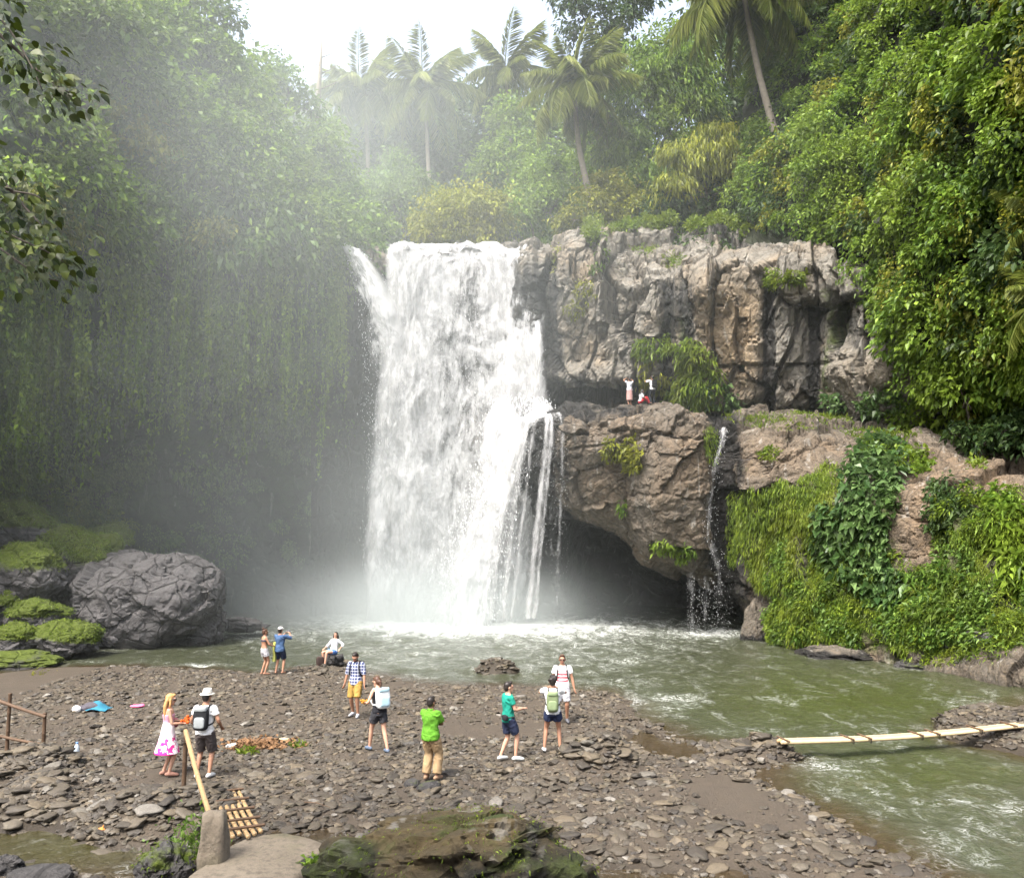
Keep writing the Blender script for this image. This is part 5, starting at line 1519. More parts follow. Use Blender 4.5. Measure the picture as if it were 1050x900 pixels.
# bridge over the river
br = empty('bamboo_bridge', gpos(800, 771))
tag(br, 'narrow pale bamboo bridge of lashed poles spanning the river at the right', 'bridge')
A, B = G(798, 760, .34), G(1046, 743, .40)
ax = unit(B - A); sd = np.array([-ax[1], ax[0], 0]); sd /= np.linalg.norm(sd)
for k, (off, col_) in enumerate(((-.12, bamboo_pale), (-.04, bamboo_pale), (.042, bamboo), (.122, bamboo_pale))):
    mb = MB(); culm(mb, A + sd * off + ax * .1 * (k % 2), B + sd * off, .042, .039, .5)
    mb.build('pole', col_, br, world=True)
L = np.linalg.norm(B - A)
for s in (.02, .27, .34, .55, .62, .80, .95):
    c = A + (B - A) * s + np.array([0, 0, -.012 * L * math.sin(s * math.pi)])
    mb = MB(); culm(mb, c - sd * .27 + [0, 0, .055], c + sd * .27 + [0, 0, .055], .022, .02)
    mb.build('cross_stick', bamboo_old, br, world=True)
for s in (.27, .34, .55, .62, .80):
    c = A + (B - A) * s + np.array([0, 0, -.012 * L * math.sin(s * math.pi)])
    mb = MB()
    for e in (-.15, 0, .15):
        a = np.linspace(0, 6.6, 16)
        mb.tube(c + sd * e + np.stack([0 * a, 0 * a, 0 * a], -1) + np.cos(a)[:, None] * sd * .062 + np.sin(a)[:, None] * np.array([0, 0, .064]) + ax * (a * .012)[:, None], .012, 5)
    mb.build('lashing', lash, br, world=True)

# railing at the left edge
r0 = empty('bamboo_railing', gpos(8, 770))
tag(r0, 'dark bamboo railing with two rails at the left edge of the picture', 'railing')
p1, p2 = gpos(7, 772), gpos(44, 776)
p0 = gpos(-40, 768)
tops = []
for p, h, nm in ((p1, 1.36, 'post'), (p2, .98, 'post'), (p0, 1.5, 'post')):
    mb = MB(); culm(mb, p - [0, 0, .3], p + [(-.02), 0, h], .045, .04); mb.build('post', bamboo_old, r0, world=True); tops.append(p + np.array([-.02, 0, h]))
mb = MB(); culm(mb, tops[2] + [0, 0, -.05], tops[0] * .1 + tops[1] * .9 + [0, -.05, -.05] + (tops[1] - tops[0]) * .16, .042, .036); mb.build('rail', bamboo_old, r0, world=True)
mb = MB(); culm(mb, p0 + [0, -.05, .55], p2 + [.05, -.05, .28], .036, .032); mb.build('rail', bamboo_old, r0, world=True)

# concrete landing, its block, the handrail and the bamboo footbridge
conc = NM('rough_concrete')
v = conc.coord()
c_ = conc.mix(conc.noise(v, 2.2, 6, .7), (.10, .080, .058), (.20, .168, .126))
c_ = conc.mix(conc.math('MULTIPLY', conc.ramp(conc.noise(v, 9, 5, .7), [(.36, 1), (.52, 0)]), .55), c_, (.055, .048, .036))
c_ = conc.mix(conc.math('MULTIPLY', conc.ramp(conc.noise(v, 1.1, 5), [(.52, 0), (.66, 1)]), .5), c_, (.045, .046, .018))
conc = conc.done(conc.bsdf(c_, .9, conc.bump(conc.noise(v, 12, 6, .7), .8, .05)))
mossy = rock_material('mossy_front_rock', (.10, .072, .030), (.034, .029, .019), (.009, .009, .006), mossc=(.032, .042, .007))


def plate(name, label, cat, out, ztop, thick, mat, seed, rough=.05, bulge=.04):
    """a thick irregular slab from a ground-plan outline"""
    out = np.array(out); c = out.mean(0)
    m = 96
    ang = np.linspace(0, 1, len(out) + 1)
    ring = pchip(ang, np.vstack([out, out[:1]]), np.linspace(0, 1, m + 1)[:-1])
    rows = []
    for k, (s, z) in enumerate([(.0, 0), (.2, 0), (.4, 0), (.6, 0), (.8, 0), (.92, -.015), (.985, -.05), (1.0, -.14), (1.0, -.3), (.97, -.6), (.93, -1.0)]):
        xy = c + (ring - c) * s
        zz = ztop + bulge * (1 - s) + (z * thick if k > 5 else 0)
        rows.append(np.column_stack([xy, zz + 0 * xy[:, 0]]))
    V = np.array(rows)                                                     # rows, m, 3
    V += rough * np.stack([fbm(V * 2.0, 4, seed), fbm(V * 2.0, 4, seed + 1), .8 * fbm(V * 1.7, 4, seed + 2)], -1)
    nr = len(rows)
    i = np.arange(nr * m).reshape(nr, m)
    j = np.roll(i, -1, 1)
    F = np.stack([i[:-1], i[1:], j[1:], j[:-1]], -1).reshape(-1, 4)
    b = np.array([c[0], c[1], ztop - thick])
    o = link(name, mesh_np(name, V.reshape(-1, 3) - b, F, mat, True, {'wet': np.zeros(nr * m) + .2, 'moss': np.zeros(nr * m) + .3, 'tan': np.zeros(nr * m)}), None, b)
    tag(o, label, cat)
    return o


zc = .50
plate('concrete_slab', 'worn pale concrete landing slab at the bottom of the picture', 'slab', [G(a, b, zc)[:2] for a, b in ((150, 925), (198, 893), (222, 874), (250, 858), (290, 852), (318, 856), (336, 870), (318, 888), (300, 905), (260, 935))], zc, .75, conc, 501, .05)
# block
blk = MB()
base = G(219, 884, zc - .05)
secs = []
for z, rx, ry in ((-.25, .20, .20), (.1, .19, .19), (.35, .175, .17), (.54, .165, .16), (.66, .14, .14), (.71, .09, .09)):
    secs.append((0, 0, z, rx, ry))
blk.rings(secs, 40)
me = blk.mesh('concrete_block', conc, True)
co_ = np.zeros(len(me.vertices) * 3); me.vertices.foreach_get('co', co_); co_ = co_.reshape(-1, 3)
sq = np.abs(co_[:, :2]) / np.array([.20, .20])
nrm = (sq ** 5).sum(1) ** .2 / (np.hypot(sq[:, 0], sq[:, 1]) + 1e-6)
co_[:, :2] /= np.clip(nrm, .6, 1.2)[:, None]
co_ += .075 * np.stack([fbm(co_ * 4.5, 5, 511, .65), fbm(co_ * 4.5, 5, 512, .65), fbm(co_ * 4.5, 5, 513, .65)], -1)
me.vertices.foreach_set('co', co_.ravel()); me.update()
o = link('concrete_block', me, None, base); tag(o, 'rough pale concrete block holding the lower end of the bamboo handrail', 'block')
# handrail
hr = empty('bamboo_handrail', gpos(188, 813))
tag(hr, 'slanting bamboo handrail on one post beside the couple', 'handrail')
pp = gpos(188, 813)
top = pp + np.array([0, 0, 1.02])
mb = MB(); culm(mb, pp - [0, 0, .3], top, .042, .04); mb.build('post', bamboo_old, hr, world=True)
mb = MB(); culm(mb, top + [-.03, .06, .06], base + np.array([-.07, -.02, .64]), .042, .038, .5); mb.build('rail', bamboo, hr, world=True)
a = np.linspace(0, 12.5, 30)
MB().tube(top + np.stack([.075 * np.cos(a), .075 * np.sin(a), -.05 - .006 * a], -1), .010, 5).build('lashing', lash, hr, world=True)
# footbridge
A1, A2 = G(233, 812, .16), G(253, 854, .53)
fb = empty('bamboo_footbridge', gpos(240, 826))
tag(fb, 'short bamboo footbridge with dark cross ties leading down to the gravel', 'footbridge')
ax = unit(A2 - A1); sd = unit(np.cross(ax, np.array([0, 0, 1.0])))
for k in range(5):
    e = (k - 2) * .105
    mb = MB(); culm(mb, A1 + sd * e + [0, 0, .01 * (k % 2)], A2 + sd * e + ax * .12 * ((k * 7) % 3), .036, .033, .45); mb.build('pole', bamboo, fb, world=True)
for s in (.03, .30, .55, .78, .95):
    c = A1 + (A2 - A1) * s + [0, 0, .055]
    mb = MB(); culm(mb, c - sd * .29, c + sd * .29, .024, .022); mb.build('cross_tie', bamboo_old, fb, world=True)

# mossy rock right at the bottom edge
oo = boulder('mossy_rock', 'large mossy rock with ferny green patches at the bottom edge', 476, 892, 10.8, 116, 66, 66, 21, .35, 'rock', None, .45, 6, .10, .75, mossy, fuzz=1700, fleaf=.06)
n_ = len(oo.data.vertices)
V, _ = ico(6)
oo.data.attributes['moss'].data.foreach_set('value', np.clip(.5 + .6 * fbm(V * 2.2, 3, 77) - .1 * V[:, 2], 0, 1).astype(np.float32))
wt = oo.data.attributes['wet']; wt.data.foreach_set('value', np.clip(.75 - .9 * V[:, 2] + .5 * fbm(V * 1.5, 3, 79), 0, 1).astype(np.float32))  # dark tone grows towards the foot of the rock
oo.data.attributes.new('tan', 'FLOAT', 'POINT') if 'tan' not in oo.data.attributes else 0; at = oo.data.attributes['tan']; at.data.foreach_set('value', np.clip(V[:, 2] * 1.6 - .15 + .7 * fbm(V * 2, 3, 81), 0, 1).astype(np.float32))
boulder('mossy_rock', 'low mossy rock tail at the bottom right of the large mossy rock', 555, 905, 11.4, 58, 28, 40, 22, .35, 'rock', None, .4, 5, 0, 0, mossy, fuzz=500, fleaf=.06)
boulder('mossy_rock', 'dark mossy rock under the left edge of the concrete slab', 172, 892, 12.4, 26, 22, 22, 23, .4, 'rock', None, .4, fuzz=250, fleaf=.07)
boulder('mossy_rock', 'dark weedy rock between the concrete slab and the large mossy rock', 330, 900, 11.6, 26, 20, 22, 24, .4, 'rock', None, .4, fuzz=200, fleaf=.06)
boulder('boulder', 'grey wet stone slab in the bottom left corner', 40, 900, 12.2, 30, 14, 26, 25, .0, flat=.4, lump=.2)
boulder('boulder', 'dark stone at the left edge beside the grey wet slab', 4, 890, 12.6, 18, 12, 16, 26, .15)
boulder('oval_stone', 'long green mossy oval stone at the feet of the man in lime green', 439, 807, 16.65, 13, 6.5, 10, 27, .28, 'stone', None, .1, 4, .25)
boulder('oval_stone', 'shorter green oval stone touching the long one left of it', 423, 804, 16.8, 9, 6, 8, 28, .26, 'stone', None, .1, 4)
boulder('oval_stone', 'large round tan stone on top of the stone heap in the middle', 592, 771, 18.55, 11, 8, 9, 29, .25, 'stone', None, .12, 4)


def tuft(name, label, cat, c, n, r, leaf, mat, seed, width=.2, up=.9, kind=None, flat=.5):
    g = np.random.default_rng(seed)
    p = np.asarray(c) + g.normal(0, 1, (n, 3)) * r * np.array([1, 1, flat])
    D = unit(g.normal(0, .6, (n, 3)) + np.array([0, 0, up]))
    V, F = leaf_arrays(p, D, leaf * g.uniform(.6, 1.3, n), width, .08, .3, g)
    o = link(name, mesh_np(name, V - np.asarray(c), F, mat), None, c)
    tag(o, label, cat, None, kind)
    return o


tuft('leafy_plant', 'fresh green weed growing at the right edge of the concrete slab', 'plant', G(322, 886, .52), 60, .06, .13, LM['fresh'], 601, .3, .7)
tuft('leafy_plant', 'dark weeds on the rock beside the concrete slab', 'plant', G(338, 890, .42), 160, .09, .12, LM['dark'], 602, .3, .4)
tuft('leafy_plant', 'dark green weeds hanging on the left side of the concrete block', 'plant', G(196, 866, .30) , 420, .20, .10, LM['mid'], 603, .25, -.3, None, 1.1)
tuft('grass_tuft', 'bright green grass tuft growing in front of the driftwood heap', 'grass', gpos(254, 773), 90, .10, .20, LM['grass'], 604, .07, 1.2)
tuft('grass_tuft', 'yellowish grass tuft at the right end of the driftwood heap', 'grass', gpos(304, 766), 80, .10, .18, LM['grass'], 605, .08, 1.0)
tuft('leafy_plant', 'tiny yellow weeds in the shallows at the left', 'plant', gpos(40, 692), 60, .25, .14, LM['yellow'], 606, .1, .6, 'stuff')

# ---- driftwood heap and small things on the gravel
g = np.random.default_rng(71)
c = gpos(263, 766)
dw = empty('driftwood_heap', c); tag(dw, 'heap of brown twigs and dead leaves washed up on the gravel', 'driftwood')
mb = MB()
for k in range(230):
    p = np.array([g.normal(0, .42), g.normal(0, .22), 0]); p[2] = .20 * math.exp(-(p[0] / .5) ** 2 - (p[1] / .3) ** 2) * g.random() + .02
    a = g.uniform(0, 6.28); l = g.uniform(.10, .38); e = np.array([math.cos(a), math.sin(a), g.normal(0, .3)]) * l
    mb.tube(np.array([p - e / 2, p + g.normal(0, .02, 3), p + e / 2]), g.uniform(.005, .014), 4)
o = mb.build('twigs', plain('dead_twigs', (.17, .095, .048), .85, .6, 12), dw); o['kind'] = 'stuff'
p = np.stack([g.normal(0, .45, 500), g.normal(0, .24, 500), g.uniform(.02, .16, 500)], -1)
V, F = leaf_arrays(p, unit(g.normal(0, 1, (500, 3)) * [1, 1, .3]), g.uniform(.06, .14, 500), .3, .1, .1, g)
o = link('dead_leaves', mesh_np('dead_leaves', V, F, plain('dead_leaf', (.15, .08, .035), .8, .6, 9)), dw); o['kind'] = 'stuff'
o = MB().tube(np.array([[0, 0, 0], [.12, .02, .01], [.24, .02, 0]]), [.045, .05, .045], 10).build('bamboo_offcut', bamboo_pale, None, True, gpos(286, 763) + [0, 0, .10]); tag(o, 'short pale bamboo offcut lying on the right of the driftwood heap', 'bamboo')
mb = MB(); mb.ball((0, 0, .03), (.14, .08, .05), 12, 8); mb.ball((.08, .04, .05), (.08, .06, .04), 10, 6); mb.ball((-.09, -.03, .02), (.07, .05, .03), 10, 6)
o = link('plastic_scrap', remesh(mb, 'plastic_scrap', plain('white_plastic', (.62, .60, .56), .5, .2, 12), .012)); o.location = gpos(238, 767) + [0, 0, .03]; tag(o, 'crumpled white plastic scrap at the left end of the driftwood heap', 'litter')
o = MB().tube(np.array([[0, 0, 0], [.25, -.10, .02], [.55, -.3, .0]]), [.012, .01, .006], 5).build('twig', bamboo_old, None, True, gpos(312, 825) + [0, 0, .05]); tag(o, 'thin reddish twig lying on gravel right of the bamboo footbridge', 'twig')

bt = empty('plastic_bottle', gpos(78, 778)); tag(bt, 'clear blue tinted plastic water bottle standing on a stone', 'bottle')
qb = NM('clear_plastic'); qb = qb.done(qb.bsdf((.72, .82, .92), .12, None, .5, **{'Transmission Weight': .55, 'IOR': 1.2}))
MB().rings([(0, 0, .0, .055, .055), (0, 0, .02, .062, .062), (0, 0, .10, .058, .058), (0, 0, .12, .062, .062), (0, 0, .24, .062, .062), (0, 0, .30, .045, .045), (0, 0, .33, .024, .024), (0, 0, .345, .024, .024)], 20).build('body', qb, bt)
MB().rings([(0, 0, .346, .026, .026), (0, 0, .375, .026, .026)], 16).build('cap', plain('blue_cap', (.12, .25, .6), .4, .05), bt)

c = gpos(95, 729)
mb = MB(); mb.ball((0, 0, .13), (.30, .20, .14), 16, 10); mb.ball((-.22, -.05, .09), (.20, .16, .10), 14, 8); mb.ball((.15, .06, .16), (.16, .14, .13), 14, 8)
o = link('beach_bag', remesh(mb, 'beach_bag', plain('dark_bag_cloth', (.05, .045, .055), .8, .5, 10, bump=.4), .016)); o.location = c; tag(o, 'slumped dark bag lying on the gravel under a bright blue cloth', 'bag')
gxx, gyy = np.meshgrid(np.linspace(-.34, .34, 26), np.linspace(-.24, .24, 20), indexing='ij')
zz = .03 + .27 * np.exp(-(gxx / .27) ** 2 - (gyy / .22) ** 2) + .035 * fbm(np.stack([gxx * 7, gyy * 7, gxx * 0], -1), 3, 5)
Vt = np.stack([gxx + .10, gyy + .02, zz], -1)
Vt = np.concatenate([Vt.reshape(-1, 3), Vt.reshape(-1, 3) - [0, 0, .012]])
Fg = grid_faces(26, 20)
o = link('towel', mesh_np('towel', Vt, np.vstack([Fg, Fg[:, ::-1] + 520]), plain('blue_towel', (.02, .12, .18), .85, .5, 5), True), None, c + [.02, 0, .0]); tag(o, 'bright blue cloth spread over the slumped dark bag', 'towel')
mb = MB(); mb.ball((-.20, -.14, .10), (.13, .10, .11), 14, 8)
o = link('white_cloth', remesh(mb, 'white_cloth', plain('white_cloth', (.6, .58, .56), .85, .3, 9, bump=.4), .014)); o.location = c + [-.16, -.08, 0]; tag(o, 'crumpled pale cloth at the left of the slumped dark bag', 'cloth')
c = gpos(140, 725)
mb = MB()
mb.ball((0, 0, .04), (.20, .11, .045), 14, 8); mb.ball((.13, .03, .05), (.10, .07, .05), 12, 6)
o = link('pink_cloth', remesh(mb, 'pink_cloth', plain('pink_cloth', (.62, .12, .24), .8, .35, 9, bump=.4), .012)); o.location = c; tag(o, 'small pink cloth lying on the gravel right of the dark bag', 'cloth')
mb = MB(); mb.ball((0, 0, .08), (.10, .09, .10), 14, 10); mb.tube(np.array([[.02, 0, .16], [.04, .01, .22]]), [.02, .012], 6)
o = link('coconut_husk', remesh(mb, 'coconut_husk', plain('orange_husk', (.42, .17, .04), .7, .4, 14, bump=.4), .012)); o.location = gpos(103, 858) + [0, 0, -.02]; tag(o, 'orange coconut husk at the edge of the little stream', 'coconut')

# ---- branch reaching into the upper left corner from a tree outside the picture
ot = empty('overhanging_tree', (-7.4, 6.2, float(ground_z(-7.4, 6.2)))); tag(ot, 'near tree whose dark leafy branches reach into the upper left corner', 'tree')
mb = MB()
tb = np.array([-7.4, 6.2, float(ground_z(-7.4, 6.2)) - .4])
mb.tube(pchip([0, 1, 2, 3], np.array([tb, tb + [.2, .1, 3.5], tb + [.1, .4, 7], tb + [.5, .6, 10]]), np.linspace(0, 3, 14)), np.linspace(.30, .14, 14), 12)
arms = [[P(-200, -60, 7.0), P(-60, -10, 7.0), P(10, 45, 6.9), P(50, 82, 6.8), P(78, 100, 6.8)],
        [P(-60, -10, 7.0), P(-10, 10, 6.8), P(28, 60, 6.6), P(45, 96, 6.5)],
        [P(-60, -10, 7.0), P(-30, -30, 6.9), P(0, -10, 6.8), P(12, 0, 6.8)],
        [P(-220, 150, 7.2), P(-70, 150, 7.2), P(-5, 180, 7.0), P(28, 215, 6.9), P(46, 235, 6.8)],
        [P(-70, 150, 7.2), P(-30, 210, 7.0), P(10, 240, 6.9), P(48, 258, 6.8), P(70, 272, 6.8)],
        [P(-70, 150, 7.2), P(-40, 215, 7.1), P(10, 262, 7.0), P(40, 282, 7.0), P(62, 289, 6.9)],
        [P(-5, 180, 7.0), P(10, 195, 6.9), P(35, 200, 6.8), P(46, 206, 6.8)]]
Cs, Ds = [], []
g = np.random.default_rng(15)
for k, a in enumerate(arms):
    a = np.array(a)
    c = pchip(np.arange(len(a)), a, np.linspace(0, len(a) - 1, 40))
    mb.tube(c[::2], np.linspace(.030 if k in (0, 3) else .014, .004, 20), 6)
    nl = (120, 90, 40, 75, 125, 45, 55)[k]
    ii = g.uniform(15 if k in (0, 3, 4, 5) else 8, 39.5, nl).astype(int)
    for i in ii:
        e = g.normal(0, 1, 3) * np.array([.16, .16, .13]) * (1.0 if i < 34 else .6)
        Cs.append(c[i] + e); Ds.append(unit(e * 2 + np.array([.5, -.1, -.75]) + g.normal(0, .35, 3)))
mb.tube(np.array([tb + [.2, .1, 3.5], (tb + [.2, .1, 3.5] + P(-220, 150, 7.2)) / 2 + [0, 0, .3], P(-220, 150, 7.2)]), [.10, .07, .035], 8)
mb.tube(np.array([tb + [.1, .4, 6], (tb + [.1, .4, 6] + P(-200, -60, 7)) / 2, P(-200, -60, 7.0)]), [.10, .07, .035], 8)
mb.build('trunk', bark_dark, ot, world=True)
C, D = np.array(Cs), np.array(Ds)
n = len(C)
U = unit(np.array([0, -.3, 1.0]) + g.normal(0, .55, (n, 3))); side = unit(np.cross(D, U)); U = np.cross(side, D)
S = g.uniform(.060, .105, (n, 1))
prof = [(0, 0, 0), (.10, .26, .02), (.32, .40, .05), (.62, .30, .05), (.86, .12, .02), (1.06, 0, -.05), (.86, -.12, .02), (.62, -.30, .05), (.32, -.40, .05), (.10, -.26, .02)]
V = np.stack([C + D * S * a + side * S * b + U * S * (h - .12 * a * a) for a, b, h in prof] + [C + D * S * .32 - U * S * .02, C + D * S * .64 - U * S * .07], 1)
ff = [(0, 1, 10), (1, 2, 10), (2, 3, 10), (3, 11, 10), (3, 4, 11), (4, 5, 11), (5, 6, 11), (6, 7, 11), (7, 10, 11), (7, 8, 10), (8, 9, 10), (9, 0, 10)]
F = (np.arange(n) * 12)[:, None, None] + np.array(ff)[None]
link('leaves', mesh_np('leaves', V.reshape(-1, 3), F.reshape(-1, 3), LM['near'], True), ot, world=True)
# its crown, out of the picture above the branches
link('crown', crown_mesh('crown', [((-8.2, 6.4, 13.6), 1.9), ((-6.6, 5.4, 14.8), 1.7), ((-9.0, 7.6, 15.4), 2.0)], LM['near'], .16, .25, .4, .34, 77), ot, world=True)
# ================================================================ PEOPLE
def cloth(name, col, var=.25, scale=9, bump=.35):
    return plain(name, tuple(np.array(col) * .8), .85, var, scale, .15, bump)


SKIN = {'fair': plain('fair_skin', (.42, .235, .160), .5, .12, 14, .3), 'tan': plain('tanned_skin', (.28, .145, .09), .5, .12, 14, .3), 'brown': plain('brown_skin', (.17, .088, .053), .5, .12, 14, .3)}
HAIR = {'dark': plain('dark_hair', (.016, .012, .010), .45, .4, 60), 'brown': plain('brown_hair', (.060, .028, .016), .5, .4, 60), 'blond': plain('blond_hair', (.36, .20, .075), .5, .35, 60)}
EYE = plain('eye', (.02, .015, .012), .2, .1)
LENS = plain('dark_lens', (.012, .012, .014), .15, .1)
LIP = plain('lips', (.32, .10, .08), .5, .1)


def ik(a, b, l1, l2, pole):
    a, b = np.asarray(a, float), np.asarray(b, float)
    d = b - a
    L = np.linalg.norm(d)
    u = d / L
    if L > (l1 + l2) * .995:
        b = a + u * (l1 + l2) * .995; L = (l1 + l2) * .995
    x = (L * L + l1 * l1 - l2 * l2) / (2 * L)
    h = math.sqrt(max(0, l1 * l1 - x * x))
    p = np.asarray(pole, float); p = p - u * np.dot(p, u); p /= np.linalg.norm(p) + 1e-9
    return a + u * x + p * h, b


def rotm(yaw=0, pitch=0, roll=0):
    return np.array(Euler((R(pitch), R(roll), R(yaw)), 'XYZ').to_matrix())


class Fig:
    """a figure facing local +Y, standing on local z = 0"""
    def __init__(s, h=1.72, fem=False, hip=None, lean=0, twist=0, feet=((-.11, 0), (.11, 0)), foot_z=(0, 0), foot_yaw=(12, -12), hands=None, head=(0, 0), bulk=1.0,
                 knee=((-.1, 1, 0), (.1, 1, 0)), elbow=((-.5, -1, -.2), (.5, -1, -.2))):
        k = h / 1.72
        s.k, s.fem = k, fem
        s.hz = (hip[2] if hip else .93 * k)
        s.hip = np.array([hip[0], hip[1], s.hz]) if hip else np.array([0, 0, s.hz])
        s.M = rotm(twist, -lean)
        sw = (.150 if fem else .168) * k * (bulk ** .5)
        s.sh = [s.T((-sw, -.01, .448 * k)), s.T((sw, -.01, .448 * k))]
        s.hj = [s.hip + np.array([-.088 * k, 0, -.02]), s.hip + np.array([.088 * k, 0, -.02])]
        hd = hands or ((-.27 * k, .06, s.hz - .12), (.27 * k, .06, s.hz - .12))
        s.el, s.wr, s.kn, s.an = [], [], [], []
        for i in (0, 1):
            e, w = ik(s.sh[i], hd[i], .285 * k, .255 * k, elbow[i])
            s.el.append(e); s.wr.append(w)
            f = feet[i]
            a = np.array([f[0], f[1] - .02, .085 * k + foot_z[i]])
            kn, a = ik(s.hj[i], a, .44 * k, .425 * k, knee[i])
            s.kn.append(kn); s.an.append(a)
        s.fy = foot_yaw
        s.headM = s.M @ rotm(head[0], head[1])
        s.neck = s.T((0, -.005, .535 * k))
        s.hc = s.neck + s.headM @ (np.array([0, .02, .115]) * k)
        s.bulk = bulk

    def T(s, p):
        return s.hip + s.M @ np.asarray(p, float)

    def H(s, p):
        return s.hc + s.headM @ (np.asarray(p, float) * s.k * 1.06)

    def torso(s, mb, grow=0.0, z0=-.12, z1=.55, flare=0.0):
        f, k, b = s.fem, s.k, s.bulk
        prof = [(-.14, .115, .09), (-.08, .158 if f else .150, .108), (0, .168 if f else .152, .112), (.08, .150 if f else .146, .104), (.16, .122 if f else .142, .092), (.24, .128 if f else .152, .098),
                (.33, .150 if f else .170, .116 if f else .112), (.40, .158 if f else .178, .108), (.455, .150 if f else .168, .088), (.49, .105, .068), (.515, .062, .056), (.55, .052, .052)]
        z = np.array([p[0] for p in prof]) * k
        zz = np.linspace(max(z0 * k, z[0]), min(z1 * k, z[-1]), 16)
        rx = np.interp(zz, z, [p[1] for p in prof]) * k * b + grow
        ry = np.interp(zz, z, [p[2] for p in prof]) * k * b + grow
        if flare:
            fl = np.clip((.12 * k - zz) / .25, 0, 1) * flare
            rx, ry = rx + fl, ry + fl
        n = 22
        a = np.arange(n) * 2 * math.pi / n
        V = np.vstack([np.stack([x * np.cos(a), y * np.sin(a), np.full(n, q)], -1) for q, x, y in zip(zz, rx, ry)])
        V = s.hip + V @ s.M.T
        fc = [(i * n + j, i * n + (j + 1) % n, (i + 1) * n + (j + 1) % n, (i + 1) * n + j) for i in range(15) for j in range(n)]
        b0 = mb.n
        mb.add(V, fc)
        mb.V.append(np.array([s.hip + s.M @ np.array([0, 0, zz[0]]), s.hip + s.M @ np.array([0, 0, zz[-1]])])); mb.n += 2
        e = b0 + 15 * n
        mb.F3.append(np.array([(mb.n - 2, b0 + (j + 1) % n, b0 + j) for j in range(n)]))
        mb.F3.append(np.array([(mb.n - 1, e + j, e + (j + 1) % n) for j in range(n)]))

    def arm(s, mb, i, grow=0.0, upto=2.0, start=0.0):
        k = s.k * (.86 if s.fem else 1.0) * s.bulk ** .5
        a, e, w = s.sh[i], s.el[i], s.wr[i]
        pts = [a, a + (e - a) * .35, a + (e - a) * .7, e, e + (w - e) * .3, e + (w - e) * .7, w]
        rad = [.046, .045, .041, .036, .038, .031, .024]
        pr = [0, .35, .7, 1, 1.3, 1.7, 2.0]
        u = np.linspace(start, upto, 12)
        mb.tube(pchip(pr, np.array(pts), u), np.interp(u, pr, rad) * k + grow, 12, round_=grow == 0)

    def leg(s, mb, i, grow=0.0, upto=2.0, extra=0.0):
        k = s.k * s.bulk ** .5
        a, e, w = s.hj[i], s.kn[i], s.an[i]
        pts = [a, a + (e - a) * .3, a + (e - a) * .7, e, e + (w - e) * .3, e + (w - e) * .7, w]
        rad = [.086, .083, .064, .052, .053, .040, .033]
        pr = [0, .3, .7, 1, 1.3, 1.7, 2.0]
        u = np.linspace(0, upto, 14)
        mb.tube(pchip(pr, np.array(pts), u), np.interp(u, pr, rad) * k + grow + extra * u / max(upto, .1), 14, round_=grow == 0)

    def foot(s, mb, i, grow=0.0, z0=0.0):
        a = s.an[i]; k = s.k
        m = rotm(s.fy[i])
        pts = [np.array([0, -.05, -.045]), np.array([0, 0, -.042]), np.array([0, .07, -.048]), np.array([0, .14, -.060]), np.array([0, .175, -.064])]
        pts = np.array([a + m @ (p * k) for p in pts])
        mb.tube(pts, np.array([.030, .038, .036, .030, .020]) * k + grow, 12, round_=True)
        mb.tube(np.array([a, a + m @ np.array([0, .01, -.045])]), .034 * k + grow, 10)

    def hand(s, mb, i, curl=.55):
        w = s.wr[i]; d = unit(w - s.el[i]); k = s.k * (.9 if s.fem else 1)
        up = unit(np.cross(d, np.cross(np.array([0, .3, 1.0]) if abs(d[2]) < .8 else np.array([1 - 2 * i, .4, 0.0]), d)))
        sd = np.cross(d, up)
        B = np.stack([sd, up, d], 1)
        mb.ball(w + d * .05 * k, np.array([.040, .017, .055]) * k, 12, 8, B)
        for j in range(4):
            o = (j - 1.5) * .021 * k
            ln = (.062, .074, .070, .054)[j] * k
            p0 = w + d * .075 * k + sd * o
            p1 = p0 + d * ln * .5 + sd * o * .12 - up * .01 * curl
            p2 = p1 + d * ln * .45 - up * .030 * curl * k
            p3 = p2 + d * ln * .22 - up * .030 * curl * k
            mb.tube(np.array([p0, p1, p2, p3]), np.array([.0088, .0085, .0078, .006]) * k, 7, round_=True)
        t = 1 if i == 0 else -1
        q0 = w + d * .028 * k + sd * .034 * t * k
        q1 = q0 + (d * .6 + sd * .8 * t) * .032 * k - up * .006
        q2 = q1 + (d * .9 + sd * .3 * t) * .030 * k - up * .010
        mb.tube(np.array([q0, q1, q2]), np.array([.011, .010, .008]) * k, 7, round_=True)

    def body(s, skin, parent):
        mb = MB()
        s.torso(mb)
        for i in (0, 1):
            mb.ball(s.sh[i], .047 * s.k * (.86 if s.fem else 1), 12, 8)
            s.arm(mb, i); s.hand(mb, i); s.leg(mb, i); s.foot(mb, i)
        mb.tube(np.array([s.T((0, -.01, .46 * s.k)), s.neck, s.hc]), np.array([.062, .050, .050]) * s.k, 14)
        B = s.headM
        mb.ball(s.H((0, -.005, .025)), np.array([.074, .094, .100]) * s.k, 18, 12, B)
        mb.ball(s.H((0, .028, -.045)), np.array([.056, .062, .062]) * s.k, 16, 10, B)
        mb.ball(s.H((0, .062, -.088)), np.array([.026, .024, .020]) * s.k, 10, 8, B)      # chin
        mb.tube(np.array([s.H((0, .086, .022)), s.H((0, .102, -.012)), s.H((0, .096, -.022))]), np.array([.009, .015, .012]) * s.k, 8, round_=True)   # nose
        mb.tube(np.array([s.H((-.05, .078, .034)), s.H((0, .090, .032)), s.H((.05, .078, .034))]), .012 * s.k, 8, round_=True)                     # brow
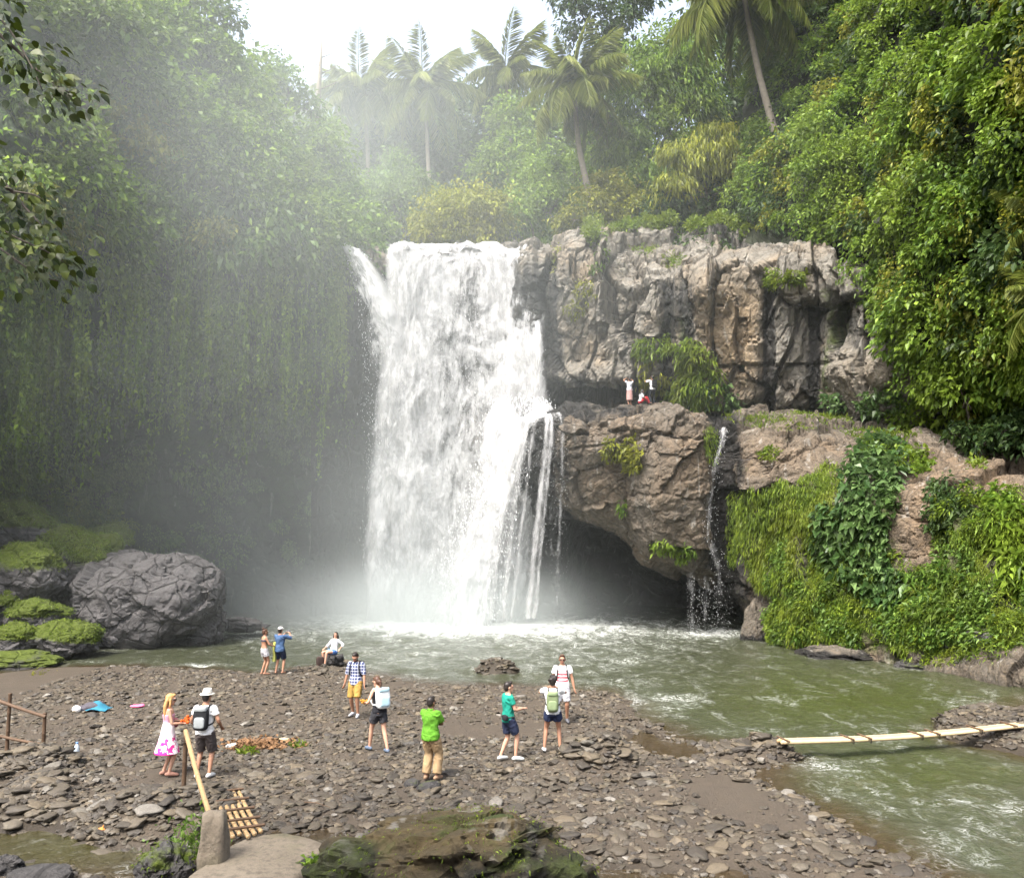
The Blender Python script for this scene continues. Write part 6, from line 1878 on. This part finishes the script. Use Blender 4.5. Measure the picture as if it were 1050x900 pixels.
        for e in (-1, 1):
            mb.ball(s.H((e * .076, -.008, -.002)), np.array([.012, .022, .034]) * s.k, 8, 8, B)
        link('body', remesh(mb, 'body', skin, .0105, 2), parent)
        for e in (-1, 1):
            MB().ball(s.H((e * .031, .086, .012)), np.array([.012, .009, .008]) * s.k, 8, 6, B).build('eye', EYE, parent)
        MB().tube(np.array([s.H((-.024, .084, -.052)), s.H((0, .092, -.051)), s.H((.024, .084, -.052))]), np.array([.003, .007, .003]) * s.k, 6, round_=True).build('mouth', LIP, parent)

    def hair(s, mat, parent, style='short', back=0.0):
        mb = MB(); B = s.headM; k = s.k
        mb.ball(s.H((0, -.022, .045)), np.array([.083, .097, .094]) * k, 18, 12, B)
        mb.ball(s.H((0, -.055, .0)), np.array([.076, .062, .085]) * k, 14, 10, B)
        if style != 'short':
            mb.ball(s.H((0, .045, .098)), np.array([.058, .046, .030]) * k, 12, 8, B)
        else:
            mb.ball(s.H((0, .040, .108)), np.array([.060, .050, .030]) * k, 12, 8, B)
        if style == 'bun':
            mb.ball(s.H((0, -.08, .145)), np.array([.05, .05, .046]) * k, 12, 8, B)
        if style == 'curly':
            g = np.random.default_rng(4)
            for _ in range(36):
                d = unit(g.normal(0, 1, 3)); d[1] = -abs(d[1]) * .9 + .15; d[2] = d[2] * .8 + .25
                mb.ball(s.H(d * np.array([.088, .10, .105]) + np.array([0, -.02, .03])), .030 * k, 8, 6)
        if style in ('long', 'pony'):
            m = s.M
            p = s.H((0, -.085, .03))
            if style == 'long':
                for e in (-.06, -.03, 0, .03, .06):
                    q0 = s.H((e, -.07, 0))
                    mb.tube(np.array([q0, q0 + m @ np.array([e * .3, -.035, -.13]), q0 + m @ np.array([e * .5, -.035, -.27]), q0 + m @ np.array([e * .4, -.03, -.40])]) , np.array([.036, .038, .032, .014]) * k, 9, round_=True)
                for e in (-1, 1):
                    q0 = s.H((e * .075, -.005, .02))
                    mb.tube(np.array([q0, q0 + m @ np.array([e * .015, -.01, -.12]), q0 + m @ np.array([e * .01, -.01, -.24])]), np.array([.024, .026, .012]) * k, 8, round_=True)
            else:
                mb.tube(np.array([p, p + m @ np.array([0, -.05, -.04]), p + m @ np.array([0, -.06, -.15]), p + m @ np.array([0, -.045, -.24])]), np.array([.03, .034, .028, .010]) * k, 9, round_=True)
        link('hair', remesh(mb, 'hair', mat, .011, 1), parent)

    def shirt(s, mat, parent, sleeve=.5, hem=-.05, grow=.018, name='shirt', loose=.02, top=.50):
        mb = MB()
        s.torso(mb, grow, hem, top, loose)
        if sleeve > 0:
            for i in (0, 1):
                mb.ball(s.sh[i], .046 * s.k * (.86 if s.fem else 1) + grow * .8, 12, 8)
                s.arm(mb, i, grow + .006, sleeve)
        return link(name, remesh(mb, name, mat, .0125, 2, .030), parent)

    def pants(s, mat, parent, upto=.75, grow=.018, extra=.02, name='shorts', waist=.06):
        mb = MB()
        s.torso(mb, grow * .9, -.14, waist)
        for i in (0, 1): s.leg(mb, i, grow, upto, extra)
        mb.ball(s.hip + np.array([0, 0, -.06]), np.array([.135, .105, .085]) * s.k * s.bulk, 16, 10)
        return link(name, remesh(mb, name, mat, .0125, 2, .030), parent)

    def shoes(s, mat, parent, sole=None):
        for i in (0, 1):
            mb = MB(); s.foot(mb, i, .010)
            a = s.an[i]; m = rotm(s.fy[i])
            o = link('shoe', remesh(mb, 'shoe', mat, .009, 2), parent)


def place(px, py, face, label, z=None, h=1.72, sheet_=None, dz=0.0, flat=False, group=None, **kw):
    """face: degrees; 0 looks away from the viewer, 90 to the left of the picture, 180 towards the viewer"""
    if sheet_ is not None:
        qx, qy, qt = proj(sheet_)
        k = np.argmin(np.where((np.abs(qx - px) < 3) & (qt < 49.5), qy, 1e9))
        p = sheet_.reshape(-1, 3)[k] + np.array([0, .15, -.03])
    else:
        p = gpos(px, py) if not flat else np.append(G(px, py)[:2], 0)
        if flat: p[2] = float(ground_z(p[0], p[1]))
        p = p + np.array([0, 0, .03])
    root = empty('person', p + np.array([0, 0, dz]), R(face))
    tag(root, label, 'person', group)
    return root, Fig(h, **kw)


def carried(name, label, cat, root):
    o = empty(name, root.location, root.rotation_euler.z)
    tag(o, label, cat)
    return o


def rbox(mb, c, h, M, r=.3):
    """rounded box"""
    V, F = ico(3)
    W = np.sign(V) * np.abs(V) ** r
    W = W / np.abs(W).max(0)
    mb.add(c + (W * np.asarray(h)) @ M.T, F)


def backpack(f, root, label, col, h=.44, w=.15, d=.075, panel=None, strap=(.03, .03, .03), low=0.0, front_straps=True):
    o = carried('backpack', label, 'backpack', root)
    k = f.k
    m = cloth('pack_cloth', col, .3, 8)
    ps = cloth('pack_panel', panel or tuple(np.array(col) * .6), .3, 8)
    st = cloth('pack_strap', strap, .2, 20)
    back = .125 * k * f.bulk + d
    c = f.T((0, -back, .27 * k - low))
    mb = MB(); rbox(mb, c, (w, d, h / 2), f.M, .45)
    mb.build('bag', m, o)
    mb = MB(); rbox(mb, f.T((0, -back - d * .9, .20 * k - low)), (w * .72, d * .38, h * .24), f.M, .45); mb.build('pocket', ps, o)
    mb = MB(); rbox(mb, f.T((0, -back - d * .2, .27 * k - low + h * .42)), (w * .9, d * 1.0, h * .12), f.M, .5); mb.build('flap', ps, o)
    for e in (-1, 1):
        sx = .105 * k * e
        pts = np.array([f.T((sx, -.125 * k, .42 * k)), f.T((sx, -.07 * k, .505 * k)), f.T((sx * 1.05, .03, .50 * k)), f.T((sx * 1.15, .118 * k, .40 * k)), f.T((sx * 1.35, .112 * k, .24 * k)), f.T((sx * 1.55, .0, .15 * k)), f.T((sx * 1.1, -.14 * k, .12 * k))])
        MB().tube(pchip(np.arange(7), pts, np.linspace(0, 6, 26)), .017, 7).build('strap', st, o)
    return o


def pattern(kind):
    q = NM(kind)
    v = q.coord()
    sx = q.n('ShaderNodeSeparateXYZ', {'Vector': v}).outputs
    wave = lambda s_, f, t: q.math('GREATER_THAN', q.math('SINE', q.math('MULTIPLY', s_, f)), t)
    if kind == 'plaid_cloth':
        col = q.mix(q.math('MULTIPLY', wave(sx[2], 75, .2), .6), (.10, .12, .22), (.025, .03, .075))
        col = q.mix(q.math('MULTIPLY', wave(sx[0], 80, .2), .55), col, (.03, .035, .085))
        col = q.mix(q.math('MULTIPLY', wave(sx[2], 75, -.93), -1.0) if False else q.math('MULTIPLY', q.math('SUBTRACT', 1, wave(sx[2], 75, -.80)), .7), col, (.55, .56, .60))
        col = q.mix(q.math('MULTIPLY', q.math('SUBTRACT', 1, wave(sx[0], 80, -.80)), .6), col, (.55, .56, .60))
    elif kind == 'striped_cloth':
        band = q.math('MULTIPLY', q.math('GREATER_THAN', q.math('SINE', q.math('MULTIPLY', sx[2], 70)), -.45), q.math('LESS_THAN', q.math('ABSOLUTE', q.math('SUBTRACT', sx[2], 1.20)), .17))
        band = q.math('MULTIPLY', band, q.math('LESS_THAN', q.math('ABSOLUTE', sx[0]), .15))
        col = q.mix(band, (.78, .77, .76), (.62, .13, .15))
    elif kind == 'flower_cloth':
        nz = q.noise(v, 9, 3, .55, .6)
        low = q.n('ShaderNodeMapRange', {'Value': sx[2], 'From Min': .42, 'From Max': 1.05, 'To Min': .16, 'To Max': -.05}).outputs[0]
        col = q.mix(q.math('GREATER_THAN', q.math('ADD', nz, low), .60), (.78, .70, .72), (.55, .03, .20))
        col = q.mix(q.math('GREATER_THAN', sx[2], 1.10), col, (.50, .26, .34))
    return q.done(q.bsdf(col, .85, q.bump(q.noise(v, 14, 3), .3, .02), .15))


# 1 the woman in the flowered dress
r, f = place(170, 796, -62, 'blond woman in a white dress with pink flowers, holding something orange', h=1.68, fem=True, feet=((-.08, -.02), (.09, .07)), hands=((-.13, .24, 1.07), (.10, .28, 1.05)), head=(-5, -6))
f.body(SKIN['fair'], r); f.hair(HAIR['blond'], r, 'long')
mb = MB(); f.torso(mb, .014, -.02, .36)
hm = f.hip
secs = [(0, 0, .46, .29, .26), (0, 0, .56, .26, .23), (0, 0, .70, .22, .185), (0, 0, .86, .185, .145), (0, 0, .98, .17, .125), (0, 0, 1.05, .14, .105)]
mb.rings(secs, 28)
link('dress', remesh(mb, 'dress', pattern('flower_cloth'), .0125, 2), r)
MB().tube(np.array([f.H((-.085, .02, .02)), f.H((-.05, .098, .016)), f.H((0, .108, .014)), f.H((.05, .098, .016)), f.H((.085, .02, .02))]), np.array([.005, .018, .010, .018, .005]), 8).build('sunglasses', LENS, r)
f.shoes(cloth('sandal', (.30, .16, .12)), r)
o = carried('handbag', 'dark pink shoulder bag on the blond woman in the flowered dress', 'handbag', r)
mb = MB(); rbox(mb, np.array([-.20, .10, 1.02]), (.05, .13, .10), np.eye(3), .5); mb.build('bag', cloth('pink_leather', (.20, .05, .075)), o)
MB().tube(np.array([[-.20, .02, 1.10], f.sh[1] * .3 + f.sh[0] * .7 + [0, .10, -.12], f.sh[1] + [-.04, 0, .06], [.02, -.12, 1.28], [-.16, -.06, 1.12]]), .010, 6).build('strap', cloth('pink_strap', (.18, .05, .07)), o)
o = carried('flower_bundle', 'orange red bundle in the hands of the woman in the flowered dress', 'bundle', r)
mb = MB()
g = np.random.default_rng(3)
for k in range(16):
    mb.ball(np.array([.0, .36, 1.08]) + g.normal(0, .042, 3), .035, 8, 6)
mb.build('bundle', cloth('orange_red', (.55, .10, .02), .5), o)

# 2 the man with the white hat
r, f = place(208, 798, -4, 'man in a white hat, white t-shirt and dark shorts beside the woman in the dress', h=1.76, feet=((-.13, 0), (.13, .02)), hands=((-.27, .17, .98), (.28, .17, 1.0)), head=(-8, -6), bulk=1.05)
f.body(SKIN['tan'], r); f.hair(HAIR['dark'], r); f.shirt(cloth('white_tee', (.78, .77, .75), .06), r, .55, -.08); f.pants(cloth('dark_grey_shorts', (.075, .062, .058), .35), r, .98, .022, .025); f.shoes(cloth('white_sneaker', (.66, .65, .63), .1), r)
mb = MB(); a = np.linspace(0, 1, 5)
hc = f.H((0, -.005, .072))
secs = [(hc[0], hc[1], hc[2] - .012, .150, .165), (hc[0], hc[1], hc[2] + .002, .150, .165), (hc[0], hc[1], hc[2] + .008, .096, .112), (hc[0], hc[1], hc[2] + .06, .090, .106), (hc[0], hc[1], hc[2] + .105, .078, .094), (hc[0], hc[1], hc[2] + .112, .05, .06)]
mb.rings(secs, 28); mb.build('hat', cloth('straw_hat', (.70, .67, .60), .1, 40), r)
mb = MB(); mb.rings([(hc[0], hc[1], hc[2] + .010, .099, .115), (hc[0], hc[1], hc[2] + .036, .096, .112)], 28); mb.build('hat_band', cloth('hat_band', (.42, .38, .33)), r)
backpack(f, r, 'black and grey backpack worn by the man in the white hat', (.022, .023, .025), .48, .155, .085, (.30, .32, .32))

# 3 the bare backed woman
r, f = place(270, 692, -48, 'bare backed woman with tied up hair and pale shorts at the water edge', h=1.66, fem=True, feet=((-.09, 0), (.09, .04)), hands=((-.10, .30, 1.10), (.18, .32, 1.02)))
f.body(SKIN['tan'], r); f.hair(HAIR['brown'], r, 'bun'); f.pants(cloth('pale_shorts', (.42, .41, .42), .3, 14), r, .52, .016, .02)
mb = MB(); f.torso(mb, .010, .31, .38); link('bikini_top', remesh(mb, 'bikini_top', cloth('bikini', (.05, .05, .07)), .012, 1), r)
o = carried('towel', 'yellow green towel hanging from the hands of the bare backed woman', 'towel', r)
gx, gz = np.meshgrid(np.linspace(-.10, .10, 12), np.linspace(0, -.72, 30), indexing='ij')
yy = .035 * np.sin(gx * 60 + gz * 3) + .02 * np.sin(gz * 9)
Vt = np.stack([gx * (1 + .3 * gz) + .10, yy + .36, gz + 1.16], -1).reshape(-1, 3)
Vt = np.concatenate([Vt, Vt + [0, .014, 0]]); Fg = grid_faces(12, 30)
link('cloth', mesh_np('cloth', Vt, np.vstack([Fg, Fg[:, ::-1] + 360]), cloth('lime_towel', (.42, .44, .12)), True), o)

# 4 the man in denim blue
r, f = place(286, 691, -12, 'man in a blue shirt, white cap and navy shorts photographing the waterfall', h=1.70, feet=((-.12, 0), (.14, .03)), hands=((.02, .34, 1.42), (.22, .34, 1.42)), head=(-10, 0), elbow=((-.7, .2, -.8), (.9, .1, -.6)), bulk=1.04)
f.body(SKIN['tan'], r); f.hair(HAIR['dark'], r); f.shirt(cloth('denim_shirt', (.055, .10, .19), .35, 14), r, 1.0, -.13, .024, loose=.03); f.pants(cloth('navy_shorts', (.018, .024, .045)), r, .88, .022, .02)
mb = MB(); mb.ball(f.H((0, -.012, .075)), np.array([.090, .105, .075]), 18, 10, f.headM); mb.ball(f.H((0, .115, .068)), np.array([.070, .075, .010]), 14, 6, f.headM)
link('cap', remesh(mb, 'cap', cloth('white_cap', (.72, .70, .68), .1), .011, 1), r)
o = carried('phone', 'phone held up by the man in the blue shirt and white cap', 'phone', r)
MB().box((.12, .44, 1.50), (.075, .006, .04)).build('body', plain('phone_black', (.03, .03, .035), .3, .1), o, False)
MB().box((.12, .433, 1.50), (.070, .0015, .036)).build('screen', plain('phone_glass', (.10, .12, .14), .1, .1), o, False)

# 5 the seated woman
r, f = place(342, 681, 150, 'long haired woman in a white top and blue shorts sitting on the stone heap', h=1.66, fem=True, flat=True, dz=.0, hip=(0, 0, .50), lean=-8, feet=((.02, .50), (.22, .36)), foot_z=(0, .0), hands=((-.34, .02, .62), (.30, .22, .62)), head=(20, 4), knee=((.1, .6, 1), (.2, .6, 1)), foot_yaw=(15, -10))
f.body(SKIN['fair'], r); f.hair(HAIR['dark'], r, 'long'); f.shirt(cloth('white_top', (.74, .74, .76), .08), r, 1.5, -.02, .016, loose=.01); f.pants(cloth('blue_shorts', (.10, .20, .48)), r, .42, .018, .02)
sp = np.array(r.location)
boulder('boulder', 'flat topped stone under the seated woman in blue shorts', *[float(z) for z in proj(sp + np.array([0, .05, .16]))], 11, 8.5, 9, 41, .0, 'stone', sub=4, flat=.5, lump=.4)
o = empty('rucksack', np.append(G(328, 682)[:2], float(ground_z(*G(328, 682)[:2]))), .4); tag(o, 'small dark brown bag beside the seated woman', 'bag')
mb = MB(); rbox(mb, np.array([0, 0, .20]), (.15, .10, .20), np.eye(3), .5); mb.build('bag', cloth('brown_bag', (.045, .03, .026)), o)
MB().tube(np.array([[-.05, 0, .39], [-.04, 0, .45], [.04, 0, .45], [.05, 0, .39]]), .010, 6).build('handle', lash, o)

# 6 the man in plaid
r, f = place(364, 735, 168, 'bearded man in a dark plaid shirt and mustard shorts walking towards the viewer', h=1.78, feet=((-.12, .10), (.10, -.08)), hands=((-.31, .12, .86), (.31, .06, .86)), head=(0, -28), bulk=1.04)
f.body(SKIN['tan'], r); f.hair(HAIR['dark'], r); f.shirt(pattern('plaid_cloth'), r, 1.05, -.10, .020, loose=.02); f.pants(cloth('mustard_shorts', (.34, .21, .055), .2), r, .96, .022, .02); f.shoes(cloth('grey_sneaker', (.34, .34, .36)), r)
mb = MB(); mb.ball(f.H((0, .052, -.078)), np.array([.050, .044, .042]), 12, 8, f.headM); mb.ball(f.H((-.045, .02, -.06)), np.array([.020, .04, .045]), 10, 8, f.headM); mb.ball(f.H((.045, .02, -.06)), np.array([.020, .04, .045]), 10, 8, f.headM)
link('beard', remesh(mb, 'beard', HAIR['dark'], .010, 1), r)
backpack(f, r, 'black backpack on the man in the plaid shirt, only its straps showing', (.02, .02, .022), .44, .15, .08)

# 7 the woman with the white backpack
r, f = place(388, 771, 38, 'woman in a black top and dark shorts walking off with a white drawstring pack', h=1.70, fem=True, lean=8, feet=((-.10, .26), (.10, -.22)), hands=((-.20, .28, 1.08), (.20, .16, .98)), head=(12, -10), foot_yaw=(5, -8))
f.body(SKIN['fair'], r); f.hair(HAIR['brown'], r, 'pony'); f.shirt(cloth('black_top', (.018, .018, .022)), r, 0, -.05, .013, name='tank_top', top=.44); f.pants(cloth('charcoal_shorts', (.045, .045, .050)), r, .62, .018, .018); f.shoes(cloth('blue_grey_sneaker', (.10, .13, .18)), r)
o = backpack(f, r, 'white and pale blue drawstring pack on the back of the walking woman', (.66, .69, .70), .46, .17, .085, (.40, .56, .62), (.6, .6, .6))
o = carried('flowers', 'small orange bundle carried by the woman with the white pack', 'bundle', r)
mb = MB()
for k in range(9): mb.ball(f.wr[0] + np.array([0, .09, .02]) + g.normal(0, .03, 3), .028, 8, 6)
mb.build('bundle', cloth('orange_bundle', (.52, .24, .04), .4), o)

# 8 the man in lime green
r, f = place(441, 800, -24, 'man in a lime green polo shirt and khaki trousers with folded arms', h=1.66, feet=((-.09, 0), (.13, .06)), hands=((.06, .27, 1.12), (-.02, .25, 1.06)), head=(-10, 0), elbow=((-.9, .1, -.7), (.9, .1, -.7)), bulk=1.10)
f.body(SKIN['brown'], r); f.hair(HAIR['dark'], r); f.shirt(cloth('lime_polo', (.10, .27, .025), .2), r, .80, -.12, .024, loose=.03); f.pants(cloth('khaki_trousers', (.32, .22, .12), .25), r, 1.93, .026, .03, 'trousers')
mb = MB()
link('collar', remesh(MB().tube(np.array([f.T((0, -.015, .475)), f.T((0, -.012, .52))]), [.078, .068], 18), 'collar', cloth('lime_collar', (.09, .24, .022)), .01, 1), r)
f.shoes(cloth('tan_shoe', (.30, .19, .12)), r)

# 9 the young man in teal green
r, f = place(521, 780, -66, 'young man in a teal green t-shirt and navy shorts turned to the right', h=1.72, feet=((-.10, -.12), (.10, .16)), hands=((-.12, .30, 1.10), (.12, .32, 1.12)), head=(-4, 0))
f.body(SKIN['fair'], r); f.hair(HAIR['dark'], r); f.shirt(cloth('teal_tee', (.015, .235, .17), .2), r, .55, -.10, .020, loose=.02); f.pants(cloth('navy_short', (.022, .028, .055)), r, .80, .022, .02); f.shoes(cloth('pale_sneaker', (.60, .62, .60), .1), r)
o = carried('belt_bag', 'black belt bag on the hip of the young man in the teal t-shirt', 'bag', r)
mb = MB(); rbox(mb, f.T((.12, -.13, .02)), (.10, .05, .06), np.eye(3), .5); mb.build('bag', cloth('black_pouch', (.018, .018, .02)), o)
a = np.linspace(0, 6.4, 30); MB().tube(f.hip + np.stack([.185 * np.cos(a), .145 * np.sin(a), .03 + 0 * a], -1), .012, 6).build('belt', lash, o)

# 10 the photographer with the green pack
r, f = place(567, 771, -3, 'dark haired person in a white t-shirt and navy shorts taking a picture with raised hands', h=1.72, feet=((-.20, 0), (.17, .02)), hands=((-.10, .33, 1.40), (.10, .33, 1.40)), head=(0, 4), elbow=((-1, .0, -.5), (1, .0, -.5)))
f.body(SKIN['tan'], r); f.hair(HAIR['dark'], r, 'curly'); f.shirt(cloth('white_shirt', (.76, .76, .76), .06), r, .55, -.08, .022); f.pants(cloth('navy_cotton_shorts', (.020, .027, .060)), r, .50, .022, .025); f.shoes(cloth('white_shoe', (.70, .70, .70), .08), r)
backpack(f, r, 'olive green backpack worn by the person taking a picture', (.17, .21, .11), .46, .14, .08, (.22, .28, .15), (.03, .03, .03), .05)
o = carried('camera', 'small black camera held up by the person with the olive backpack', 'camera', r)
mb = MB(); rbox(mb, np.array([0, .43, 1.45]), (.07, .025, .045), np.eye(3), .4); mb.build('body', plain('camera_black', (.02, .02, .022), .4, .1), o)
MB().tube(np.array([[0, .45, 1.45], [0, .50, 1.45]]), .03, 16).build('lens', LENS, o)

# 11 the man in the striped shirt
r, f = place(577, 741, 176, 'man in sunglasses and a white t-shirt with red stripes facing the camera', h=1.80, feet=((-.12, 0), (.12, 0)), hands=((-.32, .06, .90), (.32, .06, .90)), head=(0, 0), bulk=1.06)
f.body(SKIN['tan'], r); f.hair(HAIR['brown'], r); f.shirt(pattern('striped_cloth'), r, .55, -.08, .020); f.pants(cloth('pale_grey_shorts', (.40, .40, .42)), r, .9, .022, .02); f.shoes(cloth('dark_sneaker', (.10, .10, .11)), r)
for e in (-1, 1):
    MB().ball(f.H((e * .032, .100, .014)), np.array([.027, .010, .020]), 12, 8, f.headM).build('sunglass_lens', LENS, r)
MB().tube(np.array([f.H((-.082, .0, .02)), f.H((-.06, .09, .022)), f.H((0, .108, .022)), f.H((.06, .09, .022)), f.H((.082, .0, .02))]), .005, 6).build('glasses_frame', LENS, r)
backpack(f, r, 'dark backpack behind the man in the striped t-shirt, straps over his shoulders', (.03, .03, .035), .44, .14, .08)

# 12-14 the three people on the shelf
r, f = place(649, 424, 20, 'person in a white top and patterned skirt with raised arms on the rock shelf', sheet_=LEDGE_V, h=1.66, fem=True, feet=((-.08, 0), (.08, .03)), hands=((-.12, .20, 1.62), (.14, .20, 1.62)), elbow=((-1, .3, .2), (1, .3, .2)))
f.body(SKIN['tan'], r); f.hair(HAIR['dark'], r); f.shirt(cloth('pale_blouse', (.62, .62, .68), .1), r, .5, .0, .018)
mb = MB(); mb.rings([(0, 0, .30, .19, .16), (0, 0, .6, .18, .15), (0, 0, .86, .175, .135), (0, 0, 1.0, .155, .115)], 22); link('skirt', remesh(mb, 'skirt', cloth('pink_skirt', (.45, .26, .24), .6, 16), .013, 1), r)
r, f = place(656, 426, -80, 'person in red trousers and a pale top sitting on the rock shelf', sheet_=LEDGE_V, h=1.64, fem=True, hip=(0, 0, .20), lean=10, feet=((-.10, .62), (.10, .58)), hands=((-.10, .34, .42), (.14, .34, .42)), knee=((-.1, .2, 1), (.1, .2, 1)), head=(0, -10))
f.body(SKIN['tan'], r); f.hair(HAIR['dark'], r, 'long'); f.shirt(cloth('grey_blouse', (.45, .45, .47), .3), r, .9, -.04, .018); f.pants(cloth('red_trousers', (.42, .025, .035)), r, 1.9, .022, .015, 'trousers')
r, f = place(668, 427, 25, 'person in dark trousers and a white shirt taking a picture on the rock shelf', sheet_=LEDGE_V, h=1.70, feet=((-.14, 0), (.16, .05)), hands=((-.16, .28, 1.46), (.06, .30, 1.46)), elbow=((-1, .1, -.4), (1, .1, -.4)))
f.body(SKIN['tan'], r); f.hair(HAIR['dark'], r); f.shirt(cloth('white_blouse', (.72, .72, .72), .08), r, .8, -.06, .02); f.pants(cloth('black_trousers', (.016, .018, .022)), r, 1.92, .018, .012, 'trousers'); f.shoes(cloth('black_shoe', (.02, .02, .02)), r)
backpack(f, r, 'black backpack on the person in dark trousers on the rock shelf', (.018, .018, .02), .44, .15, .08)
# ================================================================ AIR: spray of the falls drifting up the left side
q = NM('spray')
pos = q.n('ShaderNodeTexCoord').outputs['Object']
wob = q.n('ShaderNodeTexNoise', {'Vector': pos, 'Scale': .09, 'Detail': 3.0, 'Roughness': .6}).outputs[0]
wob = q.n('ShaderNodeMapRange', {'Value': wob, 'From Min': .34, 'From Max': .68, 'To Min': .6, 'To Max': 1.4}).outputs[0]
tot = None
#        centre                      radii            density
BLOBS = [((P(430, 622, 51)), (7.0, 4.0, 2.0), .55),
         ((P(420, 560, 51)), (5, 5, 6.0), .028),
         ((P(310, 560, 51)), (9, 6, 5.5), .030),
         ((P(250, 400, 47)), (18, 9, 14), .0086),
         ((P(170, 170, 42)), (22, 9, 14), .0115),
         ((P(300, 120, 60)), (13, 11, 12), .0100),
         ((P(420, 110, 80)), (26, 12, 13), .0038)]
for c, s, d in BLOBS:
    dv = q.n('ShaderNodeVectorMath', {0: pos, 1: tuple(c)}, operation='SUBTRACT').outputs[0]
    dv = q.n('ShaderNodeVectorMath', {0: dv, 1: tuple(1.0 / np.array(s))}, operation='MULTIPLY').outputs[0]
    ln = q.n('ShaderNodeVectorMath', {0: dv, 1: dv}, operation='DOT_PRODUCT').outputs['Value']
    g = q.math('MULTIPLY', q.math('EXPONENT', q.math('MULTIPLY', ln, -1.0)), d)
    tot = g if tot is None else q.math('ADD', tot, g)
den = q.math('MULTIPLY', tot, wob)
vol = q.n('ShaderNodeVolumePrincipled', {'Color': (.89, .95, .94, 1), 'Density': den, 'Anisotropy': .25}).outputs[0]
spray = q.done(None, vol)
spray.cycles.volume_step_rate = 1.0
b = MB().box((-16, 55, 18.5), (34, 29, 23.5))
o = b.build('spray_mist', spray, None, False)
tag(o, kind='stuff')
# ================================================================ LIGHT, AIR, CAMERA
SUN_EL, SUN_AZ = 58.0, -142.0      # azimuth measured from straight ahead (+Y) to the right (+X)
w = bpy.data.worlds.new('World'); SC.world = w
w.use_nodes = True
nt = w.node_tree
nt.nodes.clear()
sky = nt.nodes.new('ShaderNodeTexSky'); sky.sky_type = 'NISHITA'; sky.sun_disc = False
sky.sun_elevation = R(SUN_EL); sky.sun_rotation = R(SUN_AZ)
sky.air_density = 1.0; sky.dust_density = 6.0; sky.ozone_density = 1.0
hs = nt.nodes.new('ShaderNodeHueSaturation'); hs.inputs['Saturation'].default_value = .60; hs.inputs['Value'].default_value = 1.0
bg = nt.nodes.new('ShaderNodeBackground'); bg.inputs[1].default_value = .15
wo = nt.nodes.new('ShaderNodeOutputWorld')
nt.links.new(sky.outputs[0], hs.inputs['Color']); nt.links.new(hs.outputs[0], bg.inputs[0]); nt.links.new(bg.outputs[0], wo.inputs[0])

sl = bpy.data.lights.new('sun', 'SUN'); sl.energy = 2.0; sl.angle = R(12); sl.color = (1, .965, .91)
so = bpy.data.objects.new('sun', sl); COL.objects.link(so)
dv = Vector((math.sin(R(SUN_AZ)) * math.cos(R(SUN_EL)), math.cos(R(SUN_AZ)) * math.cos(R(SUN_EL)), math.sin(R(SUN_EL))))
so.rotation_euler = dv.to_track_quat('Z', 'Y').to_euler()
so.location = dv * 200

cam = bpy.data.cameras.new('camera'); cam.sensor_width = 36; cam.lens = 36 * FPX / 1050
cam.clip_end = 2000; cam.clip_start = .1
co = bpy.data.objects.new('camera', cam); COL.objects.link(co)
co.location = CAM; co.rotation_euler = (math.pi / 2 + TH, 0, 0)
SC.camera = co

SC.render.engine = 'CYCLES'
cy = SC.cycles
cy.use_denoising = True
try: cy.denoiser = 'OPENIMAGEDENOISE'
except Exception: pass
cy.use_adaptive_sampling = True; cy.adaptive_threshold = .02
cy.max_bounces = 6; cy.diffuse_bounces = 3; cy.glossy_bounces = 2; cy.transmission_bounces = 3
cy.transparent_max_bounces = 24; cy.volume_bounces = 1
cy.caustics_reflective = cy.caustics_refractive = False
SC.view_settings.view_transform = 'Standard'; SC.view_settings.look = 'None'
SC.view_settings.exposure = 1.98; SC.view_settings.gamma = 1.0
SC.view_settings.use_curve_mapping = False
cy.volume_step_rate = 1.0; cy.volume_max_steps = 256
